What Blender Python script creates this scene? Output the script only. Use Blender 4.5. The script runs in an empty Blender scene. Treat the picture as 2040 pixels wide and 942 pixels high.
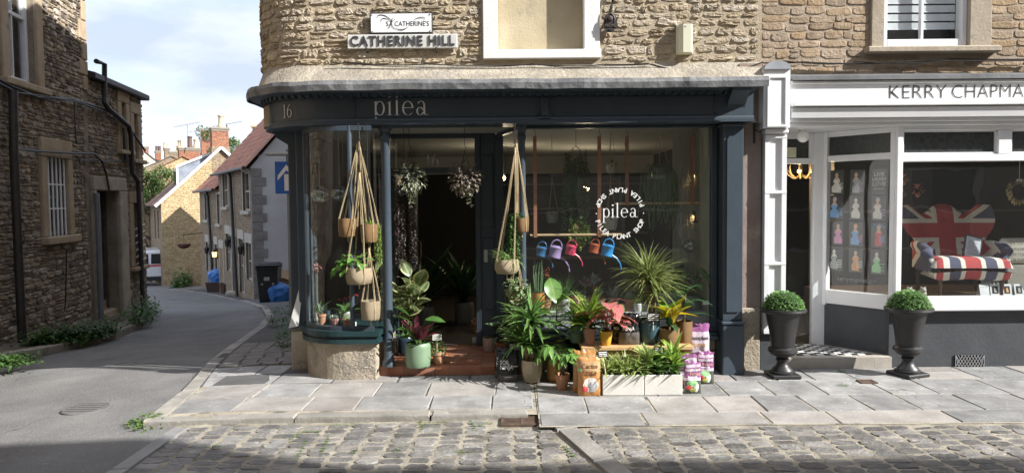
import bpy, bmesh, math, random
from mathutils import Vector, Matrix, Euler, noise
rnd = random.Random(11)
S = bpy.context.scene
COL = S.collection
rad = math.radians
V = Vector

# ------------------------------------------------------------ camera
FPX = 1460.0
CAM = V((0, -7.3, 1.7))
CAMR = Matrix.Rotation(rad(90 - 2.78), 3, 'X') @ Matrix.Rotation(rad(-0.5), 3, 'Z')
cd = bpy.data.cameras.new('camera')
cd.sensor_width = 36
cd.lens = 36 * FPX / 2040
cd.clip_end = 2000
cam = bpy.data.objects.new('camera', cd)
COL.objects.link(cam)
cam.matrix_world = Matrix.Translation(CAM) @ CAMR.to_4x4()
S.camera = cam

# ------------------------------------------------------------ sky and sun
SUN_AZ, SUN_EL = 67.0, 34.5            # degrees from the facade's normal towards +x; elevation
sv = V((math.sin(rad(SUN_AZ)) * math.cos(rad(SUN_EL)), -math.cos(rad(SUN_AZ)) * math.cos(rad(SUN_EL)), math.sin(rad(SUN_EL))))
w = bpy.data.worlds.new('World')
S.world = w
w.use_nodes = True
nt = w.node_tree
nt.nodes.clear()
out = nt.nodes.new('ShaderNodeOutputWorld')
bg = nt.nodes.new('ShaderNodeBackground')
sky = nt.nodes.new('ShaderNodeTexSky')
sky.sky_type = 'NISHITA'
sky.sun_disc = False
sky.sun_elevation = rad(SUN_EL)
sky.sun_rotation = math.atan2(sv.x, sv.y)
sky.air_density = 1.0
sky.dust_density = 1.0
tc = nt.nodes.new('ShaderNodeTexCoord')
mp = nt.nodes.new('ShaderNodeMapping')
mp.inputs['Scale'].default_value = (1.0, 1.0, 2.6)
nz = nt.nodes.new('ShaderNodeTexNoise')
nz.inputs['Scale'].default_value = 2.3
nz.inputs['Detail'].default_value = 9
nz.inputs['Roughness'].default_value = 0.56
cr = nt.nodes.new('ShaderNodeValToRGB')
cr.color_ramp.elements[0].position = 0.34
cr.color_ramp.elements[0].color = (0.25, 0.25, 0.25, 1)
cr.color_ramp.elements[1].position = 0.52
cr.color_ramp.elements[1].color = (0.96, 0.96, 0.96, 1)
nz2 = nt.nodes.new('ShaderNodeTexNoise')
nz2.inputs['Scale'].default_value = 3.2
nz2.inputs['Detail'].default_value = 7
cr2 = nt.nodes.new('ShaderNodeValToRGB')
cr2.color_ramp.elements[0].position = 0.40
cr2.color_ramp.elements[0].color = (3.3, 3.75, 4.8, 1)
cr2.color_ramp.elements[1].position = 0.58
cr2.color_ramp.elements[1].color = (5.4, 5.7, 6.5, 1)
mx = nt.nodes.new('ShaderNodeMix')
mx.data_type = 'RGBA'
L = nt.links.new
L(tc.outputs['Generated'], mp.inputs[0])
L(mp.outputs[0], nz.inputs['Vector'])
L(mp.outputs[0], nz2.inputs['Vector'])
L(nz.outputs['Fac'], cr.inputs[0])
L(nz2.outputs['Fac'], cr2.inputs[0])
L(cr.outputs[0], mx.inputs[0])
L(sky.outputs[0], mx.inputs[6])
L(cr2.outputs[0], mx.inputs[7])
L(mx.outputs[2], bg.inputs[0])
bg.inputs[1].default_value = 0.082
L(bg.outputs[0], out.inputs[0])
sl = bpy.data.lights.new('sun', 'SUN')
sl.energy = 3.7
sl.angle = rad(0.53)
sl.color = (1.0, 0.97, 0.92)
sun = bpy.data.objects.new('sun', sl)
COL.objects.link(sun)
sun.location = (20, -12, 20)
sun.rotation_euler = sv.to_track_quat('Z', 'Y').to_euler()
S.view_settings.view_transform = 'Standard'
S.view_settings.look = 'None'
S.view_settings.gamma = 1
S.view_settings.use_curve_mapping = False
S.view_settings.exposure = 1.42
S.cycles.max_bounces = 8
S.cycles.transparent_max_bounces = 16
S.cycles.caustics_reflective = False
S.cycles.caustics_refractive = False

# ------------------------------------------------------------ pixels to places
def ray(px, py):
    return CAMR @ V(((px - 1020) / FPX, -(py - 471) / FPX, -1))
def P(px, py, y):                       # on the plane y = const
    d = ray(px, py)
    return CAM + d * ((y - CAM.y) / d.y)
def H(px, py, z):                       # on the level z = const
    d = ray(px, py)
    return CAM + d * ((z - CAM.z) / d.z)
def Zp(px, py, y): return P(px, py, y).z
def Xp(px, py, y): return P(px, py, y).x

def gz(x, y):                           # pavement level
    a = -0.05 * min(max(-2.5 - x, 0), 7)
    b = -0.05 * min(max(y - 1, 0), 7) - 0.096 * min(max(y - 8, 0), 9.7) - 0.075 * min(max(y - 17.7, 0), 25)
    return a + b
def kerb_h(x):                          # drop from pavement to carriageway
    t = min(max((x - 0.15) / 0.5, 0), 1)
    return 0.05 * (1 - t) + 0.014 * t
def rl(x, y): return gz(x, y) - kerb_h(x)
def G(px, py, off=0.0, fn=gz):          # on the ground
    d = ray(px, py)
    t, st = 2.0, 0.02
    while t < 200:
        p = CAM + d * t
        if p.z <= fn(p.x, p.y) + off:
            return V((p.x, p.y, fn(p.x, p.y) + off))
        t += st
        st = min(0.1, st * 1.01)
    return CAM + d * 200

# ------------------------------------------------------------ materials
MATS = {}
def newmat(name):
    m = bpy.data.materials.new(name)
    m.use_nodes = True
    MATS[name] = m
    return m, m.node_tree, m.node_tree.nodes, m.node_tree.nodes['Principled BSDF']
def c4(c): return (c[0], c[1], c[2], 1)
def mat(name, col, rough=0.7, col2=None, scale=6, detail=6, bump=0.0, bscale=60, rand=0.0, metal=0, contrast=(0.35, 0.65), spots=None, coat=0, spec=None):
    if name in MATS: return MATS[name]
    m, t, n, b = newmat(name)
    l = t.links.new
    geo = n.new('ShaderNodeNewGeometry')
    nz = n.new('ShaderNodeTexNoise')
    nz.inputs['Scale'].default_value = scale
    nz.inputs['Detail'].default_value = detail
    nz.inputs['Roughness'].default_value = 0.6
    l(geo.outputs['Position'], nz.inputs['Vector'])
    if col2 is None: col2 = tuple(min(1, c * 1.22) for c in col)
    rp = n.new('ShaderNodeValToRGB')
    rp.color_ramp.elements[0].position = contrast[0]
    rp.color_ramp.elements[1].position = contrast[1]
    rp.color_ramp.elements[0].color = c4(col)
    rp.color_ramp.elements[1].color = c4(col2)
    l(nz.outputs['Fac'], rp.inputs[0])
    cur = rp.outputs[0]
    if spots:                            # (colour, scale, low, high)
        sc, ss, lo, hi = spots
        n3 = n.new('ShaderNodeTexNoise')
        n3.inputs['Scale'].default_value = ss
        n3.inputs['Detail'].default_value = 8
        n3.inputs['Roughness'].default_value = 0.7
        l(geo.outputs['Position'], n3.inputs['Vector'])
        mr = n.new('ShaderNodeMapRange')
        mr.inputs['From Min'].default_value = lo
        mr.inputs['From Max'].default_value = hi
        l(n3.outputs['Fac'], mr.inputs['Value'])
        mm = n.new('ShaderNodeMix')
        mm.data_type = 'RGBA'
        l(mr.outputs[0], mm.inputs[0])
        l(cur, mm.inputs[6])
        mm.inputs[7].default_value = c4(sc)
        cur = mm.outputs[2]
    if rand:
        oi = n.new('ShaderNodeObjectInfo')
        mr = n.new('ShaderNodeMapRange')
        mr.inputs['To Min'].default_value = 1 - rand
        mr.inputs['To Max'].default_value = 1 + rand
        l(oi.outputs['Random'], mr.inputs['Value'])
        hs = n.new('ShaderNodeHueSaturation')
        l(mr.outputs[0], hs.inputs['Value'])
        ml = n.new('ShaderNodeMath'); ml.operation = 'MULTIPLY'; ml.inputs[1].default_value = 7.13
        fr = n.new('ShaderNodeMath'); fr.operation = 'FRACT'
        l(oi.outputs['Random'], ml.inputs[0]); l(ml.outputs[0], fr.inputs[0])
        mr2 = n.new('ShaderNodeMapRange')
        mr2.inputs['To Min'].default_value = 1 - rand * 1.1
        mr2.inputs['To Max'].default_value = 1 + rand * 0.7
        l(fr.outputs[0], mr2.inputs['Value'])
        l(mr2.outputs[0], hs.inputs['Saturation'])
        l(cur, hs.inputs['Color'])
        cur = hs.outputs[0]
    l(cur, b.inputs['Base Color'])
    b.inputs['Roughness'].default_value = rough
    b.inputs['Metallic'].default_value = metal
    if spec is not None: b.inputs['Specular IOR Level'].default_value = spec
    if coat: b.inputs['Coat Weight'].default_value = coat
    if bump:
        n2 = n.new('ShaderNodeTexNoise')
        n2.inputs['Scale'].default_value = bscale
        n2.inputs['Detail'].default_value = 7
        n2.inputs['Roughness'].default_value = 0.65
        l(geo.outputs['Position'], n2.inputs['Vector'])
        bp = n.new('ShaderNodeBump')
        bp.inputs['Strength'].default_value = 1.0
        bp.inputs['Distance'].default_value = bump
        l(n2.outputs['Fac'], bp.inputs['Height'])
        l(bp.outputs[0], b.inputs['Normal'])
    return m
def leafmat(name, col, edge=None, mid=None, ew=0.16, patt=0.0, patcol=None, rough=0.4, trans=0.36, stripes=None):
    """leaf: u across (0..1), v along; edge = margin colour, mid = midrib colour, patt = patchy variegation, stripes = (count, colour)"""
    if name in MATS: return MATS[name]
    m, t, n, b = newmat(name)
    l = t.links.new
    uv = n.new('ShaderNodeUVMap')
    sp = n.new('ShaderNodeSeparateXYZ')
    l(uv.outputs[0], sp.inputs[0])
    ab = n.new('ShaderNodeMath'); ab.operation = 'SUBTRACT'; ab.inputs[1].default_value = 0.5
    l(sp.outputs[0], ab.inputs[0])
    a2 = n.new('ShaderNodeMath'); a2.operation = 'ABSOLUTE'
    l(ab.outputs[0], a2.inputs[0])
    geo = n.new('ShaderNodeNewGeometry')
    nz = n.new('ShaderNodeTexNoise'); nz.inputs['Scale'].default_value = 38; nz.inputs['Detail'].default_value = 4
    l(geo.outputs['Position'], nz.inputs['Vector'])
    base = n.new('ShaderNodeMix'); base.data_type = 'RGBA'
    base.inputs[6].default_value = c4([c * 0.85 for c in col])
    base.inputs[7].default_value = c4([min(1, c * 2.0) for c in col])
    l(nz.outputs['Fac'], base.inputs[0])
    cur = base.outputs[2]
    def blend(fac, c):
        nonlocal cur
        x = n.new('ShaderNodeMix'); x.data_type = 'RGBA'
        l(fac, x.inputs[0]); l(cur, x.inputs[6]); x.inputs[7].default_value = c4(c)
        cur = x.outputs[2]
    def ramp(src, lo, hi):
        r = n.new('ShaderNodeMapRange'); r.interpolation_type = 'SMOOTHSTEP'
        r.inputs['From Min'].default_value = lo; r.inputs['From Max'].default_value = hi
        l(src, r.inputs['Value'])
        return r.outputs[0]
    if patt:
        n2 = n.new('ShaderNodeTexNoise'); n2.inputs['Scale'].default_value = 24; n2.inputs['Detail'].default_value = 3
        l(geo.outputs['Position'], n2.inputs['Vector'])
        blend(ramp(n2.outputs['Fac'], 0.56 - patt, 0.62 - patt), patcol)
    if stripes:
        wv = n.new('ShaderNodeMath'); wv.operation = 'MULTIPLY_ADD'
        wv.inputs[1].default_value = stripes[0] * 6.283
        l(sp.outputs[1], wv.inputs[0])
        am = n.new('ShaderNodeMath'); am.operation = 'MULTIPLY'; am.inputs[1].default_value = -9
        l(a2.outputs[0], am.inputs[0]); l(am.outputs[0], wv.inputs[2])
        sn = n.new('ShaderNodeMath'); sn.operation = 'SINE'
        l(wv.outputs[0], sn.inputs[0])
        blend(ramp(sn.outputs[0], 0.0, 0.5), stripes[1])
    if edge: blend(ramp(a2.outputs[0], 0.5 - ew - 0.04, 0.5 - ew + 0.03), edge)
    if mid:
        r = n.new('ShaderNodeMapRange'); r.inputs['From Min'].default_value = 0.082; r.inputs['From Max'].default_value = 0.03
        l(a2.outputs[0], r.inputs['Value'])
        blend(r.outputs[0], mid)
    l(cur, b.inputs['Base Color'])
    b.inputs['Roughness'].default_value = rough
    tr = n.new('ShaderNodeBsdfTranslucent')
    l(cur, tr.inputs['Color'])
    ms = n.new('ShaderNodeMixShader'); ms.inputs[0].default_value = trans
    l(b.outputs[0], ms.inputs[1]); l(tr.outputs[0], ms.inputs[2])
    l(ms.outputs[0], n['Material Output'].inputs['Surface'])
    return m
def glassmat(name, tint=(0.93, 0.96, 0.95), refl=0.06, veil=0.0):
    if name in MATS: return MATS[name]
    m, t, n, b = newmat(name)
    l = t.links.new
    n.remove(b)
    tr = n.new('ShaderNodeBsdfTransparent'); tr.inputs[0].default_value = c4(tint)
    gl = n.new('ShaderNodeBsdfGlossy'); gl.inputs['Roughness'].default_value = 0.01; gl.inputs[0].default_value = (1, 1, 1, 1)
    lw = n.new('ShaderNodeLayerWeight'); lw.inputs[0].default_value = 0.5
    pw = n.new('ShaderNodeMath'); pw.operation = 'POWER'; pw.inputs[1].default_value = 4.0
    l(lw.outputs['Facing'], pw.inputs[0])
    ma = n.new('ShaderNodeMath'); ma.operation = 'MULTIPLY_ADD'; ma.inputs[1].default_value = 0.9 - refl; ma.inputs[2].default_value = refl
    l(pw.outputs[0], ma.inputs[0])
    geo = n.new('ShaderNodeNewGeometry')
    nz = n.new('ShaderNodeTexNoise'); nz.inputs['Scale'].default_value = 1.6; nz.inputs['Detail'].default_value = 2
    l(geo.outputs['Position'], nz.inputs['Vector'])
    bp = n.new('ShaderNodeBump'); bp.inputs['Distance'].default_value = 0.004
    l(nz.outputs['Fac'], bp.inputs['Height']); l(bp.outputs[0], gl.inputs['Normal'])
    ms = n.new('ShaderNodeMixShader')
    l(ma.outputs[0], ms.inputs[0]); l(tr.outputs[0], ms.inputs[1]); l(gl.outputs[0], ms.inputs[2])
    res = ms.outputs[0]
    if veil:  # pale diffuse layer put over the pane as a veil of haze
        df = n.new('ShaderNodeBsdfDiffuse'); df.inputs[0].default_value = (0.75, 0.75, 0.72, 1)
        m2 = n.new('ShaderNodeMixShader'); m2.inputs[0].default_value = veil
        l(res, m2.inputs[1]); l(df.outputs[0], m2.inputs[2]); res = m2.outputs[0]
    l(res, n['Material Output'].inputs['Surface'])
    return m
def emit(name, col, st):
    if name in MATS: return MATS[name]
    m, t, n, b = newmat(name)
    b.inputs['Base Color'].default_value = c4(col)
    b.inputs['Emission Color'].default_value = c4(col)
    b.inputs['Emission Strength'].default_value = st
    return m

# ------------------------------------------------------------ mesh builder
class MB:
    def __init__(s, T=None):
        s.v, s.f, s.mi, s.uv, s.T = [], [], [], [], T
    def vert(s, p):
        s.v.append(tuple(s.T @ V(p)) if s.T else tuple(p))
        return len(s.v) - 1
    def face(s, idx, m=0, uv=None):
        s.f.append(tuple(idx)); s.mi.append(m); s.uv.append(uv)
    def poly(s, pts, m=0, uv=None):
        s.face([s.vert(p) for p in pts], m, uv)
    def hexa(s, a, m=0):                 # 8 corners: bottom 4 ccw, top 4
        i = [s.vert(p) for p in a]
        for q in ((3, 2, 1, 0), (4, 5, 6, 7), (0, 1, 5, 4), (1, 2, 6, 5), (2, 3, 7, 6), (3, 0, 4, 7)):
            s.face([i[k] for k in q], m)
    def box(s, x0, x1, y0, y1, z0, z1, m=0):
        s.hexa([(x0, y0, z0), (x1, y0, z0), (x1, y1, z0), (x0, y1, z0), (x0, y0, z1), (x1, y0, z1), (x1, y1, z1), (x0, y1, z1)], m)
    def bbox(s, x0, x1, y0, y1, z0, z1, b=0.006, m=0):   # box with chamfered edges
        xs = (x0, x0 + b, x1 - b, x1); ys = (y0, y0 + b, y1 - b, y1); zs = (z0, z0 + b, z1 - b, z1)
        bm = bmesh.new()
        vs = []
        for i in (0, 3):
            for j in (0, 3):
                for k in (0, 3):
                    ii, jj, kk = (1 if i == 0 else 2), (1 if j == 0 else 2), (1 if k == 0 else 2)
                    vs += [bm.verts.new((xs[i], ys[jj], zs[kk])), bm.verts.new((xs[ii], ys[j], zs[kk])), bm.verts.new((xs[ii], ys[jj], zs[k]))]
        r = bmesh.ops.convex_hull(bm, input=bm.verts)
        s.addbm(bm, m)
    def addbm(s, bm, m=0):
        o = len(s.v)
        bm.verts.index_update()
        for v in bm.verts: s.vert(v.co)
        for f in bm.faces: s.face([o + v.index for v in f.verts], m)
        bm.free()
    def strip(s, rows, m=0, closed=False, uv=False):     # rows of equal length -> quads
        ids = [[s.vert(p) for p in r] for r in rows]
        n = len(rows[0])
        for i in range(len(ids) - 1):
            for j in range(n if closed else n - 1):
                k = (j + 1) % n
                u = None
                if uv:
                    a, b_ = j / (n - 1), (j + 1) / (n - 1)
                    t0, t1 = i / (len(ids) - 1), (i + 1) / (len(ids) - 1)
                    u = [(a, t0), (b_, t0), (b_, t1), (a, t1)]
                s.face((ids[i][j], ids[i][k], ids[i + 1][k], ids[i + 1][j]), m, u)
        return ids
    def lathe(s, prof, n=20, c=(0, 0, 0), m=0, rot=None, squash=1.0):
        c = V(c)
        rows = []
        for r, z in prof:
            row = []
            for i in range(n):
                a = 2 * math.pi * i / n
                p = V((r * math.cos(a), r * squash * math.sin(a), z))
                if rot: p = rot @ p
                row.append(c + p)
            rows.append(row)
        return s.strip(rows, m, True)
    def tube(s, path, r, n=6, m=0, caps=True):
        path = [V(p) for p in path]
        rs = r if isinstance(r, (list, tuple)) else [r] * len(path)
        rows = []
        up = V((0.13, 0.21, 0.97))
        for i, p in enumerate(path):
            d = (path[min(i + 1, len(path) - 1)] - path[max(i - 1, 0)])
            if d.length < 1e-9: d = V((0, 0, 1))
            d.normalize()
            a = d.cross(up)
            if a.length < 0.1: a = d.cross(V((1, 0, 0)))
            a.normalize(); b = d.cross(a)
            up = b.cross(d) * 1.0 if False else up
            rows.append([p + (a * math.cos(2 * math.pi * k / n) + b * math.sin(2 * math.pi * k / n)) * rs[i] for k in range(n)])
        ids = s.strip(rows, m, True)
        if caps:
            s.face(ids[0][::-1], m); s.face(ids[-1], m)
    def bar(s, a, b, w, h, m=0, up=(0, 0, 1)):             # straight rectangular bar
        a, b = V(a), V(b)
        d = (b - a).normalized()
        x = d.cross(V(up))
        if x.length < 0.05: x = d.cross(V((0, 1, 0)))
        x.normalize(); y = x.cross(d)
        x *= w / 2; y *= h / 2
        s.hexa([a - x - y, a + x - y, a + x + y, a - x + y, b - x - y, b + x - y, b + x + y, b - x + y], m)
    def prism(s, pts, y0, y1, m=0):                         # outline in x,z pushed along y
        a = [s.vert((p[0], y0, p[1])) for p in pts]
        b = [s.vert((p[0], y1, p[1])) for p in pts]
        n = len(pts)
        s.face(a, m); s.face(b[::-1], m)
        for i in range(n): s.face((a[i], b[i], b[(i + 1) % n], a[(i + 1) % n]), m)
    def prismz(s, pts, z0, z1, m=0, top=None):
        a = [s.vert((p[0], p[1], z0)) for p in pts]
        b = [s.vert((p[0], p[1], z1)) for p in pts]
        n = len(pts)
        s.face(a[::-1], m); s.face(b, m if top is None else top)
        for i in range(n): s.face((a[i], a[(i + 1) % n], b[(i + 1) % n], b[i]), m)
    def sphere(s, c, r, n=10, k=7, m=0, sz=1.0):
        s.lathe([(max(1e-4, r * math.sin(math.pi * i / k)), -r * sz * math.cos(math.pi * i / k)) for i in range(k + 1)], n, c, m)
    def leaf(s, base, d, L, W, droop=0.5, n=4, shape='oval', fold=0.15, m=0, roll=0.0, wave=0.0):
        p = V(base); d = V(d).normalized()
        side = d.cross(V((0, 0, 1)))
        if side.length < 0.05: side = V((1, 0, 0))
        side.normalize()
        if roll: side = Matrix.Rotation(roll, 3, d) @ side
        ids = []
        for i in range(n + 1):
            t = i / n
            if shape == 'oval': wd = W * math.sin(math.pi * min(1, (t * 0.94 + 0.04)) ** 0.85)
            elif shape == 'blade': wd = W * min(1, 0.55 + t * 1.8) * (1 - t ** 2.2) + 0.0006
            elif shape == 'heart': wd = W * (math.sin(math.pi * min(1, 0.3 + t * 0.7)) ** 0.9) + 0.0005
            elif shape == 'obov': wd = W * math.sin(math.pi * min(1, (t * 0.93 + 0.05)) ** 1.35)
            else: wd = W
            nrm = side.cross(d)
            wv = nrm * (wave * math.sin(t * 12) * W)
            ids.append((s.vert(p - side * wd / 2 + nrm * wd * fold + wv), s.vert(p), s.vert(p + side * wd / 2 + nrm * wd * fold - wv)))
            d = (Matrix.Rotation(-droop / n, 3, side) @ d)
            p = p + d * (L / n)
        for i in range(n):
            a, b = ids[i], ids[i + 1]
            t0, t1 = i / n, (i + 1) / n
            s.face((a[0], a[1], b[1], b[0]), m, [(0, t0), (.5, t0), (.5, t1), (0, t1)])
            s.face((a[1], a[2], b[2], b[1]), m, [(.5, t0), (1, t0), (1, t1), (.5, t1)])
    def mesh(s, name, mats, smooth=False, recalc=True):
        me = bpy.data.meshes.new(name)
        me.from_pydata(s.v, [], s.f)
        if not isinstance(mats, (list, tuple)): mats = [mats]
        for m in mats: me.materials.append(m)
        me.polygons.foreach_set('material_index', s.mi)
        if any(s.uv):
            ul = me.uv_layers.new(name='UVMap')
            k = 0
            for f, u in zip(s.f, s.uv):
                for j in range(len(f)):
                    if u: ul.data[k].uv = u[j]
                    k += 1
        me.update()
        if recalc:
            bm = bmesh.new(); bm.from_mesh(me)
            bmesh.ops.recalc_face_normals(bm, faces=bm.faces)
            bm.to_mesh(me); bm.free()
        if smooth:
            me.polygons.foreach_set('use_smooth', [True] * len(me.polygons))
            try: me.set_sharp_from_angle(angle=rad(40))
            except Exception: pass
        return me
    def build(s, name, mats, parent=None, smooth=False, recalc=True, kind=None):
        o = bpy.data.objects.new(name, s.mesh(name, mats, smooth, recalc))
        COL.objects.link(o)
        put(o, parent)
        if kind: o['kind'] = kind
        return o
WLOC = {}                               # roots built in world coordinates: name -> True
def put(o, parent):
    if parent is None: return
    o.parent = parent
    if parent.name in WLOC:
        o.matrix_parent_inverse = Matrix.Translation(-parent.location)
def tag(o, label, cat, group=None):
    o['label'] = label; o['category'] = cat
    if group: o['group'] = group
    return o
def thing(name, label, cat, loc=(0, 0, 0), rz=0.0, group=None, world=False, tilt=None):
    o = bpy.data.objects.new(name, None)
    o.empty_display_size = 0.1
    COL.objects.link(o)
    o.location = loc
    o.rotation_euler = tilt if tilt else (0, 0, rz)
    if world: WLOC[o.name] = True
    return tag(o, label, cat, group)
def inst(name, me, parent, loc=(0, 0, 0), rot=(0, 0, 0), sc=(1, 1, 1)):
    o = bpy.data.objects.new(name, me)
    COL.objects.link(o)
    put(o, parent)
    o.location = loc; o.rotation_euler = rot; o.scale = sc
    return o
def text_mb(mb, txt, size, M4, m=0, align='CENTER', sx=1.0, ext=0.0, bold=0.0, sp=1.0):
    cu = bpy.data.curves.new('t', 'FONT')
    cu.body = txt; cu.size = size; cu.align_x = align; cu.align_y = 'CENTER'; cu.extrude = ext; cu.offset = bold
    cu.resolution_u = 3; cu.space_character = sp
    ob = bpy.data.objects.new('t', cu)
    COL.objects.link(ob)
    dg = bpy.context.evaluated_depsgraph_get()
    me = bpy.data.meshes.new_from_object(ob.evaluated_get(dg))
    o = len(mb.v)
    for v in me.vertices: mb.vert(M4 @ V((v.co.x * sx, v.co.y, v.co.z)))
    for p in me.polygons: mb.face([o + i for i in p.vertices], m)
    bpy.data.objects.remove(ob); bpy.data.curves.remove(cu); bpy.data.meshes.remove(me)
FRONT = Matrix(((1, 0, 0, 0), (0, 0, 1, 0), (0, 1, 0, 0), (0, 0, 0, 1)))   # text's x,y -> world x,z (facing -y)
FRONT = Matrix.Rotation(rad(90), 4, 'X')
def at(p): return Matrix.Translation(V(p)) @ FRONT
def frame(o, t):                        # local x along a wall (to the right seen from outside), y into it, z up
    t = V((t[0], t[1], 0)).normalized()
    yv = V((0, 0, 1)).cross(t)
    return Matrix(((t.x, yv.x, 0, o[0]), (t.y, yv.y, 0, o[1]), (0, 0, 1, o[2] if len(o) > 2 else 0), (0, 0, 0, 1)))
def onframe(T, px, py):                 # pixel -> (x,z) in a wall's frame at y=0
    Ti = T.inverted()
    o = Ti @ CAM; d = Ti.to_3x3() @ ray(px, py)
    k = -o.y / d.y
    return (o.x + d.x * k, o.z + d.z * k)
def holed(mb, u0, u1, v0, v1, holes, depth=0.15, m=0, mr=None, y=0.0):
    """a wall face in a frame with rectangular openings and their reveals"""
    us = sorted({u0, u1} | {min(max(h[k], u0), u1) for h in holes for k in (0, 2)})
    vs = sorted({v0, v1} | {min(max(h[k], v0), v1) for h in holes for k in (1, 3)})
    for i in range(len(us) - 1):
        for j in range(len(vs) - 1):
            cu, cv = (us[i] + us[i + 1]) / 2, (vs[j] + vs[j + 1]) / 2
            if any(h[0] < cu < h[2] and h[1] < cv < h[3] for h in holes): continue
            mb.poly([(us[i], y, vs[j]), (us[i + 1], y, vs[j]), (us[i + 1], y, vs[j + 1]), (us[i], y, vs[j + 1])], m)
    for a, b, c, d in holes:
        q = m if mr is None else mr
        for (p0, p1) in (((a, b), (a, d)), ((a, d), (c, d)), ((c, d), (c, b)), ((c, b), (a, b))):
            mb.poly([(p0[0], y, p0[1]), (p1[0], y, p1[1]), (p1[0], y + depth, p1[1]), (p0[0], y + depth, p0[1])], q)

# ------------------------------------------------------------ stones
def stone_mesh(name, m, seed, n=11, jit=0.09, rough=0.16, flat=False, worn=False):
    r = random.Random(seed)
    mb = MB()
    ang = [2 * math.pi * i / n + r.uniform(-.18, .18) for i in range(n)]
    e = 7.0 if flat else 4.5
    out = []
    for a in ang:
        c, s_ = math.cos(a), math.sin(a)
        k = 0.5 / (abs(c) ** e + abs(s_) ** e) ** (1 / e) * r.uniform(1 - jit, 1 + jit * 0.3)
        out.append((c * k, s_ * k))
    rows = []
    for sc, y in ((1.06, 0.3), (1.0, -0.35), (0.92 if not flat else .955, -0.9), (0.55, -1.0)):
        rows.append([(x * sc, y + (r.uniform(-rough, rough) if y < -.5 else 0), z * sc) for x, z in out])
    ids = mb.strip(rows, 0, True)
    c = mb.vert((r.uniform(-.1, .1), -1.0 + r.uniform(-rough, rough), r.uniform(-.1, .1)))
    for i in range(n): mb.face((ids[-1][i], ids[-1][(i + 1) % n], c))
    return mb.mesh(name, m)
def courses(u0, u1, v0, v1, hr, wr, holes, r, gap=0.012, split=0.18):
    """courses of unequal stones: list of (u, v, w, h)"""
    res = []
    v = v0
    while v < v1 - 0.02:
        h = r.uniform(*hr)
        if v + h > v1: h = v1 - v
        if h < hr[0] * 0.55: break
        bl = sorted((a, c) for a, b, c, d in holes if b < v + h * 0.75 and d > v + h * 0.25)
        free, x = [], u0
        for a, c in bl:
            if a > x: free.append((x, min(a, u1)))
            x = max(x, c)
        if x < u1: free.append((x, u1))
        for a, c in free:
            x = a
            while x < c - 0.02:
                wd = r.uniform(*wr)
                if r.random() < 0.15: wd *= 0.5
                if x + wd > c - wr[0] * 0.6: wd = c - x
                if wd > 0.02:
                    if r.random() < split and h > 0.07:
                        k = r.uniform(.4, .6)
                        for q, hh in ((0, h * k), (h * k, h * (1 - k))):
                            res.append((x + wd / 2, v + q + hh / 2, max(wd - gap, .02), max(hh - gap, .02)))
                    else:
                        dv = r.uniform(-.012, .012)
                        res.append((x + wd / 2, v + h / 2 + dv, max(wd - gap, .02), max(h - gap * r.uniform(.6, 1.6), .02)))
                x += wd
        v += h
    return res
def lay(stones, variants, parent, place, depth, r, name='stone', limit=300, key=None, matr=None):
    """stones as objects sharing a few meshes; past the limit, one joined part"""
    if key: stones = sorted(stones, key=key)
    for (u, v, w_, h) in stones[:limit]:
        loc, rz = place(u, v)
        inst(name, r.choice(variants), parent, loc, (0, r.uniform(-.05, .05), rz), (w_, depth * r.uniform(.6, 1.3), h))
    if len(stones) > limit:
        mb = MB()
        for (u, v, w_, h) in stones[limit:]:
            loc, rz = place(u, v)
            me = r.choice(variants)
            T = Matrix.LocRotScale(V(loc), Euler((0, r.uniform(-.05, .05), rz)), V((w_, depth * r.uniform(.6, 1.3), h)))
            o = len(mb.v)
            k = r.randrange(len(matr)) if matr else 0
            mb.T = T
            for q in me.vertices: mb.vert(q.co)
            for f in me.polygons: mb.face([o + i for i in f.vertices], k)
        mb.T = None
        mb.build(name, matr or variants[0].materials[0], parent, recalc=False, kind='stuff')
# ============================================================ THE GROUND
asph = mat('asphalt', (0.115, 0.114, 0.114), 0.85, (0.21, 0.208, 0.204), 1.3, 14, bump=0.012, bscale=60, contrast=(0.3, 0.7), spots=((0.34, 0.33, 0.31), 42, 0.56, 0.70))
asph2 = mat('asphalt_pavement', (0.075, 0.074, 0.076), 0.9, (0.11, 0.11, 0.11), 2.3, 8, bump=0.006, bscale=90, spots=((0.2, 0.2, 0.19), 60, 0.62, 0.74))
flagm = mat('flagstone', (0.185, 0.183, 0.18), 0.72, (0.32, 0.317, 0.312), 3.4, 9, bump=0.006, bscale=30, rand=0.2, spots=((0.50, 0.49, 0.475), 9, 0.585, 0.72))
flagw = mat('flagstone_worn', (0.24, 0.222, 0.205), 0.75, (0.35, 0.33, 0.31), 3.2, 9, bump=0.006, bscale=35, rand=0.16, spots=((0.52, 0.5, 0.47), 10, 0.60, 0.72))
jointm = mat('joint_sand', (0.28, 0.25, 0.20), 0.95, (0.48, 0.43, 0.34), 7, 8, bump=0.008, bscale=90, spots=((0.11, 0.10, 0.085), 3.5, 0.5, 0.6))
settm = mat('sett_stone', (0.115, 0.11, 0.106), 0.5, (0.215, 0.205, 0.192), 6, 9, bump=0.012, bscale=30, rand=0.36, spots=((0.36, 0.34, 0.30), 7, 0.56, 0.74))
settj = mat('sett_joint', (0.20, 0.18, 0.145), 0.95, (0.40, 0.365, 0.29), 5, 8, bump=0.012, bscale=70, spots=((0.13, 0.12, 0.10), 3, 0.52, 0.62))
kerbm = mat('kerb_stone', (0.20, 0.19, 0.17), 0.75, (0.33, 0.31, 0.28), 3, 8, bump=0.007, bscale=35, rand=0.15, spots=((0.48, 0.46, 0.42), 10, 0.6, 0.72))
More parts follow.
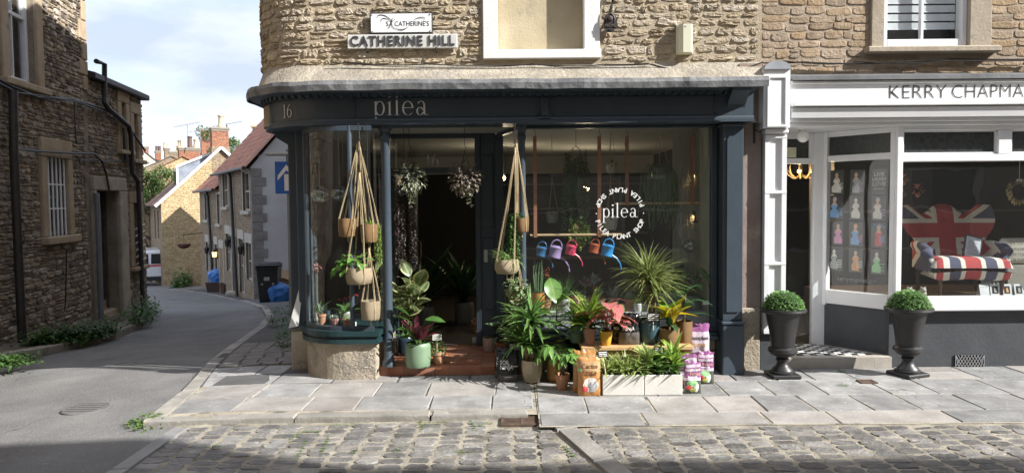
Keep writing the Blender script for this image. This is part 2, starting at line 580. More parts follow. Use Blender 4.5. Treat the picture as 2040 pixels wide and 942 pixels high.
irond = mat('rusty_iron', (0.06, 0.042, 0.032), 0.7, (0.13, 0.085, 0.06), 9, 6, bump=0.003, bscale=60)

def cracks(m, scale, wid, dark):
    n, l = m.node_tree.nodes, m.node_tree.links.new
    b = n['Principled BSDF']; src = b.inputs['Base Color'].links[0].from_socket
    g = n.new('ShaderNodeNewGeometry'); nz = n.new('ShaderNodeTexNoise'); nz.inputs['Scale'].default_value = 2.5; nz.inputs['Detail'].default_value = 6; l(g.outputs['Position'], nz.inputs['Vector'])
    va = n.new('ShaderNodeVectorMath'); va.operation = 'MULTIPLY_ADD'; va.inputs[1].default_value = (.7, .7, 0); l(nz.outputs['Color'], va.inputs[0]); l(g.outputs['Position'], va.inputs[2])
    vo = n.new('ShaderNodeTexVoronoi'); vo.feature = 'DISTANCE_TO_EDGE'; vo.inputs['Scale'].default_value = scale; l(va.outputs[0], vo.inputs['Vector'])
    n2 = n.new('ShaderNodeTexNoise'); n2.inputs['Scale'].default_value = .8; l(g.outputs['Position'], n2.inputs['Vector'])
    m1 = n.new('ShaderNodeMapRange'); m1.inputs['From Min'].default_value = wid; m1.inputs['From Max'].default_value = 0; l(vo.outputs['Distance'], m1.inputs['Value'])
    m2 = n.new('ShaderNodeMapRange'); m2.inputs['From Min'].default_value = .5; m2.inputs['From Max'].default_value = .58; l(n2.outputs['Fac'], m2.inputs['Value'])
    mu = n.new('ShaderNodeMath'); mu.operation = 'MULTIPLY'; l(m1.outputs[0], mu.inputs[0]); l(m2.outputs[0], mu.inputs[1])
    mx_ = n.new('ShaderNodeMix'); mx_.data_type = 'RGBA'; l(mu.outputs[0], mx_.inputs[0]); l(src, mx_.inputs[6]); mx_.inputs[7].default_value = c4(dark); l(mx_.outputs[2], b.inputs['Base Color'])
cracks(asph, .4, .006, (.06, .058, .055)); cracks(flagm, 1.3, .008, (.09, .085, .08))
def grid_sheet(name, xs, ys, fn, m, off=0.0):
    mb = MB()
    mb.strip([[(x, y, fn(x, y) + off) for x in xs] for y in ys])
    o = mb.build(name, m, recalc=False)
    o['kind'] = 'structure'
    return o
road = grid_sheet('road', [-160, -80, -40, -20, -9.5, -6, -2.5, -1, 0.15, 0.65, 4, 12, 40, 160], [-160, -40, -12, -4, 0, 1, 4, 8, 12, 17.7, 30, 42.7, 80, 200], rl, asph)

# street of setts in front of the kerb
def inter(pl, y):
    for (a, b) in zip(pl, pl[1:]):
        if min(a.y, b.y) <= y <= max(a.y, b.y) and abs(a.y - b.y) > 1e-6:
            return a.x + (b.x - a.x) * (y - a.y) / (b.y - a.y)
    return None
KL, KR = H(285, 843, -0.03), H(1060, 824, 0)
def yk(x):                              # front edge of the pavement
    if x < 0.19: return KL.y + (KR.y - KL.y) * (x - KL.x) / (KR.x - KL.x)
    return -1.83 if x > 0.4 else -1.5
LEFTX = H(300, 890, -0.08).x
xs = [LEFTX, -2.5, -1, 0.15, 0.4, 0.65, 3, 6, 9]
street = grid_sheet('street_setts', xs, [-12, -6, -3.2, -2.4, -1.83, -1.35], rl, settj, 0.005)
r = random.Random(5)
SETT = [stone_mesh('sett', settm, 100 + i, 14, 0.15, 0.28, True) for i in range(12)]
sl_ = []
x = LEFTX + 0.13
while x < 6.0:
    wd = r.uniform(0.155, 0.205)
    y = (yk(x + wd / 2) - 0.03) - r.uniform(0, 0.05)
    while y > -4.2:
        l_ = r.uniform(0.088, 0.132)
        cx, cy = x + wd / 2, y - l_ / 2
        inside_drain = -0.12 < cx < 0.2 and cy > -1.76
        sx0 = 0.20 - (cy + 1.42) * 0.277
        a0, a1 = x, x + wd
        if a0 < sx0 < a1: a1 = sx0 - .008
        if a0 < sx0 + .15 < a1: a0 = sx0 + .158
        keep_ = a1 - a0 > .06 and not (sx0 < (a0 + a1) / 2 < sx0 + .15)
        cx, wd_ = (a0 + a1) / 2, a1 - a0
        if keep_ and not inside_drain: sl_.append((cx, cy, wd_ - r.uniform(.008, .026), l_ - r.uniform(.003, .016)))
        y -= l_
    x += wd
sl_.sort(key=lambda s_: -s_[1] + (50 if abs(s_[0]) > (s_[1] + 7.3) * 0.78 else 0) + (50 if s_[1] < -2.95 else 0))
mbs = MB()
for i, (cx, cy, wd, l_) in enumerate(sl_):
    z = rl(cx, cy) + 0.002
    rot = Euler((rad(-90) + r.uniform(-.08, .08), 0, r.uniform(-.10, .10)))
    me = r.choice(SETT)
    dp = r.uniform(0.004, 0.011)
    if i < 300:
        inst('sett', me, street, (cx, cy, z), rot, (wd, dp, l_))
    else:
        T = Matrix.LocRotScale(V((cx, cy, z)), rot, V((wd, dp, l_)))
        o = len(mbs.v)
        mbs.T = T
        for q in me.vertices: mbs.vert(q.co)
        for f_ in me.polygons: mbs.face([o + k for k in f_.vertices])
mbs.T = None
mbs.build('sett', settm, street, recalc=False, kind='stuff')

def slab(name, pts, z, th, m, parent, ch=0.008, jit=0.006, zf=None):
    """a paving slab: chamfered polygon, top at z (or zf(x,y))"""
    c = sum((V(p) for p in pts), V((0, 0))) / len(pts)
    mb = MB()
    rows = []
    q = [V(p) + V((r.uniform(-jit, jit), r.uniform(-jit, jit))) for p in pts]
    lift = [r.uniform(-.003, .003) for _ in q]
    for (inset, dz) in ((0, -th), (0, -ch), (ch, 0)):
        row = []
        for p, lf in zip(q, lift):
            d = (c - p); d.normalize()
            p2 = p + d * inset
            zz = (zf(p2.x, p2.y) if zf else z) + dz + (lf if dz > -th else 0)
            row.append((p2.x, p2.y, zz))
        rows.append(row)
    ids = mb.strip(rows, 0, True)
    mb.face(ids[-1])
    return mb.build(name, m, parent, recalc=True)

# the lane's kerb on the right-hand side, from the corner up and round the bend
KPX = [(285, 838), (332, 805), (372, 771), (396, 742), (426, 712), (470, 681), (512, 652), (531, 630), (522, 613), (482, 598), (432, 588), (392, 581), (356, 576)]
KP = [G(a, b) for a, b in KPX]
lane_pav = None
mb = MB()
rows = []
for p in KP:
    rows.append([(p.x + k, p.y + 0.0, gz(p.x + k, p.y) - 0.004) for k in (0.05, 0.6, 1.5, 3, 6, 12, 24)])
keep = [rw for rw in rows if rw[0][1] > -0.6]
mb.strip(keep)
lane_pav = mb.build('lane_pavement', asph2, recalc=False)
lane_pav['kind'] = 'structure'
kerb = MB()
kerb.poly([(KP[0].x, KP[0].y, -1), (KP[0].x + .1, KP[0].y, -1), (KP[0].x, KP[0].y + .1, -1)])
kerb = kerb.build('kerb', kerbm)
kerb['kind'] = 'structure'
def kerb_run(pl, width, seg, side, parent, m, zf=gz, th=0.2, up=0.0):
    # walk the polyline in pieces
    d = [0]
    for a, b in zip(pl, pl[1:]): d.append(d[-1] + (b - a).length)
    def pt(t):
        for i in range(len(pl) - 1):
            if d[i] <= t <= d[i + 1] + 1e-6: return pl[i].lerp(pl[i + 1], (t - d[i]) / max(1e-6, d[i + 1] - d[i]))
        return pl[-1].copy()
    t = 0
    while t < d[-1] - 0.05:
        l_ = min(r.uniform(*seg), d[-1] - t)
        a, b = pt(t + 0.006), pt(t + l_ - 0.006)
        e = (b - a); e.z = 0; e.normalize()
        nrm = V((e.y, -e.x, 0)) * side
        q = [a, b, b + nrm * width, a + nrm * width]
        slab('kerb_stone', [(v.x, v.y) for v in q], 0, th, m, parent, 0.012, 0.004, lambda x, y: zf(x, y) + up)
        t += l_
kerb_run(KP, 0.13, (0.55, 0.95), 1, kerb, kerbm)
kerb_run([KL, V((-1.2, yk(-1.2), 0)), V((0.12, yk(0.12), 0))], 0.14, (0.7, 1.3), -1, kerb, kerbm)
# channel stones: the diagonal strip beside the drain and the strip that ends the setts
kerb_run([V((0.20, -1.42, 0)), V((0.388, -2.1, 0)), V((0.748, -3.4, 0))], 0.14, (0.45, 0.75), -1, kerb, kerbm, rl, 0.1, 0.028)
kerb_run([V((LEFTX + 0.02, -1.68, 0)), V((LEFTX + 0.02, -3.6, 0))], 0.12, (0.6, 0.9), -1, kerb, mat('slate_strip', (0.20, 0.195, 0.19), 0.5, (0.28, 0.275, 0.27), 4, bump=0.003), rl, 0.1, 0.024)

# pavement bed and its flagstones
def laneside(y):
    v = inter([V((p.x, p.y, 0)) for p in KP], y)
    return -2.6 if v is None else v + 0.14
mb = MB()
ys = [-1.5, -1.2, -0.9, -0.6, -0.3, 0.0, 0.3, 0.7]
mb.strip([[(laneside(max(y, KL.y + .01)) if y < .6 else -3.0, y, gz(laneside(max(y, KL.y + .01)), y) - 0.010), (-2.5, y, gz(-2.5, y) - 0.010), (0.19, y, gz(0, y) - 0.010)] for y in ys])
mb.strip([[(x_, y, -0.006) for x_ in (0.195, 3, 9)] for y in (-1.84, -1.0, 0.3)])
pav = mb.build('pavement', jointm, recalc=False)
pav['kind'] = 'structure'
def flag_row(x0, x1, y0, y1, wr, slant=0.0):
    x = x0
    k = 0
    while x < x1 - 0.05:
        wd = r.uniform(*wr)
        if x + wd > x1 - wr[0] * 0.5: wd = x1 - x
        g_ = 0.007
        m = flagw if r.random() < 0.25 else flagm
        a = [(x + g_, y0 + g_), (x + wd - g_, y0 + g_), (x + wd - g_ + slant, y1 - g_), (x + g_ + slant, y1 - g_)]
        if k == 0 and x0 < -2: a[3] = (laneside(y1) + g_, y1 - g_)
        if r.random() < 0.16 and wd > .5:
            s_ = r.uniform(.4, .6)
            ym = y0 + (y1 - y0) * s_
            for (b0, b1) in ((y0, ym), (ym, y1)):
                slab('flagstone', [(x + g_, b0 + g_), (x + wd - g_, b0 + g_), (x + wd - g_, b1 - g_), (x + g_, b1 - g_)], 0, .03, m, pav, zf=gz)
        else:
            slab('flagstone', a, 0, 0.03, m, pav, zf=gz)
        x += wd
        k += 1
y0 = KL.y + 0.15
flag_row(laneside(y0), 0.17, -1.35, -0.93, (0.42, 0.62))
flag_row(laneside(-0.93), 0.17, -0.93, -0.45, (0.42, 0.62))
flag_row(laneside(-0.45), 0.17, -0.45, -0.06, (0.4, 0.7))
flag_row(laneside(-0.06), -2.3, -0.06, 0.35, (0.35, 0.5))
flag_row(0.20, 7.5, -1.82, -1.5, (0.5, 0.95))
flag_row(0.20, 7.5, -1.5, -1.02, (0.38, 0.6))
flag_row(0.20, 7.5, -1.02, -0.5, (0.4, 0.62))
flag_row(0.20, 7.5, -0.5, 0.12, (0.35, 0.6))
# small pavers at the mouth of the lane pavement
pvm = mat('paver', (0.17, 0.16, 0.155), 0.8, (0.24, 0.225, 0.21), 5, bump=0.004, rand=0.1)
yy = 0.37
while yy < 1.9:
    x0 = (laneside(yy) or -3.2) + 0.03
    mb = MB()
    x = x0
    mbp = []
    while x < -2.25:
        l_ = r.uniform(.19, .23)
        slab('paver', [(x, yy), (x + l_ - .012, yy), (x + l_ - .012, yy + .095), (x, yy + .095)], 0, .03, pvm, lane_pav, 0.006, .003, lambda a, b: gz(a, b) + 0.012)
        x += l_
    yy += 0.107

# drain gratings
def grating(name, label, c, wx, wy, bars, panels, z):
    t = thing(name, label, 'drain', (c[0], c[1], z))
    f = MB()
    e = 0.022
    f.box(-wx / 2, wx / 2, -wy / 2, -wy / 2 + e, -.03, .008); f.box(-wx / 2, wx / 2, wy / 2 - e, wy / 2, -.03, .008)
    f.box(-wx / 2, -wx / 2 + e, -wy / 2 + e, wy / 2 - e, -.03, .008); f.box(wx / 2 - e, wx / 2, -wy / 2 + e, wy / 2 - e, -.03, .008)
    for k in range(1, panels):
        xx = -wx / 2 + wx * k / panels
        f.box(xx - e / 2, xx + e / 2, -wy / 2 + e, wy / 2 - e, -.03, .007)
    f.build('frame', irond, t)
    d = MB(); d.box(-wx / 2 + .003, wx / 2 - .003, -wy / 2 + .003, wy / 2 - .003, -.04, -.024)
    d.build('sump', mat('drain_dark', (0.02, 0.018, 0.015), 0.9), t)
    for k in range(bars):
        yb = -wy / 2 + e + (wy - 2 * e) * (k + 0.5) / bars
        b = MB(); h = (wy - 2 * e) / bars * 0.3
        b.box(-wx / 2 + e, wx / 2 - e, yb - h, yb + h, -.024, .004)
        b.build('bar', irond, t)
    return t
c = H(1040, 842, -0.045)
grating('storm_drain', 'rusty iron gully grating with slots beside the kerb end', (c.x, c.y + .01), 0.33, 0.23, 6, 2, rl(c.x, c.y) + 0.018)
c = H(1727, 761, 0)
grating('pavement_grating', 'small rusty iron grating let into the flagstones before the step', (c.x, c.y), 0.15, 0.12, 5, 1, 0.004)
c = G(172, 816, 0, rl)
mb = MB(); mb.lathe([(0.001, 0.012), (.19, 0.012), (.2, .004), (.2, -.02)], 24, (c.x, c.y, c.z))
for k in range(5): mb.box(c.x - .14, c.x + .14, c.y - .13 + k * .06, c.y - .115 + k * .06, c.z + .013, c.z + .018)
tag(mb.build('manhole_cover', mat('iron_cover', (0.11, 0.108, 0.106), 0.7, (0.15, 0.147, 0.145), 10)), 'round iron cover set into the lane asphalt', 'manhole')
# ============================================================ THE PLANT SHOP ON THE CORNER
dkg = mat('shopfront_paint', (0.046, 0.063, 0.082), 0.4, (0.056, 0.076, 0.098), 3, bump=0.0012, bscale=25, spots=((0.06, 0.075, 0.08), 22, 0.66, 0.8))
dkg2 = mat('sill_paint', (0.016, 0.04, 0.045), 0.3, (0.022, 0.05, 0.056), 3, bump=0.001, bscale=20)
rub = mat('rubble_stone', (0.34, 0.275, 0.19), 0.9, (0.51, 0.43, 0.32), 9, 9, bump=0.028, bscale=26, rand=0.2, spots=((0.27, 0.23, 0.18), 6, 0.54, 0.72))
mort = mat('lime_mortar', (0.35, 0.29, 0.205), 0.95, (0.47, 0.40, 0.295), 5, 8, bump=0.014, bscale=55)
lead = mat('lead_sheet', (0.085, 0.09, 0.096), 0.55, (0.21, 0.215, 0.22), 7, 9, bump=0.012, bscale=9)
flash = mat('weathered_render', (0.25, 0.22, 0.175), 0.9, (0.42, 0.375, 0.30), 5, 9, bump=0.03, bscale=22, spots=((0.28, 0.26, 0.23), 2.2, 0.5, 0.68))
white = mat('white_paint', (0.72, 0.73, 0.75), 0.45, (0.80, 0.80, 0.81), 3, bump=0.001, bscale=18)
whitep = mat('peeling_white', (0.70, 0.70, 0.70), 0.6, (0.80, 0.80, 0.79), 4, bump=0.003, bscale=30, spots=((0.42, 0.40, 0.36), 16, 0.66, 0.76))
glass = glassmat('shop_glass', refl=0.05, veil=0.015)
stonep = mat('plinth_stone', (0.33, 0.28, 0.21), 0.9, (0.47, 0.41, 0.32), 4, 9, bump=0.02, bscale=30, spots=((0.2, 0.18, 0.16), 3, 0.52, 0.66))
tilem = mat('quarry_tile', (0.30, 0.115, 0.06), 0.5, (0.40, 0.17, 0.095), 6, bump=0.002, rand=0.12, spots=((0.5, 0.36, 0.27), 14, 0.63, 0.78))
shop = thing('shop_building', 'corner plant shop with dark green front below a rubble stone wall', 'building', (0, 0, 0), world=True)

FC = V((-1.75, 0.45))                   # centre of the rounded corner of cornice and fascia
def corner(rr, yfront, x1, c=FC, a1=180, back=None, n=14):
    """plan line: from the side, round the corner, along the front"""
    pts = []
    if back is not None: pts.append(V((c.x - rr, back)))
    for i in range(n + 1):
        a = rad(180 + 90 * i / n)
        pts.append(V((c.x + rr * math.cos(a), c.y + rr * math.sin(a))))
    pts.append(V((x1, c.y - rr)))
    return pts
def sweep(profile, line_fn, m, name, parent, smooth=True, x1=2.3, back=1.6, close=True, sub=1):
    """profile: list of (offset from the fascia face, z); each row follows the rounded corner"""
    mb = MB()
    rows = []
    for off, z in profile:
        pts = corner(0.75 + off, 0, x1, back=back)
        rows.append([(p.x, p.y, z) for p in pts])
    mb.strip(rows, 0)
    if close:
        for k in (0, -1):
            mb.poly([rw[k] for rw in rows])
    return mb.build(name, m, parent, smooth=smooth)
zc1 = Zp(1000, 159, -0.5)               # cornice top
zc0 = Zp(1000, 173, -0.5)
zf0 = Zp(1000, 247, -0.3)               # fascia bottom
zfl = Zp(1000, 128, 0.0)                # top of the sloping flashing
# upper rubble wall with its curved corner
UC = V((-2.0, 0.62)); UR = 0.62
UL = UR * math.pi / 2
def upath(u):                           # u = 0 at the start of the straight front (x = UC.x), negative round the corner
    if u >= 0: return V((UC.x + u, UC.y - UR)), 0.0
    if u > -UL:
        a = rad(270) + u / UR
        return V((UC.x + UR * math.cos(a), UC.y + UR * math.sin(a))), u / UR
    return V((UC.x - UR, UC.y - (u + UL))), -math.pi / 2
wx1 = 2.475
u1 = wx1 - UC.x
bw0, bw1 = Xp(962, 60, 0) - UC.x, Xp(1197, 60, 0) - UC.x
zs0 = Zp(1080, 117, -0.03)
ZT = 8.2
mb = MB()
us = [-6.5, -UL] + [-UL * k / 10 for k in range(9, -1, -1)] + [bw0 + .05, bw1 - .05, u1]
hole = (bw0 + 0.05, zs0 + 0.02, bw1 - 0.05, zs0 + 1.5)
for i in range(len(us) - 1):
    for (za, zb) in ((zf0 + .05, hole[1]), (hole[1], hole[3]), (hole[3], ZT)):
        if abs(us[i] - hole[0]) < 1e-6 and za == hole[1]: continue
        a, b = upath(us[i])[0], upath(us[i + 1])[0]
        mb.poly([(a.x, a.y, za), (b.x, b.y, za), (b.x, b.y, zb), (a.x, a.y, zb)])
# recess of the blocked window, top, sides and back of the block
ha, hb = upath(hole[0])[0].x, upath(hole[2])[0].x
for (p0, p1) in (((ha, hole[1]), (ha, hole[3])), ((ha, hole[3]), (hb, hole[3])), ((hb, hole[3]), (hb, hole[1])), ((hb, hole[1]), (ha, hole[1]))):
    mb.poly([(p0[0], 0, p0[1]), (p1[0], 0, p1[1]), (p1[0], .16, p1[1]), (p0[0], .16, p0[1])])
b0 = upath(-6.5)[0]
mb.poly([(b0.x, b0.y, ZT), (wx1, b0.y, ZT), (wx1, 0, ZT), (UC.x, 0, ZT), (b0.x, UC.y, ZT)])
mb.poly([(wx1, 0, -.1), (wx1, b0.y, -.1), (wx1, b0.y, ZT), (wx1, 0, ZT)])
mb.poly([(b0.x, b0.y, -1), (wx1, b0.y, -1), (wx1, b0.y, ZT), (b0.x, b0.y, ZT)])
mb.poly([(-2.42, UC.y + .33, -1), (-2.42, b0.y, -1), (-2.42, b0.y, zf0 + .05), (-2.42, UC.y + .33, zf0 + .05)])
wall = mb.build('wall', mort, shop, recalc=False)
r = random.Random(21)
RUB = [stone_mesh('stone', rub, 200 + i, 14, 0.2, 0.42) for i in range(16)]
st = courses(-UL - 0.15, u1 - 0.03, zfl + 0.01, zfl + 1.25, (0.055, 0.115), (0.09, 0.27), [(bw0 - .01, zs0 - .04, bw1 + .01, zs0 + 3)], r, 0.017, 0.22)
def up_place(u, v):
    p, rz = upath(u)
    return (p.x, p.y, v), rz
lay(st, RUB, wall, up_place, 0.013, r, key=lambda s_: s_[1])
# blocked window
bwp = MB(); bwp.poly([(ha, .12, hole[1]), (hb, .12, hole[1]), (hb, .12, hole[3]), (ha, .12, hole[3])])
win = bwp.build('blocked_window', mat('buff_render', (0.42, 0.35, 0.22), 0.85, (0.52, 0.44, 0.30), 2.5, 8, bump=0.004, bscale=40, spots=((0.33, 0.28, 0.2), 3, 0.56, 0.75)), wall, recalc=False)
win['label'] = 'window opening filled in with buff render'
X0, X1 = Xp(962, 60, -.03), Xp(1197, 60, -.03)
for nm, q in (('window_jamb', (X0, X0 + .145, zs0 + .088, zs0 + 1.5)), ('window_jamb', (X1 - .165, X1 - .01, zs0 + .088, zs0 + 1.5)), ('window_sill', (X0, X1, zs0, zs0 + .086))):
    mb = MB(); mb.bbox(q[0], q[1], -.035 - (.012 if nm == 'window_sill' else 0), .1, q[2], q[3], .006)
    mb.build(nm, whitep, win)
# sloping flashing, lead edge, cornice, dentils, fascia
mb = MB()
rows = []
for off, z, useU in ((0, zfl, 1), (0.05, zfl - .05, .9), (.14, zc1 + .03, 0.5), (.19, zc1 + 0.004, 0)):
    a = [upath(u)[0] for u in (-UL - 1, -UL, -UL * .85, -UL * .7, -UL * .55, -UL * .4, -UL * .25, -UL * .1, 0, 1.0, 2.0, 3.0, u1)]
    b = corner(0.75 + .19, 0, 2.35, back=1.55, n=7)
    b = b[:9] + [V((UC.x + k, FC.y - .94)) for k in (1.0, 2.0, 3.0)] + [V((2.36, FC.y - .94))]
    k = (useU if useU in (0, 1) else useU)
    rows.append([(p.x * k + q.x * (1 - k), p.y * k + q.y * (1 - k) + r.uniform(-.008, .008), z + r.uniform(-.008, .008)) for p, q in zip(a, b)])
mb.strip(rows)
mb.build('flashing', flash, shop, smooth=True, recalc=False)
def lead_edge():
    mb = MB()
    b = corner(0.75 + .2, 0, 2.37, back=1.6, n=12)
    pts = []
    for p, q in zip(b, b[1:]):
        k = max(1, int((q - p).length / 0.06))
        pts += [p.lerp(q, i / k) for i in range(k)]
    pts.append(b[-1])
    rows = []
    for (o, z) in ((-.06, zc1 + .012), (0.0, zc1 + .008), (.012, zc1 - .03), (.004, zc0 - .02), (-.012, zc0 - .022)):
        rows.append([])
        for i, p in enumerate(pts):
            d = (p - FC); d = V((d.x, d.y)).normalized() if p.x < FC.x else V((0, -1))
            w_ = .010 * noise.noise(V((p.x * 5, p.y * 5, 3.3))) + .006 * noise.noise(V((p.x * 17, z * 8, 1))) + (.008 if int(p.x * 1.25 + 9) % 2 else 0)
            q = p + d * (o + w_)
            rows[-1].append((q.x, q.y, z + .014 * noise.noise(V((p.x * 3.1, p.y * 3.1, 7)))))
    mb.strip(rows)
    return mb.build('lead_edge', lead, shop, smooth=False, recalc=False)
lead_edge()
sweep([(-.2, zc0 + .02), (0.185, zc0 + .015), (0.185, zc0 - .006), (0.15, zc0 - .010), (0.13, zc0 - .02), (0.09, zc0 - .028), (0.055, zc0 - .032), (0.03, zc0 - .046), (0.0, zc0 - .05)], None, dkg, 'cornice', shop, back=1.3, close=False)
line = corner(0.75 + .02, 0, 2.2, back=None, n=16)
r2 = random.Random(3)
dl = 0.0
prev = line[0]
acc = 0
pts = []
for p, q in zip(line, line[1:]):
    k = max(1, int((q - p).length / 0.02))
    for i in range(k):
        pts.append((p.lerp(q, i / k), (q - p).normalized()))
dm = MB(); dm.box(-.018, .018, -.06, .0, -.018, .016)
dme = dm.mesh('dentil', dkg)
step = 0
last = None
for p, d in pts:
    if last is None or (p - last).length > 0.072:
        inst('dentil', dme, shop, (p.x, p.y, zc0 - .044), (0, 0, math.atan2(d.y, d.x)))
        last = p
sweep([(0.0, zc0 - .045), (0.0, zf0 + .06), (.014, zf0 + .055), (.02, zf0 + .04), (.02, zf0 + .03), (.035, zf0 + .026), (.035, zf0), (-.02, zf0 - .002), (-.3, zf0 - .002)], None, dkg, 'fascia', shop, back=1.2, close=False)
# panel mouldings on the fascia (raised frames with a joint by the pilaster block)
zb, zt = zf0 + .075, zc0 - .072
fb = FC.y - .75
for xa, xb in ((Xp(705, 215, -.3), Xp(1075, 215, -.3)), (Xp(1100, 215, -.3), Xp(1425, 215, -.3))):
    mb = MB()
    for q in ((xa, xb, zb, zb + .014), (xa, xb, zt - .014, zt), (xa, xa + .014, zb, zt), (xb - .014, xb, zb, zt)):
        mb.box(q[0], q[1], fb - .009, fb + .003, q[2], q[3])
    mb.build('fascia_panel', dkg, shop)
mb = MB()
xm = Xp(1085, 215, -.3)
mb.bbox(xm - .035, xm + .035, fb - .028, fb + .01, zb - .01, zt, .008); mb.bbox(xm - .055, xm + .055, fb - .034, fb + .01, zb - .03, zb - .012, .004)
for k in (-.015, .015): mb.box(xm + k - .005, xm + k + .005, fb - .034, fb - .02, zb + .02, zt - .02)
mb.build('fascia_block', dkg, shop)

# lettering -------------------------------------------------------------
letter = mat('sign_white', (0.80, 0.80, 0.80), 0.5, (0.84, 0.84, 0.84), 5)
class Glyph:
    """serif letters drawn from bars and rings of unequal thickness"""
    def __init__(s, T, mb, d=0.0012):
        s.T, s.mb, s.d, s.k = T, mb, d, 0
    def q(s, pts):
        s.k += 1
        z = 0.004 + 0.00025 * s.k
        s.mb.poly([s.T @ V((p[0], p[1], z)) for p in pts])
    def bar(s, x0, y0, x1, y1): s.q([(x0, y0), (x1, y0), (x1, y1), (x0, y1)])
    def ring(s, cx, cy, rx, ry, tx, ty, a0, a1, n=22, taper=0.0):
        s.k += 1
        z = 0.004 + 0.00025 * s.k
        A, B = [], []
        for i in range(n + 1):
            a = rad(a0 + (a1 - a0) * i / n)
            c_, s_ = math.cos(a), math.sin(a)
            th = tx * c_ * c_ + ty * s_ * s_
            if taper: th *= max(.25, 1 - taper * max(0, (i / n - .75) * 4))
            A.append(s.T @ V((cx + rx * c_, cy + ry * s_, z)))
            k = V((c_ / rx, s_ / ry)); k.normalize()
            B.append(s.T @ V((cx + rx * c_ - k.x * th, cy + ry * s_ - k.y * th, z)))
        s.mb.strip([A, B])
def write_pilea(mb, T, cross=True):
    g = Glyph(T, mb)
    def tr(dx): return Glyph(T @ Matrix.Translation((dx, 0, 0)), mb)
    g = tr(0)       # p
    g.bar(.10, -.58, .24, .95); g.bar(-.02, -.62, .38, -.575); g.q([(.0, .88), (.10, .93), (.10, 1.0), (.24, 1.04), (.24, .9), (0, .92)])
    g.ring(.47, .5, .37, .53, .14, .06, -148, 148)
    g = tr(1.02)    # i
    g.bar(.10, 0.0, .24, .95); g.bar(-.02, -.03, .36, .02); g.q([(.0, .90), (.10, .93), (.24, 1.04), (.24, .9), (0, .86)])
    if cross:
        g.q([(.05, 1.28), (.08, 1.25), (.29, 1.46), (.26, 1.49)]); g.q([(.26, 1.25), (.29, 1.28), (.08, 1.49), (.05, 1.46)])
    else: g.ring(.17, 1.36, .1, .1, .1, .1, 0, 360)
    g = tr(1.55)    # l
    g.bar(.10, 0.0, .24, 1.6); g.bar(-.02, -.03, .36, .02); g.q([(.0, 1.55), (.10, 1.58), (.24, 1.68), (.24, 1.55), (0, 1.51)])
    g = tr(2.08)    # e
    g.ring(.44, .49, .42, .53, .14, .055, 2, 318, 26, 0.5); g.bar(.10, .5, .84, .555)
    g = tr(3.12)    # a
    g.ring(.30, .27, .28, .30, .12, .05, 20, 340, 22); g.bar(.54, .06, .67, .74); g.ring(.37, .70, .30, .32, .13, .05, 0, 150, 14); g.ring(.76, .12, .2, .14, .1, .05, 180, 320, 8, .6)
def write_16(mb, T):
    g = Glyph(T, mb)
    g.bar(.14, 0, .26, 1.5); g.bar(0, -.03, .4, .02); g.q([(.0, 1.34), (.14, 1.42), (.26, 1.55), (.26, 1.40), (0, 1.29)])
    g = Glyph(T @ Matrix.Translation((.62, 0, 0)), mb)
    g.ring(.40, .45, .38, .48, .13, .05, 0, 360, 24); g.ring(.80, .5, .80, 1.05, .12, .06, 180, 110, 12)
def upright(p, s_, rz=0): return Matrix.Translation(V(p)) @ Matrix.Rotation(rz, 4, 'Z') @ FRONT @ Matrix.Scale(s_, 4)
a = P(742, 230, fb)
mb = MB(); write_pilea(mb, upright((a.x + .01, fb, a.z), (Xp(852, 220, fb) - a.x) / 4.05))
mb.build('lettering', letter, shop, recalc=False)
# "16" on the curve of the corner
aa = rad(238)
pc = V((FC.x + .752 * math.cos(aa), FC.y + .752 * math.sin(aa)))
mb = MB(); write_16(mb, upright((pc.x, pc.y, Zp(583, 234, pc.y)), 0.084, aa + rad(90)) @ Matrix.Translation((-.72, 0, 0.0)) @ Matrix.Translation((0, 0, .06)))
mb.build('house_number', letter, shop, recalc=False)

# pilaster at the right-hand end
pxa, pxb = Xp(1440, 500, -.25), Xp(1480, 500, -.25)
mb = MB()
zs = Zp(1460, 640, -.27)
mb.bbox(pxa, pxb, -.25, .05, zs + .0, zf0 - .01, .006)
mb.bbox(pxa - .012, pxb + .01, -.29, .05, -.02, zs - .03, .012); mb.bbox(pxa - .02, pxb + .015, -.30, .05, zs - .03, zs, .008)
mb.bbox(pxa - .015, pxb + .012, -.285, .05, zf0 - .04, zf0 - .01, .005)
pil = mb.build('pilaster', dkg, shop)
mb = MB()
pts = [(pxa + .035, zs + .09), (pxb - .035, zs + .09), (pxb - .035, zf0 - .16), (pxb - .055, zf0 - .13), (pxa + .055, zf0 - .13), (pxa + .035, zf0 - .16)]
mb.prism(pts, -.263, -.24)
mb.build('panel', dkg, pil)
mb = MB()    # console bracket above the pilaster
prof = [(-.26, zf0 - .005), (-.30, zf0 + .03), (-.285, zf0 + .09), (-.31, zf0 + .16), (-.38, zf0 + .215), (-.47, zc0 - .05), (-.48, zc0 - .02), (-.2, zc0 - .02), (-.2, zf0 - .005)]
a = [mb.vert((pxa + .02, y, z)) for y, z in prof]; b = [mb.vert((pxb - .005, y, z)) for y, z in prof]
mb.face(a); mb.face(b[::-1])
for i in range(len(prof)): mb.face((a[i], b[i], b[(i + 1) % len(prof)], a[(i + 1) % len(prof)]))
mb.build('console', dkg, pil)

# party strip of painted render between the two shops
mb = MB(); mb.box(pxb + .016, 2.46, -.06, .3, -.05, 3.02)
mb.build('party_pier', mat('brown_render', (0.25, 0.18, 0.15), 0.85, (0.33, 0.26, 0.22), 3, 8, bump=0.006, spots=((0.45, 0.36, 0.28), 4, 0.6, 0.75)), shop)
mb = MB(); mb.bbox(pxb + .02, 2.45, -.09, -.061, -.05, .62, .008)
mb.build('pier_base', stonep, shop)

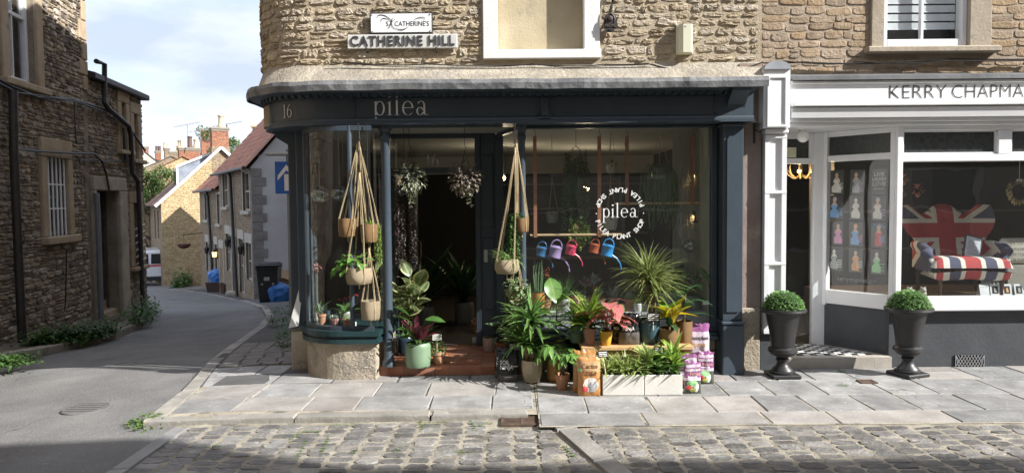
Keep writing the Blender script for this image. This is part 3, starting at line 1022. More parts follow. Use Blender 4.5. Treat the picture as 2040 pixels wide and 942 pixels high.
# bay with its curved plinth
BC = V((-1.6, 0.15))
def bay(rr, extra=0.0, n=14):
    """plan outline of the bay at radius rr (front at BC.y - rr)"""
    k = rr - 0.5
    pts = [V((-1.24 + k * .6, 0.42)), V((-1.31 + k * .9, BC.y - rr))]
    for i in range(n + 1):
        a = rad(270 - 108 * i / n)
        pts.append(V((BC.x + rr * math.cos(a), BC.y + rr * math.sin(a))))
    pts.append(V((BC.x - rr * .9, 0.95)))
    return pts
zsb, zst = Zp(700, 685, -.37), Zp(700, 657, -.30)
mb = MB(); mb.prismz([(p.x, p.y) for p in bay(.49)], -.15, zsb + .003)
pl = mb.build('plinth', stonep, shop, recalc=True)
# rough hacked patch and side block
mb = MB()
xa, zz = -1.38, 0.02
rr3 = random.Random(8)
for i in range(16):
    for j in range(9):
        x = -1.55 + j * .027 + .002 * i; z = .02 + i * .0225
        if x + .03 > -1.305: continue
        if rr3.random() < .3: continue
        d = rr3.uniform(.001, .009); x += rr3.uniform(-.012, .008); z += rr3.uniform(-.012, .012) + j * .006; j_ = lambda: rr3.uniform(-.007, .007)
        q = [(x + j_(), BC.y - .4895, z + j_()), (x + .03 + j_(), BC.y - .4895, z + .012 + j_()), (x + .03 + j_(), BC.y - .4895, z + .022 + j_()), (x + .002 + j_(), BC.y - .4895, z + .012 + j_())]
        cpt = mb.vert((x + rr3.uniform(.006, .02), BC.y - .49 - d, z + rr3.uniform(.006, .016)))
        ii = [mb.vert(v) for v in q]
        for a, b in ((0, 1), (1, 2), (2, 3), (3, 0)): mb.face((ii[a], ii[b], cpt))
mb.build('hacked_patch', mat('hacked_stone', (0.34, 0.30, 0.24), 0.9, (0.48, 0.43, 0.35), 9, bump=0.004), pl, recalc=False)
mb = MB(); mb.bbox(-2.27, -2.05, .13, .9, -.2, zsb + .05, .015)
mb.build('plinth_block', stonep, shop)
mb = MB()
for rr_, za, zb_ in ((.535, zsb, zsb + .045), (.515, zsb + .045, zsb + .075), (.545, zsb + .075, zst)):
    mb.prismz([(p.x, p.y) for p in bay(rr_)], za + .0005, zb_)
mb.build('bay_sill', dkg2, shop)
# bay glazing: curved panes between bars
ztop = zf0 - .005
gl_line = bay(.47, n=18)
def wall_line(mb, pts, z0, z1, m=0):
    mb.strip([[(p.x, p.y, z0) for p in pts], [(p.x, p.y, z1) for p in pts]], m)
pane_pts = gl_line[1:]
fr = MB()
mull = [V((-1.535, BC.y - .47)), gl_line[15], gl_line[-2]]
for p in mull:
    fr.lathe([(.024, zst), (.024, ztop)], 10, (p.x, p.y, 0))
def rail(z0, z1, w_=.02):
    A = bay(.47 + w_, n=18)[1:]; B = bay(.47 - w_, n=18)[1:]
    rows = [[(p.x, p.y, z0) for p in A], [(p.x, p.y, z1) for p in A], [(p.x, p.y, z1) for p in B], [(p.x, p.y, z0) for p in B], [(p.x, p.y, z0) for p in A]]
    fr.strip(rows)
rail(zst, zst + .04); rail(ztop - .05, ztop)
bayw = fr.build('bay_window', dkg, shop)
for a, b in ((1, 2), (2, 15), (15, len(gl_line) - 2)):
    mb = MB(); wall_line(mb, gl_line[a:b + 1], zst + .03, ztop - .04)
    mb.build('pane', glass, bayw, smooth=True, recalc=False)
mb = MB(); wall_line(mb, [V((-1.31, BC.y - .47)), V((-1.25, 0.78))], zst + .03, ztop - .04)
mb.build('pane', glass, bayw, recalc=False)
# side post and panel beside the lane
mb = MB()
mb.bbox(-2.20, -2.06, .2, .42, zst - .1, zf0 + .03, .01)
mb.prism([(-2.46, zf0 + .02), (-2.08, zf0 + .02), (-2.08, zf0 - .30), (-2.19, zf0 - .28), (-2.25, zf0 - .16), (-2.40, zf0 - .07)], .25, .6)
mb.bbox(-2.37, -2.18, .5, .75, -.2, zf0 + .02, .01)
mb.build('corner_post', dkg, shop)

# columns
def column(px, pyb, yy, rr_, z0):
    x = Xp(px, 500, yy)
    mb = MB()
    mb.lathe([(rr_ * 1.35, z0), (rr_ * 1.35, z0 + .04), (rr_ * 1.1, z0 + .06), (rr_, z0 + .09), (rr_ * .93, ztop - .14), (rr_ * 1.15, ztop - .12), (rr_ * 1.15, ztop - .09), (rr_, ztop - .08), (rr_, ztop - .05), (rr_ * 1.4, ztop - .03), (rr_ * 1.4, ztop + .01)], 18, (x, yy, 0))
    return mb.build('column', dkg, shop, smooth=True), x
_, cxl = column(771, 720, -.2, .048, .1)
zwl = Zp(1200, 662, -.05)               # main window sill
_, cxr = column(1041, 560, -.12, .036, zwl - .01)
# step of quarry tiles
sx0, sx1 = -1.31, 0.02
mb = MB(); mb.box(sx0 - .06, .14, -.19, .84, -.1, .09)
stepb = mb.build('step', mat('grout', (0.30, 0.24, 0.19), 0.9), shop)
r = random.Random(4)
tw = 0.15
nx = int((sx1 + .1 - sx0) / tw)
tm = MB(); tm.bbox(-tw / 2 + .003, tw / 2 - .003, -tw / 2 + .003, tw / 2 - .003, -.01, .006, .003)
tme = tm.mesh('tile', tilem)
tm = MB(); tm.bbox(-tw / 2 + .003, tw / 2 - .003, -.006, .01, .003, .092, .003)
tmf = tm.mesh('tile', tilem)
for i in range(nx + 1):
    xx = sx0 - .055 + tw * (i + .5)
    if xx > .1: continue
    inst('tile', tmf, stepb, (xx, -.19, -.001))
    for j in range(7): inst('tile', tme, stepb, (xx, -.19 + tw * (j + .5), .09), (0, 0, r.choice((0, math.pi))))

# main window: sill, frame, glass, stall riser
wL, wR = cxr, Xp(1415, 450, -.05)
zwt = Zp(1230, 256, -.05)
mb = MB(); mb.box(.06, pxa, -.02, .22, -.1, zwl - .06)
ris = mb.build('stall_riser', stonep, shop)
# riser faced with a few dressed blocks
x = .07
for wd in (.42, .5, .38, .45, .3):
    if x + wd > pxa: wd = pxa - x - .005
    for za, zb_ in ((-.02, .19), (.2, zwl - .07)):
        mb = MB(); mb.bbox(x + .004, x + wd - .004, -.045, -.015, za, zb_, .008); mb.build('block', stonep, ris)
    x += wd
mb = MB()
mb.bbox(.04, pxa - .015, -.20, .24, zwl - .06, zwl - .02, .008); mb.bbox(.05, pxa - .018, -.17, .24, zwl - .02, zwl + .004, .004)
mb.build('window_sill', dkg2, shop)
mb = MB()
mb.bbox(wL, wR + .06, -.09, -.02, zwl + .004, zwl + .045, .005); mb.bbox(wL, wR + .06, -.09, -.02, zwt, ztop, .005)
mb.bbox(wR, wR + .06, -.088, -.018, zwl + .045, zwt, .005)
mb.bbox(wR + .06, pxa - .014, -.06, .0, zwl + .004, ztop, .005)
fw = mb.build('shop_window', dkg, shop)
mb = MB(); mb.poly([(wL, -.055, zwl + .04), (wR + .01, -.055, zwl + .04), (wR + .01, -.055, zwt + .01), (wL, -.055, zwt + .01)])
mb.build('pane', glass, fw, recalc=False)
# right return of the lobby: glazed side back to the door jamb
jx, jy = Xp(988, 500, .78), .78
mb = MB()
mb.bar((cxr, -.12, zwl + .03), (jx + .05, jy, zwl + .03), .05, .06); mb.bar((cxr, -.12, zwt + .04), (jx + .05, jy, zwt + .04), .05, .08)
mb.bbox(jx, jx + .09, jy - .04, jy + .04, .1, ztop, .006)
mb.bar((cxr, -.12, zwl * .5), (jx + .05, jy, zwl * .5), .05, zwl - .02)
rw = mb.build('lobby_window', dkg, shop)
mb = MB(); mb.poly([(cxr, -.12, zwl + .05), (jx + .05, jy, zwl + .05), (jx + .05, jy, zwt), (cxr, -.12, zwt)])
mb.build('pane', glass, rw, recalc=False)
# lobby door frame, transom light, door
dxl, dxr = Xp(776, 500, .8), Xp(948, 500, .8)
zdt = Zp(870, 340, .8)
zdh = Zp(870, 276, .8)
mb = MB()
mb.bbox(dxl - .07, dxl, .76, .84, .1, ztop + .03, .005); mb.bbox(dxr, dxr + .06, .76, .84, .1, ztop + .03, .005)
mb.bbox(dxl, dxr, .765, .835, zdt - .03, zdt + .03, .005); mb.bbox(dxl, dxr, .765, .835, zdh, zdh + .09, .005)
mb.bbox(dxr + .06, jx + .0, .77, .83, .1, ztop + .03, .005)
mb.bbox(dxr + .08, jx - .02, .755, .772, .5, 1.3, .008); mb.bbox(dxr + .08, jx - .02, .755, .772, 1.4, 2.2, .008)
mb.bbox(-1.36, -1.27, .75, .85, .1, ztop + .03, .005)
dfr = mb.build('door_frame', dkg, shop)
mb = MB(); mb.poly([(dxl, .80, zdt + .03), (dxr, .80, zdt + .03), (dxr, .80, zdh), (dxl, .80, zdh)])
tl = mb.build('transom_light', glass, dfr, recalc=False)
a = P(850, 333, .8)
mb = MB(); write_16(mb, upright((a.x, .795, a.z), 0.095))
mb.build('gilt_number', mat('etched_white', (0.5, 0.52, 0.52), 0.6), tl, recalc=False)
# glazed door, standing open inwards
ang = rad(78)
DT = Matrix.Translation((dxl + .01, .83, 0)) @ Matrix.Rotation(ang, 4, 'Z')
dw = dxr - dxl - .03
mb = MB(DT)
mb.bbox(0, .1, 0, .045, .11, zdt - .035, .004); mb.bbox(dw - .1, dw, 0, .045, .11, zdt - .035, .004)
mb.bbox(.1, dw - .1, 0, .045, .11, .42, .004); mb.bbox(.1, dw - .1, 0, .045, zdt - .15, zdt - .035, .004)
door = mb.build('door', dkg, shop)
mb = MB(DT); mb.poly([(.1, .02, .42), (dw - .1, .02, .42), (dw - .1, .02, zdt - .15), (.1, .02, zdt - .15)])
mb.build('pane', glass, door, recalc=False)
mb = MB(DT); mb.tube([(dw - .05, -.03, 1.0), (dw - .05, -.05, 1.02), (dw - .05, -.05, 1.2), (dw - .05, -.03, 1.22)], .009, 8)
mb.build('door_handle', mat('brass', (0.5, 0.36, 0.14), 0.35, metal=1), door)
mb = MB(); q = P(968, 510, .75); mb.bbox(q.x - .022, q.x + .022, .745, .762, q.z - .07, q.z + .07, .006)
mb.build('bell_plate', mat('bell_grey', (0.42, 0.44, 0.42), 0.5), dfr)

# the room behind
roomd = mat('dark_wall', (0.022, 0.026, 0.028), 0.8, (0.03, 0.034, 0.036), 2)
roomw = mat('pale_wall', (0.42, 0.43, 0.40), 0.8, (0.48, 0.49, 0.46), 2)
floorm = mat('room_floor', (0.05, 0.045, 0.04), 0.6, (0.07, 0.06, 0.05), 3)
x0_, x1_, y0_, y1_ = -2.1, 2.38, 0.3, 5.0
cz = zf0 + .12
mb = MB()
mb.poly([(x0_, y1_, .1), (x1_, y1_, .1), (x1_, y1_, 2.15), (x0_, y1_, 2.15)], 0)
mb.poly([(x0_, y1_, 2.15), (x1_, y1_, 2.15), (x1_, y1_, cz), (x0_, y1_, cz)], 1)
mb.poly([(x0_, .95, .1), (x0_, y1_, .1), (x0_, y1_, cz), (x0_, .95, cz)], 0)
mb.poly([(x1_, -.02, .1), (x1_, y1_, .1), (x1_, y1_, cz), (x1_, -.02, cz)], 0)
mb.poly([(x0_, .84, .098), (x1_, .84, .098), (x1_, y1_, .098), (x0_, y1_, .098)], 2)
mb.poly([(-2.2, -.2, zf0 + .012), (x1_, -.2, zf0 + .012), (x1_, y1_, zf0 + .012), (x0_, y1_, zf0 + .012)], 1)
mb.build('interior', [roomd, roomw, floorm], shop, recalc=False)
mb = MB(); mb.box(.16, wR + .06, .03, .62, zwl + .16, zwl + .185); mb.box(.16, wR + .06, .04, .06, zwl - .02, zwl + .16); mb.box(.16, wR + .06, .60, .62, .1, zwl + .16)
mb.build('window_ledge', mat('ledge_white', (0.38, 0.40, 0.41), 0.6), shop)
mb = MB(); mb.prismz([(p.x, p.y) for p in bay(.44)][0:-1] + [(-2.0, .7), (-1.28, .7)], zst - .06, zst - .002)
mb.build('bay_ledge', mat('ledge_grey', (0.12, 0.13, 0.13), 0.6), shop)
# boarded return wall at the right of the window display
mb = MB()
xb0 = Xp(1342, 400, .5)
for k in range(7):
    xa = xb0 + k * .085
    mb.bbox(xa + .002, xa + .083, .55, .57, zwl, zf0, .004)
mb.box(1.95, 1.97, .0, .56, zwl, zf0)
mb.build('display_board', mat('cream_board', (0.36, 0.37, 0.33), 0.7), shop)
# shelves along the back of the room with dim stock
mb = MB()
for z in (.75, 1.15, 1.55, 1.95):
    mb.box(-.2, 2.2, 4.6, 4.95, z, z + .03)
mb.build('shelf', mat('shelf_dark', (0.10, 0.075, 0.05), 0.6), shop)
# unseen block added behind, sized to shade the lane and the white gable
mb = MB()
mb.box(-2.6, 9.5, b0.y + .03, 19.5, -3, 9.6)
rear = tag(mb.build('rear_shade_block', mort), 'plain unseen stone block added behind the corner shop to shade the lane', 'building')
# ============================================================ THE WHITE SHOP NEXT DOOR
gift = thing('gift_shop_building', 'white fronted gift shop below a coursed brown stone wall', 'building', (4.5, 0, 0), world=True)
brk = mat('coursed_stone', (0.30, 0.215, 0.135), 0.9, (0.42, 0.315, 0.21), 9, 9, bump=0.016, bscale=34, rand=0.2, spots=((0.24, 0.19, 0.14), 7, 0.56, 0.74))
mort2 = mat('brown_mortar', (0.31, 0.25, 0.185), 0.95, (0.42, 0.35, 0.27), 6, bump=0.008, bscale=50)
asht = mat('weathered_ashlar', (0.30, 0.25, 0.185), 0.85, (0.42, 0.36, 0.28), 4, 8, bump=0.006, bscale=30, spots=((0.18, 0.16, 0.14), 4, 0.54, 0.7))
rised = mat('riser_paint', (0.045, 0.050, 0.058), 0.6, (0.06, 0.066, 0.075), 4, bump=0.003, bscale=30, spots=((0.3, 0.29, 0.28), 26, 0.69, 0.8))
gx0, gx1 = 2.47, 9.5
zw0 = Zp(1800, 142, 0.0)
ux0, ux1 = Xp(1735, 50, 0), Xp(1975, 50, 0)
us0 = Zp(1850, 104, -.08); us1 = Zp(1850, 91, -.08)
hx0, hx1 = Xp(1762, 50, 0), Xp(1930, 50, 0)
mb = MB()
T0 = frame((0, 0.02, 0), (1, 0))
mb.T = T0
holed(mb, gx0, gx1, zw0 - .2, 8.2, [(hx0, us1 - .01, hx1, us1 + 1.7)], 0.2)
mb.T = None
mb.poly([(gx0, .02, 8.2), (gx1, .02, 8.2), (gx1, 7, 8.2), (gx0, 7, 8.2)])
mb.poly([(gx1, .02, -.1), (gx1, 7, -.1), (gx1, 7, 8.2), (gx1, .02, 8.2)])
mb.poly([(gx0 + .02, 7, -.1), (gx1, 7, -.1), (gx1, 7, 8.2), (gx0 + .02, 7, 8.2)])
gw = mb.build('wall', mort2, gift, recalc=False)
r = random.Random(31)
CRS = [stone_mesh('stone', brk, 300 + i, 12, 0.05, 0.14, True) for i in range(14)]
st = courses(gx0 + .01, 6.6, zw0 - .02, zw0 + 1.1, (0.075, 0.105), (0.13, 0.29), [(ux0, us0 - .005, ux1, 9), (ux0 - .07, us0 - .01, ux1 + .07, us1 + .005)], r, 0.012, 0.04)
lay(st, CRS, gw, lambda u, v: ((u, .02, v), 0), 0.008, r)
# upper sash window
uw = MB(); 
for q in ((hx0, hx0 + .045, us1, us1 + 1.7), (hx1 - .05, hx1, us1, us1 + 1.7)): uw.bbox(q[0], q[1], .03, .14, q[2], q[3], .005)
uw.bbox(hx0 + .045, hx1 - .05, .03, .13, us1, us1 + .085, .005)
xm = (hx0 + hx1) / 2 - .01
uw.bbox(xm - .014, xm + .014, .06, .11, us1 + .085, us1 + 1.6, .004)
upw = uw.build('sash_window', white, gift)
for a, b in ((hx0 + .045, xm - .014), (xm + .014, hx1 - .05)):
    mb = MB(); mb.poly([(a, .085, us1 + .085), (b, .085, us1 + .085), (b, .085, us1 + 1.6), (a, .085, us1 + 1.6)]); mb.build('pane', glass, upw, recalc=False)
blm = mat('blind_white', (0.62, 0.63, 0.66), 0.6)
for k in range(12):
    mb = MB(); z = us1 + .20 + k * .085
    mb.hexa([(hx0 + .05, .135, z), (hx1 - .055, .135, z), (hx1 - .055, .185, z + .03), (hx0 + .05, .185, z + .03), (hx0 + .05, .135, z + .006), (hx1 - .055, .135, z + .006), (hx1 - .055, .185, z + .036), (hx0 + .05, .185, z + .036)])
    mb.hexa([(hx0 + .05, .14, z + .006), (hx1 - .055, .14, z + .006), (hx1 - .055, .144, z + .008), (hx0 + .05, .144, z + .008), (hx0 + .05, .14, z + .07), (hx1 - .055, .14, z + .07), (hx1 - .055, .144, z + .07), (hx0 + .05, .144, z + .07)])
    mb.build('blind_slat', blm, upw)
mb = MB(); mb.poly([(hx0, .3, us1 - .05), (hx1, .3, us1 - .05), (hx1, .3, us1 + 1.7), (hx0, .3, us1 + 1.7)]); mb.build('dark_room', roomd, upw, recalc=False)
for a, b in ((ux0, hx0 - .003), (hx1 + .003, ux1)):
    mb = MB(); mb.bbox(a, b, -.012, .2, us1 + .002, us1 + 1.7, .008); mb.build('window_jamb', asht, upw)
mb = MB(); mb.bbox(ux0 - .06, ux1 + .06, -.08, .12, us0, us1, .012); mb.build('window_sill', asht, upw)

# fascia
zl1, zl0 = Zp(1800, 148, -.2), Zp(1800, 157, -.2)
zg1, zg0 = Zp(1800, 160, -.16), Zp(1800, 205, -.16)
px1 = Xp(1575, 200, -.12)
mb = MB()
mb.hexa([(px1 + .01, -.165, zl0), (gx1, -.165, zl0), (gx1, .05, zl1 + .005), (px1 + .01, .05, zl1 + .005), (px1 + .01, -.165, zl1 - .004), (gx1, -.165, zl1 - .004), (gx1, .05, zl1 + .05), (px1 + .01, .05, zl1 + .05)])
mb.build('lead_capping', mat('lead_dark', (0.09, 0.095, 0.10), 0.6, (0.16, 0.165, 0.17), 4, bump=0.004, bscale=15), gift)
mb = MB()
x = gx0
mb.box(px1, gx1, -.12, .1, zg0, zl0 + .0)
mb.bbox(px1, gx1, -.14, -.1, zl0 - .03, zl0 - .004, .004)
mb.bbox(px1, gx1, -.20, .1, zg0 - .03, zg0 + .012, .006)
fas = mb.build('fascia', whitep, gift)
mb = MB()
tz = (zg0 + zg1) / 2 - .008
hh = Zp(1900, 162, -.125) - Zp(1900, 190, -.125)
for tx, pa_, pb_ in (('KERRY', 1772, 1886), ('CHAPMAN', 1897, 2066)):
    mb = MB(); x0 = Xp(pa_, 180, -.125)
    text_mb(mb, tx, hh * 1.42, at((x0, -.124, tz)), align='LEFT', bold=-.0035)
    lo_, hi_ = min(v[0] for v in mb.v), max(v[0] for v in mb.v); k_ = (Xp(pb_, 180, -.125) - x0) / (hi_ - lo_)
    mb.v = [(x0 + (a - lo_) * k_, b, c) for a, b, c in mb.v]
    mb.build('lettering', mat('sign_black', (0.025, 0.025, 0.028), 0.5), fas, recalc=False)
# frieze and mouldings under the fascia
zq1, zq0 = zg0 - .03, Zp(1900, 258, 0)
mb = MB()
mb.hexa([(px1, -.155, zq0 + .11), (gx1, -.155, zq0 + .11), (gx1, .05, zq0 + .11), (px1, .05, zq0 + .11), (px1, -.175, zq1 - .01), (gx1, -.175, zq1 - .01), (gx1, .05, zq1 - .01), (px1, .05, zq1 - .01)])
mb.bbox(px1, gx1, -.12, .05, zq0 + .07, zq0 + .108, .006); mb.bbox(px1, gx1, -.085, .05, zq0 + .035, zq0 + .068, .006)
mb.build('frieze', white, gift)
# pilaster with a round-headed console box
pa, pb = Xp(1521, 200, -.2), Xp(1574, 200, -.2)
zk1, zk0 = Zp(1548, 122, -.2), Zp(1548, 255, -.2)
mb = MB()
hw = (pb - pa) / 2; xc = (pa + pb) / 2
arc = [(xc + hw * math.cos(rad(a)), zk1 - hw * .62 + hw * .62 * math.sin(rad(a))) for a in range(0, 181, 15)]
mb.prism([(pa, zk0), (pb, zk0)] + arc, -.20, .05)
pilr = mb.build('pilaster', white, gift)
mb = MB()
i0, i1, j0, j1 = pa + .055, pb - .05, zk0 + .03, zk1 - .16
for q in ((i0 - .02, i1 + .02, j0 - .02, j0), (i0 - .02, i1 + .02, j1, j1 + .02), (i0 - .02, i0, j0, j1), (i1, i1 + .02, j0, j1)): mb.box(q[0], q[1], -.215, -.195, q[2], q[3])
mb.build('console_panel', white, pilr)
mb = MB(); mb.prism(arc, -.225, .03); mb.build('console_cap', mat('lead_cap', (0.25, 0.27, 0.3), 0.5, (0.36, 0.38, 0.41), 4), pilr)
la, lb = Xp(1523, 450, -.12), Xp(1566, 450, -.12)
zp0 = Zp(1545, 664, -.12)
mb = MB()
mb.box(la, lb, -.10, .08, zp0, zk0 - .002); mb.bbox(la - .008, lb + .008, -.15, .08, zk0 - .05, zk0 - .004, .01)
for za, zb_ in ((zp0 + .02, 1.05), (1.08, 1.75), (1.78, zk0 - .09)):
    mb.box(la, la + .045, -.125, -.1, za, zb_); mb.box(lb - .045, lb, -.125, -.1, za, zb_)
for z in (zp0, 1.05, 1.75, zk0 - .09): mb.box(la, lb, -.128, -.1, z, z + .03)
mb.build('pilaster_shaft', white, pilr)
mb = MB(); mb.box(la - .02, lb + .03, -.08, .6, -.05, zp0 - .003); mb.build('pilaster_foot', rised, pilr)

# angled entrance: side window from the corner post back to the door
CP = V((Xp(1784, 450, 0), 0.0)); DPt = V((Xp(1640, 450, .62), 0.62))
ztr1, ztr0 = Zp(1900, 260, 0), Zp(1900, 306, 0)
zmt, zmb = Zp(1900, 326, 0), Zp(1900, 590, 0)
zsb2 = Zp(1900, 617, 0)
AT = frame((DPt.x, DPt.y, 0), (CP.x - DPt.x, CP.y - DPt.y))
AL = (CP - DPt).length
mb = MB(AT)
mb.bbox(0, .055, -.03, .05, zsb2 - .02, zq0 + .035, .005); mb.bbox(AL - .05, AL, -.03, .05, zsb2, zq0 + .035, .005)
mb.bbox(.055, AL - .05, -.025, .045, ztr0 - .045, ztr0 + .02, .005); mb.bbox(.055, AL - .05, -.025, .045, ztr1 - .01, zq0 + .035, .005)
mb.bbox(.055, AL - .05, -.035, .045, zsb2, zmb + .01, .006)
aw = mb.build('angled_window', white, gift)
mb = MB(AT); mb.poly([(.05, .01, zmb), (AL - .045, .01, zmb), (AL - .045, .01, ztr0 - .04), (.05, .01, ztr0 - .04)]); mb.build('pane', glass, aw, recalc=False)
obs = mat('obscured_glass', (0.035, 0.04, 0.04), 0.12, (0.06, 0.065, 0.062), 30, bump=0.004, bscale=60)
mb = MB(AT); mb.poly([(.05, .012, ztr0), (AL - .045, .012, ztr0), (AL - .045, .012, ztr1), (.05, .012, ztr1)]); mb.build('transom_pane', obs, aw, recalc=False)
mb = MB(AT); mb.bbox(-.0, AL, -.01, .05, -.03, zsb2 - .003, .004); mb.build('stall_riser', rised, aw)
# door and its frame at the back of the entrance
mb = MB()
dx0, dx1 = 2.62, DPt.x - .0
e0 = Xp(1618, 450, .62)
mb.bbox(e0, dx1 + .02, .59, .67, .11, zq0 + .035, .005); mb.bbox(dx0 + .0, e0, .6, .66, ztr0 - .06, ztr0 + .0, .004); mb.bbox(dx0, e0, .6, .66, ztr1 - .02, zq0 + .035, .004)
mb.bbox(e0 - .045, e0, .605, .655, ztr0, ztr1 - .02, .004)
dfw = mb.build('door_frame', white, gift)
mb = MB(); mb.poly([(dx0, .63, ztr0), (e0, .63, ztr0), (e0, .63, ztr1 - .02), (dx0, .63, ztr1 - .02)]); mb.build('transom_pane', obs, dfw, recalc=False)
mb = MB(); mb.box(Xp(1566, 300, .6), Xp(1586, 300, .6), .595, .6, Zp(1580, 314, .6), Zp(1580, 294, .6)); mb.build('notice', mat('notice_cream', (0.55, 0.54, 0.38), 0.6), dfw)
mb = MB(); mb.poly([(dx0, .64, .11), (e0, .64, .11), (e0, .64, ztr0 - .06), (dx0, .64, ztr0 - .06)]); mb.build('door_glass', glass, dfw, recalc=False)
mb = MB(); mb.box(2.60, 2.62, -.05, .66, -.05, zq0 + .1); mb.build('lobby_side', white, gift)
mb = MB(); mb.box(2.6, CP.x, -.02, .66, zq0 + .036, zq0 + .06); mb.build('lobby_ceiling', white, gift)
# step and chequer tiles
zst2 = 0.115
mb = MB(); mb.prismz([(2.60, -.07), (CP.x - .05, -.07), (CP.x - .05, .03), (DPt.x + .03, .62), (2.60, .66)], -.05, zst2)
stp = mb.build('step', mat('step_stone', (0.34, 0.31, 0.27), 0.85, (0.46, 0.43, 0.38), 4, bump=0.006), gift)
mb1 = MB(); mb1.bbox(-.034, .034, -.034, .034, -.004, .003, .0015)
tb = mb1.mesh('tile', mat('tile_black', (0.02, 0.02, 0.022), 0.3)); mb1 = MB(); mb1.bbox(-.034, .034, -.034, .034, -.004, .003, .0015)
tw_ = mb1.mesh('tile', mat('tile_white', (0.66, 0.66, 0.64), 0.35))
for i in range(17):
    for j in range(8):
        x, y = 2.70 + i * .0695, .075 + j * .0695
        lim = CP.x + (DPt.x - CP.x) * (y / .62) - .10
        if x < lim: inst('tile', tb if (i + j) % 2 else tw_, stp, (x, y, zst2 + .001))
# main window
mb = MB()
cpx = CP.x
mb.bbox(cpx - .02, cpx + .04, -.05, .05, zsb2, zq0 + .035, .006)
tA, tB, tC = Xp(1797, 280, 0), Xp(1985, 280, 0), Xp(2012, 280, 0)
mb.bbox(cpx + .04, gx1, -.035, .05, ztr0 - .08, ztr0 - .012, .006); mb.bbox(cpx + .04, gx1, -.03, .05, ztr1, zq0 + .035, .006)
mb.bbox(cpx + .04, tA, -.03, .05, ztr0 - .01, ztr1, .003); mb.bbox(tB, tC, -.032, .05, ztr0 - .01, ztr1, .006); mb.bbox(5.7, 5.85, -.032, .05, ztr0 - .01, ztr1, .006)
mb.bbox(5.72, 5.78, -.032, .05, zmb, ztr0 - .08, .006)
mb.bbox(cpx - .03, gx1, -.09, .06, zsb2, zmb, .01)
mw = mb.build('shop_window', white, gift)
mb = MB(); mb.poly([(cpx + .04, .0, zmb), (gx1, .0, zmb), (gx1, .0, ztr0 - .08), (cpx + .04, .0, ztr0 - .08)]); mb.build('pane', glass, mw, recalc=False)
for a, b in ((tA, tB), (tC, 5.7), (5.85, 7.4)):
    mb = MB(); mb.poly([(a, .02, ztr0 - .01), (b, .02, ztr0 - .01), (b, .02, ztr1), (a, .02, ztr1)]); mb.build('transom_pane', obs, mw, recalc=False)
    mb = MB()
    for q in ((a, b, ztr0 - .01, ztr0 + .012), (a, b, ztr1 - .014, ztr1), (a, a + .014, ztr0, ztr1), (b - .014, b, ztr0, ztr1)): mb.box(q[0], q[1], -.012, .018, q[2], q[3])
    mb.build('transom_frame', white, mw)
mb = MB(); mb.box(cpx - .05, gx1, -.005, .2, -.1, zsb2 - .003)
rs2 = mb.build('stall_riser', rised, gift)
va, vb, vz0, vz1 = Xp(1903, 716, -.01), Xp(1960, 716, -.01), Zp(1930, 729, -.01), Zp(1930, 706, -.01)
mb = MB(); mb.box(va, vb, -.012, -.006, vz0, vz1); vent = mb.build('air_vent', mat('vent_hole', (0.02, 0.02, 0.02), 0.9), rs2)
mb = MB()
nv = 9
for k in range(nv + 1):
    x = va + (vb - va) * k / nv
    for s_ in (-1, 1):
        dz = vz1 - vz0
        mb.bar((max(va, min(vb, x)), -.016, vz0), (max(va, min(vb, x + s_ * dz * .62)), -.016, vz1), .004, .006, up=(0, 1, 0))
mb.build('vent_lattice', mat('vent_metal', (0.35, 0.35, 0.36), 0.5), vent)
# room behind: floor of the window display, dark walls
mb = MB()
R1 = 4.6
mb.poly([(gx0 + .16, R1, .1), (gx1, R1, .1), (gx1, R1, zq0 + .06), (gx0 + .16, R1, zq0 + .06)], 0)
mb.poly([(gx0 + .15, .66, .1), (gx0 + .15, R1, .1), (gx0 + .15, R1, zq0 + .06), (gx0 + .15, .66, zq0 + .06)], 0)
mb.poly([(gx1 - .02, 0, .1), (gx1 - .02, R1, .1), (gx1 - .02, R1, zq0 + .06), (gx1 - .02, 0, zq0 + .06)], 0)
mb.poly([(gx0, .66, .1), (gx1, .66, .1), (gx1, R1, .1), (gx0, R1, .1)], 1)
mb.poly([(gx0, .05, zq0 + .061), (gx1, .05, zq0 + .061), (gx1, R1, zq0 + .061), (gx0, R1, zq0 + .061)], 0)
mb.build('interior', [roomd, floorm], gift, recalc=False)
zdf = zmb - .03
mb = MB(); mb.prismz([(CP.x - .01, .06), (gx1 - .03, .06), (gx1 - .03, 1.25), (DPt.x + .05, 1.25), (DPt.x + .05, .66)], .12, zdf)
mb.build('display_floor', mat('display_wood', (0.13, 0.08, 0.045), 0.5, (0.18, 0.115, 0.065), 8), gift)
mb = MB(); mb.box(3.75, 3.80, 1.9, 1.95, .1, 2.4); mb.box(4.0, 4.04, 1.9, 1.95, .1, 2.4); mb.box(3.8, 4.0, 1.92, 1.94, .1, 2.4)
mb.box(4.05, 8, 2.5, 2.54, 1.0, 1.03); mb.box(4.05, 8, 2.5, 2.54, 1.5, 1.53)
mb.build('shop_fitting', mat('fitting_brown', (0.10, 0.085, 0.07), 0.6), gift)

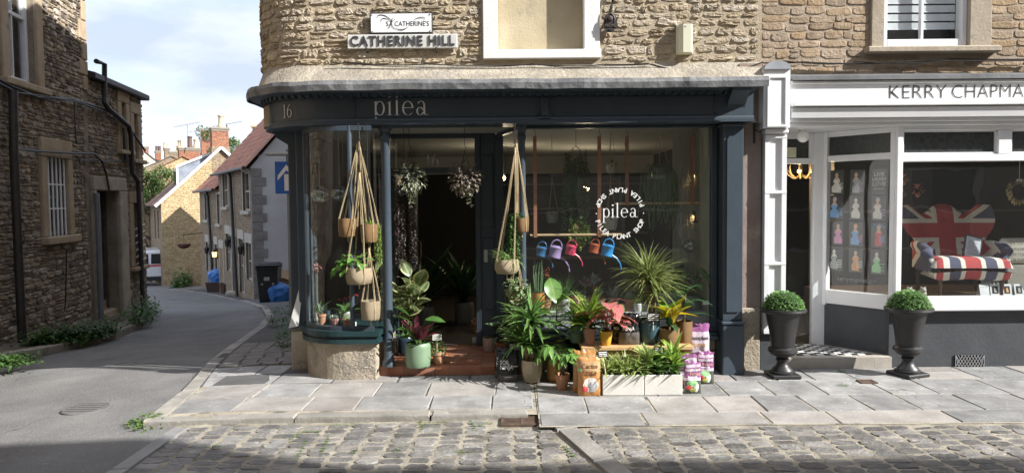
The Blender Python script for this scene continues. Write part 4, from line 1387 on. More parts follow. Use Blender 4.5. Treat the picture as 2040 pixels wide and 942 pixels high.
# posters in the angled window: three columns, four rows
pc = [mat('poster_black', (0.015, 0.015, 0.018), 0.4)]
pcol = {'pale': (0.6, 0.55, 0.5), 'blue': (0.16, 0.33, 0.6), 'pink': (0.6, 0.25, 0.42), 'red': (0.5, 0.06, 0.06), 'skin': (0.55, 0.36, 0.27), 'green': (0.25, 0.48, 0.22), 'white': (0.75, 0.75, 0.75), 'lilac': (0.45, 0.3, 0.55), 'grey': (0.3, 0.3, 0.31), 'orange': (0.6, 0.27, 0.1)}
for k, v in pcol.items(): mat('ink_' + k, v, 0.5)
def rowlines(mb, m, x0, x1, z0, z1, n, seed):
    q = random.Random(seed)
    for i in range(n):
        z = z1 - (z1 - z0) * (i + .5) / n
        x = x0
        while x < x1 - .006:
            l_ = q.uniform(.006, .018)
            mb.poly([(x, -.0055, z - .003), (min(x + l_, x1), -.0055, z - .003), (min(x + l_, x1), -.0055, z + .004), (x, -.0055, z + .004)], m)
            x += l_ + .004
def poster(T, w_, h, scheme, seed, label):
    mb = MB(T)
    mb.box(-w_ / 2, w_ / 2, -.003, .0, -h / 2, h / 2, 0)
    mats = [pc[0]] + [MATS['ink_' + k] for k in scheme[1:]]
    q = random.Random(seed)
    if scheme[0] == 'text':
        pass
    else:      # a plain seated or standing figure: dress, shoulders, head; rows of print beside it
        cx = q.uniform(-.02, .02) * (1 if scheme[0] == 'fig' else 0)
        def ell(x, z, a, b, m, y):
            mb.poly([(x + a * math.cos(k * .5236), y, z + b * math.sin(k * .5236)) for k in range(12)], m)
        fl = q.uniform(.24, .38); cx *= 1.3
        mb.poly([(cx + sx_ * w_, -.0042, sz_ * h) for sx_, sz_ in ((-fl, -.42), (fl * .9, -.44), (fl, -.25), (.13, -.04), (.26, .06), (.16, .16), (-.16, .16), (-.28, .02), (-.14, -.05), (-fl * 1.05, -.2))], 1)
        ell(cx, h * .14, w_ * .17, h * .06, 2, -.0046)
        ell(cx, h * .29, w_ * .12, h * .10, 2, -.005)
        if len(scheme) > 4: ell(cx + .004, h * .33, w_ * .15, h * .10, 4, -.0047)
        if q.random() < .8: rowlines(mb, 3, w_ * .08, w_ * .46, -h * q.uniform(.3, .42), -h * .02, q.randint(3, 5), seed)
    o = mb.build('poster', mats, None, recalc=False)
    return tag(o, label, 'poster', None)
wps = [(1650, 350), (1690, 352), (1735, 356)]
Lb = [['fig', 'pale', 'skin', 'white'], ['fig', 'grey', 'skin', 'lilac'], ['text', 'white', 'blue'],
      ['fig', 'blue', 'skin', 'blue', 'lilac'], ['fig', 'pale', 'pale', 'grey'], ['fig', 'pale', 'skin', 'lilac', 'blue'],
      ['fig', 'pink', 'skin', 'pink'], ['fig', 'blue', 'skin', 'pink', 'orange'], ['fig', 'red', 'skin', 'blue', 'orange'],
      ['fig', 'grey', 'pale', 'white'], ['fig', 'orange', 'skin', 'white'], ['fig', 'green', 'pale', 'green']]
names = ['pale figure and white print, top of its column', 'grey figure and lilac print, top row', 'hand lettered white words, no figure', 'blue robed figure with lilac hair', 'pale standing figure, no colour', 'figure in pale dress with blue headwear', 'figure in a pink dress', 'figure in blue dress with pink print', 'figure in red below curved blue words', 'grey figure with white print, bottom row', 'figure in orange dress', 'figure in a green dress']
zr = [Zp(1700, k, .3) for k in (362, 413, 466, 518)]
ua = [AL * k for k in (.16, .44, .745)]
pw, ph = .148, .255
for i in range(12):
    col, row = i % 3, i // 3
    T = AT @ Matrix.Translation((ua[col] + .02, .016, zr[row] - .004 * col))
    o = poster(T, pw, ph, Lb[i], 40 + i, 'black poster of ' + names[i] + ' in angled window')
    mb = MB()
    if i == 2:
        for k, (tx, sz, z) in enumerate((('LIVE', .058, .075), ('LAUGH', .043, .028), ('LOVE', .056, -.022), ('Oh fuck off', .022, -.07))):
            text_mb(mb, tx, sz, T @ Matrix.Translation((0, -.006, z)) @ FRONT, 0, bold=.0012)
        mb.build('lettering', MATS['ink_white'], o, recalc=False)
    elif i == 8:
        for k, ch in enumerate('TA-DAH'):
            a = rad(130 - k * 16)
            text_mb(mb, ch, .034, T @ Matrix.Translation((.085 * math.cos(a), -.006, .02 + .085 * math.sin(a))) @ Matrix.Rotation(-(a - rad(90)), 4, 'Y') @ FRONT, 0, bold=.0008)
        mb.build('lettering', MATS['ink_blue'], o, recalc=False)
mb = MB()
text_mb(mb, 'kerrychapman.com', .072, AT @ Matrix.Translation((AL * .50, .004, Zp(1720, 558, .3))) @ FRONT, 0, sx=.78)
mb.build('window_lettering', MATS['ink_grey'], aw, recalc=False)

# lamps of the entrance and the room
q = P(1600, 272, .25)
t = thing('globe_lamp', 'white glass globe lamp under the gift shop entrance ceiling', 'lamp', (q.x, .25, q.z))
mb = MB(); mb.sphere((0, 0, 0), .062, 18, 12); mb.build('globe', mat('opal_glass', (0.75, 0.75, 0.72), 0.2), t, smooth=True)
mb = MB(); mb.lathe([(.03, .055), (.045, .065), (.045, zq0 + .036 - q.z)], 14); mb.build('gallery', white, t, smooth=True)
q = P(1597, 345, 2.0)
t = thing('antler_chandelier', 'antler chandelier with two glowing bulbs behind the gift shop door', 'lamp', (q.x, 2.0, q.z))
mb = MB()
rr = random.Random(2)
for k in range(9):
    a = k * .7
    d = V((math.cos(a), math.sin(a), 0))
    mb.tube([V((0, 0, -.02)), d * .1 + V((0, 0, -.06)), d * .17 + V((0, 0, -.01)), d * .19 + V((0, 0, .07)), d * .17 + V((0, 0, .13))], [.012, .013, .011, .008, .002], 6)
    mb.tube([d * .16 + V((0, 0, -.02)), d * .23 + V((0, 0, .05))], [.008, .002], 5)
mb.tube([(0, 0, -.02), (0, 0, zq0 + .05 - q.z)], .006, 6)
mb.build('antlers', mat('antler', (0.22, 0.15, 0.07), 0.5), t, smooth=True)
for dx in (-.07, .09):
    lo = bpy.data.objects.new('bulb_light', bpy.data.lights.new('bulb_light', 'POINT')); lo.data.energy = 7; lo.data.color = (1, .75, .45); COL.objects.link(lo); lo.parent = t; lo.location = (dx * 2.5, -.3, -.1)
    mb = MB(); mb.sphere((dx, -.1, .02), .022, 10, 8); mb.build('bulb', emit('warm_bulb', (1.0, 0.62, 0.22), 9), t, smooth=True)

# armchair in flag upholstery
def setuv(me, fn):
    ul = me.uv_layers.get('UVMap') or me.uv_layers.new(name='UVMap')
    for lp in me.loops: ul.data[lp.index].uv = fn(me.vertices[lp.vertex_index].co)
def flagmat():
    m, t, n, b = newmat('flag_fabric')
    l = t.links.new
    uv = n.new('ShaderNodeUVMap'); sp = n.new('ShaderNodeSeparateXYZ'); l(uv.outputs[0], sp.inputs[0])
    def mth(op, a, b_=None):
        x = n.new('ShaderNodeMath'); x.operation = op
        for i, q in enumerate((a, b_)):
            if q is None: continue
            if isinstance(q, (int, float)): x.inputs[i].default_value = q
            else: l(q, x.inputs[i])
        return x.outputs[0]
    au, av = mth('ABSOLUTE', sp.outputs[0]), mth('ABSOLUTE', sp.outputs[1])
    dg = mth('ABSOLUTE', mth('SUBTRACT', au, av))
    cur = None
    navy, cream, red = (0.09, 0.09, 0.15), (0.74, 0.70, 0.62), (0.46, 0.07, 0.075)
    def mix(a, c, f):
        x = n.new('ShaderNodeMix'); x.data_type = 'RGBA'; l(f, x.inputs[0])
        if isinstance(a, tuple): x.inputs[6].default_value = c4(a)
        else: l(a, x.inputs[6])
        x.inputs[7].default_value = c4(c)
        return x.outputs[2]
    cur = mix(navy, cream, mth('LESS_THAN', dg, .24))
    cur = mix(cur, red, mth('LESS_THAN', dg, .085))
    cur = mix(cur, cream, mth('LESS_THAN', mth('MINIMUM', mth('MULTIPLY', au, 1.0), mth('MULTIPLY', av, .86)), .30))
    cur = mix(cur, red, mth('LESS_THAN', mth('MINIMUM', mth('MULTIPLY', au, 1.0), mth('MULTIPLY', av, .86)), .19))
    l(cur, b.inputs['Base Color'])
    b.inputs['Roughness'].default_value = 0.9
    return m
fm = flagmat()
zch = Zp(1890, 583, .55)
xch = Xp(1893, 500, .62)
t = thing('armchair', 'wing armchair upholstered as a red, cream and navy flag', 'armchair', (xch, .50, zdf), rz=rad(-6))
def blob(mb, nx, nz, fn):
    mb.strip([[fn(i / nx, j / nz) for i in range(nx + 1)] for j in range(nz + 1)])
back = MB()
def outl(t_):       # half width of the back at height fraction t_
    return .30 + .16 * t_ + .07 * math.sin(max(0, t_ - .45) / .55 * math.pi)
def bk(side):
    def f(u, v):
        x = (u * 2 - 1) * outl(v)
        top = .86 - .10 * abs(math.sin((u - .5) * math.pi * 1.0)) * 0 + .0
        dip = -.11 * math.exp(-((abs(u * 2 - 1) - .47) / .22) ** 2) - .02 * max(0, abs(u * 2 - 1) - .8) / .2
        z = .27 + v * (.68 + dip * 1.0)
        edge = (abs(u * 2 - 1)) ** 6
        th = .055 * math.sqrt(max(0, 1 - edge)) * math.sqrt(max(0.05, 1 - (2 * v - 1) ** 8))
        y = .20 + .16 * v - .10 * abs(u * 2 - 1) ** 2.5 + side * th
        if side < 0:
            for bx, bz in ((-.22, .62), (.22, .62), (0, .62), (0, .80), (-.12, .5), (.12, .5)): y += .022 * math.exp(-((x - bx) ** 2 + (z - bz) ** 2) / .0012)
        return (x, y, z)
    return f
blob(back, 36, 22, bk(-1)); blob(back, 36, 22, bk(1))
o = back.build('backrest', fm, t, smooth=True, recalc=False)
setuv(o.data, lambda c_: (c_.x / .46, (c_.z - .66) / .36))
seat = MB()
def stf(side):
    def f(u, v):
        x = (u * 2 - 1) * (.34 + .05 * (1 - v))
        y = -.36 + v * .58
        e = 1 - max(abs(u * 2 - 1), abs(v * 2 - 1)) ** 7
        return (x, y, .275 + side * .105 * math.sqrt(max(0, e)) + (.02 if side > 0 else 0) - (.03 * (1 - v) * abs(u * 2 - 1) if side < 0 else 0))
    return f
blob(seat, 24, 20, stf(1)); blob(seat, 24, 20, stf(-1))
o = seat.build('seat', fm, t, smooth=True, recalc=False)
setuv(o.data, lambda c_: (c_.x / .40, .62 - c_.y * .55))
for s_ in (-1, 1):
    arm = MB()
    arm.tube([(s_ * .33, .22, .50), (s_ * .37, .05, .50), (s_ * .40, -.12, .475), (s_ * .39, -.2, .45), (s_ * .375, -.23, .38), (s_ * .36, -.22, .26)], [.05, .058, .065, .062, .045, .035], 14)
    arm.hexa([(s_ * .33, -.2, .24), (s_ * .39, -.2, .24), (s_ * .37, .2, .26), (s_ * .3, .2, .26), (s_ * .34, -.18, .47), (s_ * .40, -.18, .47), (s_ * .37, .2, .49), (s_ * .3, .2, .49)])
    o = arm.build('armrest', fm, t, smooth=True)
    setuv(o.data, lambda c_: (.62 + c_.y * 1.2, .10 + abs(c_.z - .45) * 2.4 + .5))
    for yy in (-.30, .22):
        lg = MB(); lg.lathe([(.012, 0), (.016, .03), (.013, .06), (.022, .1), (.018, .15), (.026, .19), (.028, .27)], 10, (s_ * .30, yy, 0))
        lg.build('leg', mat('turned_wood', (0.06, 0.025, 0.015), 0.35), t, smooth=True)
# framed sheet resting on the chair, then cushion, cards and ornaments
q = P(1930, 480, .44)
t = thing('framed_sheet', 'framed printed sheet propped on the flag armchair seat', 'frame', (q.x, .40, zdf + .37), tilt=(rad(-12), rad(14), 0))
mb = MB(); mb.bbox(-.095, .095, -.008, .008, 0, .25, .004); mb.build('frame', mat('navy_frame', (0.03, 0.035, 0.06), 0.4), t)
mb = MB(); mb.poly([(-.08, -.010, .015), (.08, -.010, .015), (.08, -.010, .235), (-.08, -.010, .235)], 0)
for k in range(11): mb.poly([(-.06, -.0105, .045 + k * .014), (.05 - (k % 3) * .02, -.0105, .045 + k * .014), (.05 - (k % 3) * .02, -.0105, .05 + k * .014), (-.06, -.0105, .05 + k * .014)], 1)
mb.build('sheet', [mat('paper_blue', (0.5, 0.54, 0.6), 0.7), mat('print_grey', (0.25, 0.26, 0.3), 0.7)], t, recalc=False)
q = P(2030, 505, .5)
t = thing('cushion', 'cream printed bag cushion propped beside the flag armchair', 'cushion', (q.x, .5, zdf + .30))
mb = MB()
def cf(side): return lambda u, v: ((u * 2 - 1) * .22 * (1 - .06 * math.sin(math.pi * v)), side * .06 * math.sqrt(max(0, (1 - (2 * u - 1) ** 4) * (1 - (2 * v - 1) ** 4))), v * .28)
blob(mb, 12, 10, cf(-1)); blob(mb, 12, 10, cf(1))
linen = mat('linen', (0.5, 0.47, 0.4), 0.95, (0.58, 0.55, 0.48), 60, bump=0.002, bscale=200)
mb.build('cover', linen, t, smooth=True, recalc=False)
mb = MB()
for k, tx in enumerate(('THE ONLY THING', 'HOLDING MY', 'LIFE TOGETHER', 'IS THIS BAG')): text_mb(mb, tx, .042, Matrix.Translation((0, -.066, .225 - k * .058)) @ FRONT, 0, sx=.9)
mb.build('lettering', MATS['sign_black'], t, recalc=False)
mb = MB(); mb.box(-.2, .2, -.1, .15, -.30, -.004)
o = mb.build('striped_box', mat('box_stripe', (0.3, 0.28, 0.25), 0.8), None); o.location = (q.x + .02, .5, zdf + .30); tag(o, 'low grey display box under the printed cushion', 'box')
cards = [(1963, 566, 'pale'), (1984, 563, 'grey'), (2008, 563, 'orange'), (2032, 563, 'grey'), (2058, 563, 'blue'), (1968, 553, 'white'), (1990, 553, 'grey')]
for k, (cx_, cy_, ink) in enumerate(cards):
    yy = .16 if k < 5 else .24
    q = P(cx_, 587, yy)
    t = thing('greeting_card', ['plain white greeting card standing before the armchair', 'greeting card with a black portrait in the front row', 'greeting card with a warm dark picture', 'greeting card with dark portrait next to warm one', 'greeting card with blue picture at row end', 'white card reading LIVE in the back row', 'back row card with dark picture'][k], 'card', (q.x, yy, zdf + (.0 if k < 5 else 0.0)), group=None)
    h = .125 if k < 5 else .19
    mb = MB(); mb.hexa([(-.048, 0, 0), (.048, 0, 0), (.048, .003, 0), (-.048, .003, 0), (-.048, .03, h), (.048, .03, h), (.048, .033, h), (-.048, .033, h)])
    mb.hexa([(-.048, .07, 0), (.048, .07, 0), (.048, .073, 0), (-.048, .073, 0), (-.048, .032, h), (.048, .032, h), (.048, .035, h), (-.048, .035, h)])
    mb.build('fold', mat('card_white', (0.62, 0.64, 0.66), 0.7), t)
    mb = MB(); s0, s1 = .25, .85
    if k not in (0, 5):
        f0, f1 = .03 * s0, .03 * s1
        mb.poly([(-.03, f0 - .0015, h * s0), (.03, f0 - .0015, h * s0), (.03, f1 - .0015, h * s1), (-.03, f1 - .0015, h * s1)], 0)
        mb.poly([(-.012, f0 - .002, h * .35), (.014, f0 - .002, h * .35), (.009, .03 * .7 - .002, h * .7), (-.007, .03 * .7 - .002, h * .7)], 1)
    else:
        text_mb(mb, 'LIVE' if k == 5 else 'thank you', .034 if k == 5 else .018, Matrix.Translation((0, .02, h * .78)) @ FRONT, 0)
    mb.build('picture', [pc[0] if k not in (0, 5) else MATS['ink_grey'], MATS['ink_' + ink]], t, recalc=False)
q = P(1822, 580, .2)
t = thing('stone_ornament', 'pair of small grey stone animals on the display sill', 'ornament', (q.x, .2, zdf))
stn = mat('cast_stone', (0.33, 0.32, 0.28), 0.9, (0.42, 0.41, 0.37), 20, bump=0.004)
for dx, s_ in ((-.07, 1), (.07, -1)):
    mb = MB(); mb.sphere((dx, 0, .035), .05, 12, 8, sz=.75); mb.sphere((dx - s_ * .0, -.035, .075), .028, 10, 8); mb.sphere((dx - .02, -.03, .1), .01, 6, 5); mb.sphere((dx + .02, -.03, .1), .01, 6, 5); mb.sphere((dx, -.062, .07), .012, 6, 5)
    mb.build('animal', stn, t, smooth=True)
q = P(2030, 382, .3)
t = thing('wreath', 'pale dried wreath hanging inside the gift shop window', 'wreath', (q.x, .3, q.z))
mb = MB()
rr = random.Random(6)
for k in range(150):
    a = rr.uniform(0, 6.283); rr_ = rr.uniform(.075, .12)
    mb.leaf((rr_ * math.cos(a), rr.uniform(-.02, .02), rr_ * math.sin(a)), (math.cos(a + 1), rr.uniform(-.5, .2), math.sin(a + 1)), .045, .016, .4, 2)
mb.build('leaves', leafmat('dried_leaf', (0.38, 0.33, 0.16)), t, recalc=False)
mb = MB(); mb.tube([(.095 * math.cos(k * .4189), .0, .095 * math.sin(k * .4189)) for k in range(16)], .012, 6); mb.build('ring', mat('twig', (0.12, 0.08, 0.05), .8), t)
mb = MB(); mb.tube([(0, 0, .1), (0, 0, .35)], .002, 4); mb.box(-.03, .03, -.002, 0, .09, .13); mb.build('ribbon', MATS['card_white'], t)
q = P(1822, 375, 1.85)
t = thing('rose_picture', 'dark picture of pink roses hung behind the flag armchair', 'picture', (q.x, 1.88, q.z))
mb = MB(); mb.bbox(-.24, .24, -.0, .02, -.34, .34, .006); mb.build('panel', mat('dark_panel', (0.02, 0.02, 0.018), 0.5), t)
for k, (dx, dz, s_) in enumerate(((-.12, .12, .075), (.06, -.02, .09), (-.14, -.07, .06))):
    mb = MB()
    for j in range(16):
        a = j * 2.4; rr_ = s_ * math.sqrt(j / 16)
        mb.leaf((dx + rr_ * math.cos(a) * .6, -.004, dz + rr_ * math.sin(a) * .6), (math.cos(a), -.25, math.sin(a)), s_ * .55, s_ * .6, .3, 3)
    mb.build('rose', leafmat('rose_petal', (0.42, 0.22, 0.20)), t, recalc=False)
# ============================================================ THE STONE HOUSE ON THE LEFT OF THE LANE
LT = frame((-6.6, 0.0, 0), (-0.161, 0.987))
def RW(T, a, b, c, d):                  # pixel rectangle -> (u0, z0, u1, z1) on a wall frame
    m1, m2 = (a + c) / 2, (b + d) / 2
    return (onframe(T, a, m2)[0], onframe(T, m1, d)[1], onframe(T, c, m2)[0], onframe(T, m1, b)[1])
dks = mat('dark_rubble', (0.22, 0.175, 0.13), 0.92, (0.42, 0.345, 0.26), 6, 9, bump=0.03, bscale=16, rand=0.3, spots=((0.10, 0.082, 0.068), 5, 0.5, 0.66))
dks2 = mat('dark_rubble_pale', (0.30, 0.24, 0.17), 0.92, (0.46, 0.38, 0.28), 6, 9, bump=0.03, bscale=16, spots=((0.15, 0.12, 0.1), 4, 0.52, 0.68))
dks3 = mat('dark_rubble_grey', (0.12, 0.10, 0.085), 0.92, (0.24, 0.195, 0.15), 6, 9, bump=0.03, bscale=16)
mort3 = mat('dark_mortar', (0.20, 0.165, 0.125), 0.95, (0.31, 0.26, 0.20), 4, bump=0.02, bscale=30)
dress = mat('dressed_stone', (0.33, 0.25, 0.16), 0.85, (0.46, 0.37, 0.26), 3, 8, bump=0.006, bscale=25, spots=((0.2, 0.155, 0.11), 3, 0.55, 0.72))
blackm = mat('black_iron', (0.02, 0.019, 0.018), 0.45, (0.035, 0.03, 0.027), 8)
lh = thing('stone_house', 'tall dark rubble stone house with sash window and barred window', 'building', (-7.0, 2, 0), world=True)
lw = thing('stone_wing', 'lower rounded stone wing with gutter beside the tall house', 'building', (-8.0, 7.5, 0), world=True)
uq = onframe(LT, 172, 200)[0]
ue = onframe(LT, 290, 500)[0]
W1 = RW(LT, 10, -110, 66, 164); W2 = RW(LT, 90, 315, 133, 470)
DO = RW(LT, 190, 380, 236, 634)
N1 = RW(LT, 239, 205, 248, 300); N2 = RW(LT, 264, 228, 272, 318); N3 = RW(LT, 264, 405, 277, 530)
zg = onframe(LT, 255, 188)[1]
def gl_(u): p = LT @ V((u, 0, 0)); return gz(p.x, p.y)
mb = MB(LT)
holed(mb, -9, uq, -1.2, 11, [W1, W2], 0.22)
mb.poly([(-9, 0, 11), (uq, 0, 11), (uq, 7, 11), (-9, 7, 11)]); mb.poly([(uq, 0, zg - 1), (uq, 7, zg - 1), (uq, 7, 11), (uq, 0, 11)]); mb.poly([(-9, 0, -1), (-9, 7, -1), (-9, 7, 11), (-9, 0, 11)])
mb.poly([(-9, 7, -1), (uq, 7, -1), (uq, 7, 11), (-9, 7, 11)])
w1 = mb.build('wall', mort3, lh, recalc=False)
mb = MB(LT)
holed(mb, uq, ue, -2.2, zg, [DO, N1, N2, N3], 0.35)
# the wing turns away at its far end
mb.poly([(ue, 0, -2.5), (ue + .5, .5, -2.5), (ue + .5, .5, zg), (ue, 0, zg)]); mb.poly([(ue + .5, .5, -2.5), (ue + .5, 6, -2.5), (ue + .5, 6, zg), (ue + .5, .5, zg)])
mb.poly([(uq, 0, zg), (ue, 0, zg), (ue + .5, .5, zg), (ue + .5, 6, zg), (uq, 6, zg)])
w2 = mb.build('wall', mort3, lw, recalc=False)
r = random.Random(41)
DR = [stone_mesh('stone', dks, 400 + i, 12, 0.16, 0.3) for i in range(14)]
def lplace(u, v):
    p = LT @ V((u, 0, v))
    return p, math.atan2(.987, -.161)
def grow(h, a, b=None, c=None): return (h[0] - a, h[1] - (c if c is not None else a), h[2] + a, h[3] + (b if b is not None else a))
S1, S2 = grow(W1, .22, .2, .16), grow(W2, .22, .3, .10)
SD = (DO[0] - .12, -3, DO[2] + .42, DO[3] + .28)
SN = [grow(n_, .22, .25, .1) for n_ in (N1, N2, N3)]
st = courses(-3.5, uq - .16, -.75, 7.2, (0.055, 0.115), (0.10, 0.32), [S1, S2], r, 0.012, 0.3)
u_vis = onframe(LT, 0, 450)[0]
lay(st, DR, w1, lplace, 0.024, r, key=lambda s_: (100 if s_[0] < u_vis - .1 else 0) + s_[0] * .5 + abs(s_[1] - 2.2), matr=[dks, dks2, dks3])
st = courses(uq + .02, ue, -1.2, zg, (0.065, 0.125), (0.12, 0.32), [SD] + SN, r, 0.012, 0.3)
lay(st, DR, w2, lplace, 0.024, r, key=lambda s_: s_[0], matr=[dks, dks2, dks3])
# quoins
z = -.7
k = 0
while z < 7:
    h = r.uniform(.26, .36)
    if z > zg - 1.2 or z < 9:
        mb = MB(LT); wq = .30 if k % 2 else .17
        mb.bbox(uq - wq, uq + (.012 if z > zg else 0), -.045, .2, z + .006, z + h - .006, .015)
        if z > zg - .4: mb.build('quoin', dress, w1)
    z += h; k += 1
def surround(T, h, parent, jw, lh_, sill, m, d=.05, name='window', dep=.22):
    for nm, q in (('jamb', (h[0] - jw, h[0], h[1], h[3])), ('jamb', (h[2], h[2] + jw, h[1], h[3])), ('lintel', (h[0] - jw, h[2] + jw, h[3], h[3] + lh_))):
        mb = MB(T); mb.bbox(q[0] + .002, q[1] - .002, -d, dep * .6, q[2] + .003, q[3] - .003, .012); mb.build(nm, m, parent)
    if sill:
        mb = MB(T); mb.bbox(h[0] - jw - .05, h[2] + jw + .05, -d - .08, dep * .6, h[1] - sill, h[1], .015); mb.build('sill', m, parent)
def sash(T, h, parent, m, bars=(1, 2), dep=.16, fw=.05, name='sash_window', g=None, sr=None):
    mb = MB(T)
    mb.bbox(h[0], h[0] + fw, dep - .05, dep + .03, h[1], h[3], .004); mb.bbox(h[2] - fw, h[2], dep - .05, dep + .03, h[1], h[3], .004)
    mb.bbox(h[0] + fw, h[2] - fw, dep - .05, dep + .03, h[1], h[1] + fw * 1.3, .004); mb.bbox(h[0] + fw, h[2] - fw, dep - .05, dep + .03, h[3] - fw, h[3], .004)
    zm = (h[1] + h[3]) / 2
    mb.bbox(h[0] + fw, h[2] - fw, dep - .04, dep + .03, zm - .025, zm + .025, .003)
    for k in range(1, bars[0] + 1):
        x = h[0] + fw + (h[2] - h[0] - 2 * fw) * k / (bars[0] + 1)
        mb.box(x - .012, x + .012, dep - .03, dep + .02, h[1] + fw, zm - .025); mb.box(x - .012, x + .012, dep - .03, dep + .02, zm + .025, h[3] - fw)
    o = mb.build(name, m, parent)
    for za, zb_ in ((h[1] + fw, zm), (zm, h[3] - fw)):
        mb = MB(T); mb.poly([(h[0] + fw, dep, za), (h[2] - fw, dep, za), (h[2] - fw, dep, zb_), (h[0] + fw, dep, zb_)]); mb.build('pane', g or glass2, o, recalc=False)
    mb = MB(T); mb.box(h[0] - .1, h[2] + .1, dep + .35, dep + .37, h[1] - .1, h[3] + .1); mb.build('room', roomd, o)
    return o
glass2 = glassmat('house_glass', (0.8, 0.84, 0.85), refl=0.14)
surround(LT, W1, w1, .2, .3, .10, dress)
ws = sash(LT, W1, w1, white, (1, 1), .14, .07)
for k in range(26):
    mb = MB(LT); z = W1[1] + .1 + k * .075
    mb.hexa([(W1[0] + .15, .24, z), (W1[2] - .09, .24, z), (W1[2] - .09, .29, z + .03), (W1[0] + .15, .29, z + .03), (W1[0] + .15, .24, z + .004), (W1[2] - .09, .24, z + .004), (W1[2] - .09, .29, z + .034), (W1[0] + .15, .29, z + .034)])
    mb.build('blind_slat', blm, ws)
surround(LT, W2, w1, .17, .30, .12, dress)
wb = sash(LT, W2, w1, mat('grey_frame', (0.28, 0.29, 0.29), 0.6), (0, 1), .17, .05, 'barred_window')
for k in range(6):
    x = W2[0] + .03 + (W2[2] - W2[0] - .06) * k / 5
    mb = MB(LT); mb.tube([(x, .02, W2[1] - .02), (x, .02, W2[3] + .0)], .016, 8); mb.build('bar', white, wb)
for z in (.35, .66):
    mb = MB(LT); zz = W2[1] + (W2[3] - W2[1]) * z; mb.box(W2[0], W2[2], .012, .03, zz - .012, zz + .012); mb.build('cross_bar', white, wb)
# doorway of the wing
for nm, q in (('jamb', (DO[0] - .12, DO[0], -1.2, DO[3])), ('jamb', (DO[2], DO[2] + .40, -1.3, DO[3])), ('lintel', (DO[0] - .12, DO[2] + .40, DO[3], DO[3] + .26))):
    mb = MB(LT); mb.bbox(q[0], q[1], -.07, .2, q[2] + .003, q[3] - .003, .015); mb.build(nm, mat('door_stone', (0.30, 0.26, 0.20), .85, (0.43, 0.38, 0.30), 2.5, 8, bump=0.008, bscale=25, spots=((0.18, 0.155, 0.125), 2, .52, .7)), w2)
mb = MB(LT); mb.box(DO[0] - .1, DO[2] + .1, .75, .8, -1.2, DO[3] + .1); mb.box(DO[2] + .0, DO[2] + .05, .2, .8, -1.2, DO[3]); mb.build('door', mat('brown_door', (0.07, 0.045, 0.03), 0.6, (0.10, 0.066, 0.045), 3), w2)
q = onframe(LT, 211, 505)
mb = MB(LT); 
mb.bbox(DO[2] - .1 - .3, DO[2] - .3, .70, .752, q[1] - .02, q[1] + .18, .01); mb.bbox(DO[2] - .42, DO[2] - .3, .69, .752, q[1] - .32, q[1] - .1, .01)
mb.build('entry_phone', mat('phone_grey', (0.16, 0.16, 0.165), 0.4, metal=.5), w2)
for k in range(3):
    mb = MB(LT); zz = gl_(DO[0]) + .16 * k
    mb.bbox(DO[0] - .02, DO[2] + .05, .05 + .2 * k, .8, zz - .1, zz + .17, .02); mb.build('step', dress, w2)
for h, bars in ((N1, 0), (N2, 0), (N3, 0)):
    surround(LT, h, w2, .2, .24, .08, dress, dep=.3)
    sash(LT, h, w2, mat('window_brown', (0.16, 0.13, 0.10), .6), (0, 1), .24, .04)
mb = None
for k in range(6):
    zz = N3[1] + (N3[3] - N3[1]) * (k + .3) / 9
    mb = MB(LT); mb.bar((N3[0], -.06, zz), (N3[2] + .2, -.06, zz + .1), .02, .02); mb.build('rail', white, w2)
# gutter, hopper and downpipes
def pix_path(T, pts, off): return [T @ V((onframe(T, a, b)[0], -off, onframe(T, a, b)[1])) for a, b in pts]
mb = MB(LT)
mb.bbox(uq - .0, ue + .1, -.16, .05, zg - .02, zg + .10, .02); 
mb.poly([(uq, -.12, zg + .1), (ue + .1, -.12, zg + .1), (ue + .1, 3, zg + .9), (uq, 3, zg + .9)])
mb.build('gutter', blackm, lw)
mb = MB()
pth = pix_path(LT, [(176, 122), (193, 128), (193, 205), (200, 215), (243, 252), (247, 270), (250, 345), (262, 362), (272, 615)], .13)
mb.tube(pth, .046, 8); mb.build('downpipe', blackm, lw, smooth=True)
mb = MB(); mb.tube(pix_path(LT, [(236, 255), (238, 300), (240, 320)], .10), .03, 6); mb.build('downpipe', blackm, lw, smooth=True)
mb = MB(); mb.tube(pix_path(LT, [(3, 180), (4, 300), (12, 480), (22, 692)], .15), .058, 10)
for py in (440, 483): 
    q = pix_path(LT, [(8 + (py - 300) * .035, py)], .15)[0]; mb.tube([q + V((0, 0, -.03)), q + V((0, 0, .03))], .072, 10)
mb.build('downpipe', blackm, lh, smooth=True)
mb = MB()
mb.tube(pix_path(LT, [(-30, 150), (0, 168), (60, 193), (130, 197), (190, 215), (235, 235), (280, 300)], .09), .022, 6)
mb.tube(pix_path(LT, [(-30, 160), (20, 185), (80, 192), (140, 203), (200, 224)], .10), .015, 6)
mb.tube(pix_path(LT, [(140, 205), (143, 270), (145, 285)], .06), .012, 5)
mb.tube(pix_path(LT, [(8, 296), (60, 301), (130, 305), (175, 306), (190, 320), (200, 345), (206, 378)], .10), .02, 6)
mb.tube(pix_path(LT, [(100, 480), (122, 500), (120, 600), (118, 620)], .08), .012, 5)
mb.tube(pix_path(LT, [(150, 320), (240, 320), (290, 325)], .07), .012, 5)
mb.build('cable', blackm, lh)
mb = MB(); mb.tube(pix_path(LT, [(180, 385), (183, 430), (190, 640)], .10), .05, 8); mb.build('downpipe', mat('grey_pipe', (0.16, 0.165, 0.18), 0.5), lw, smooth=True)
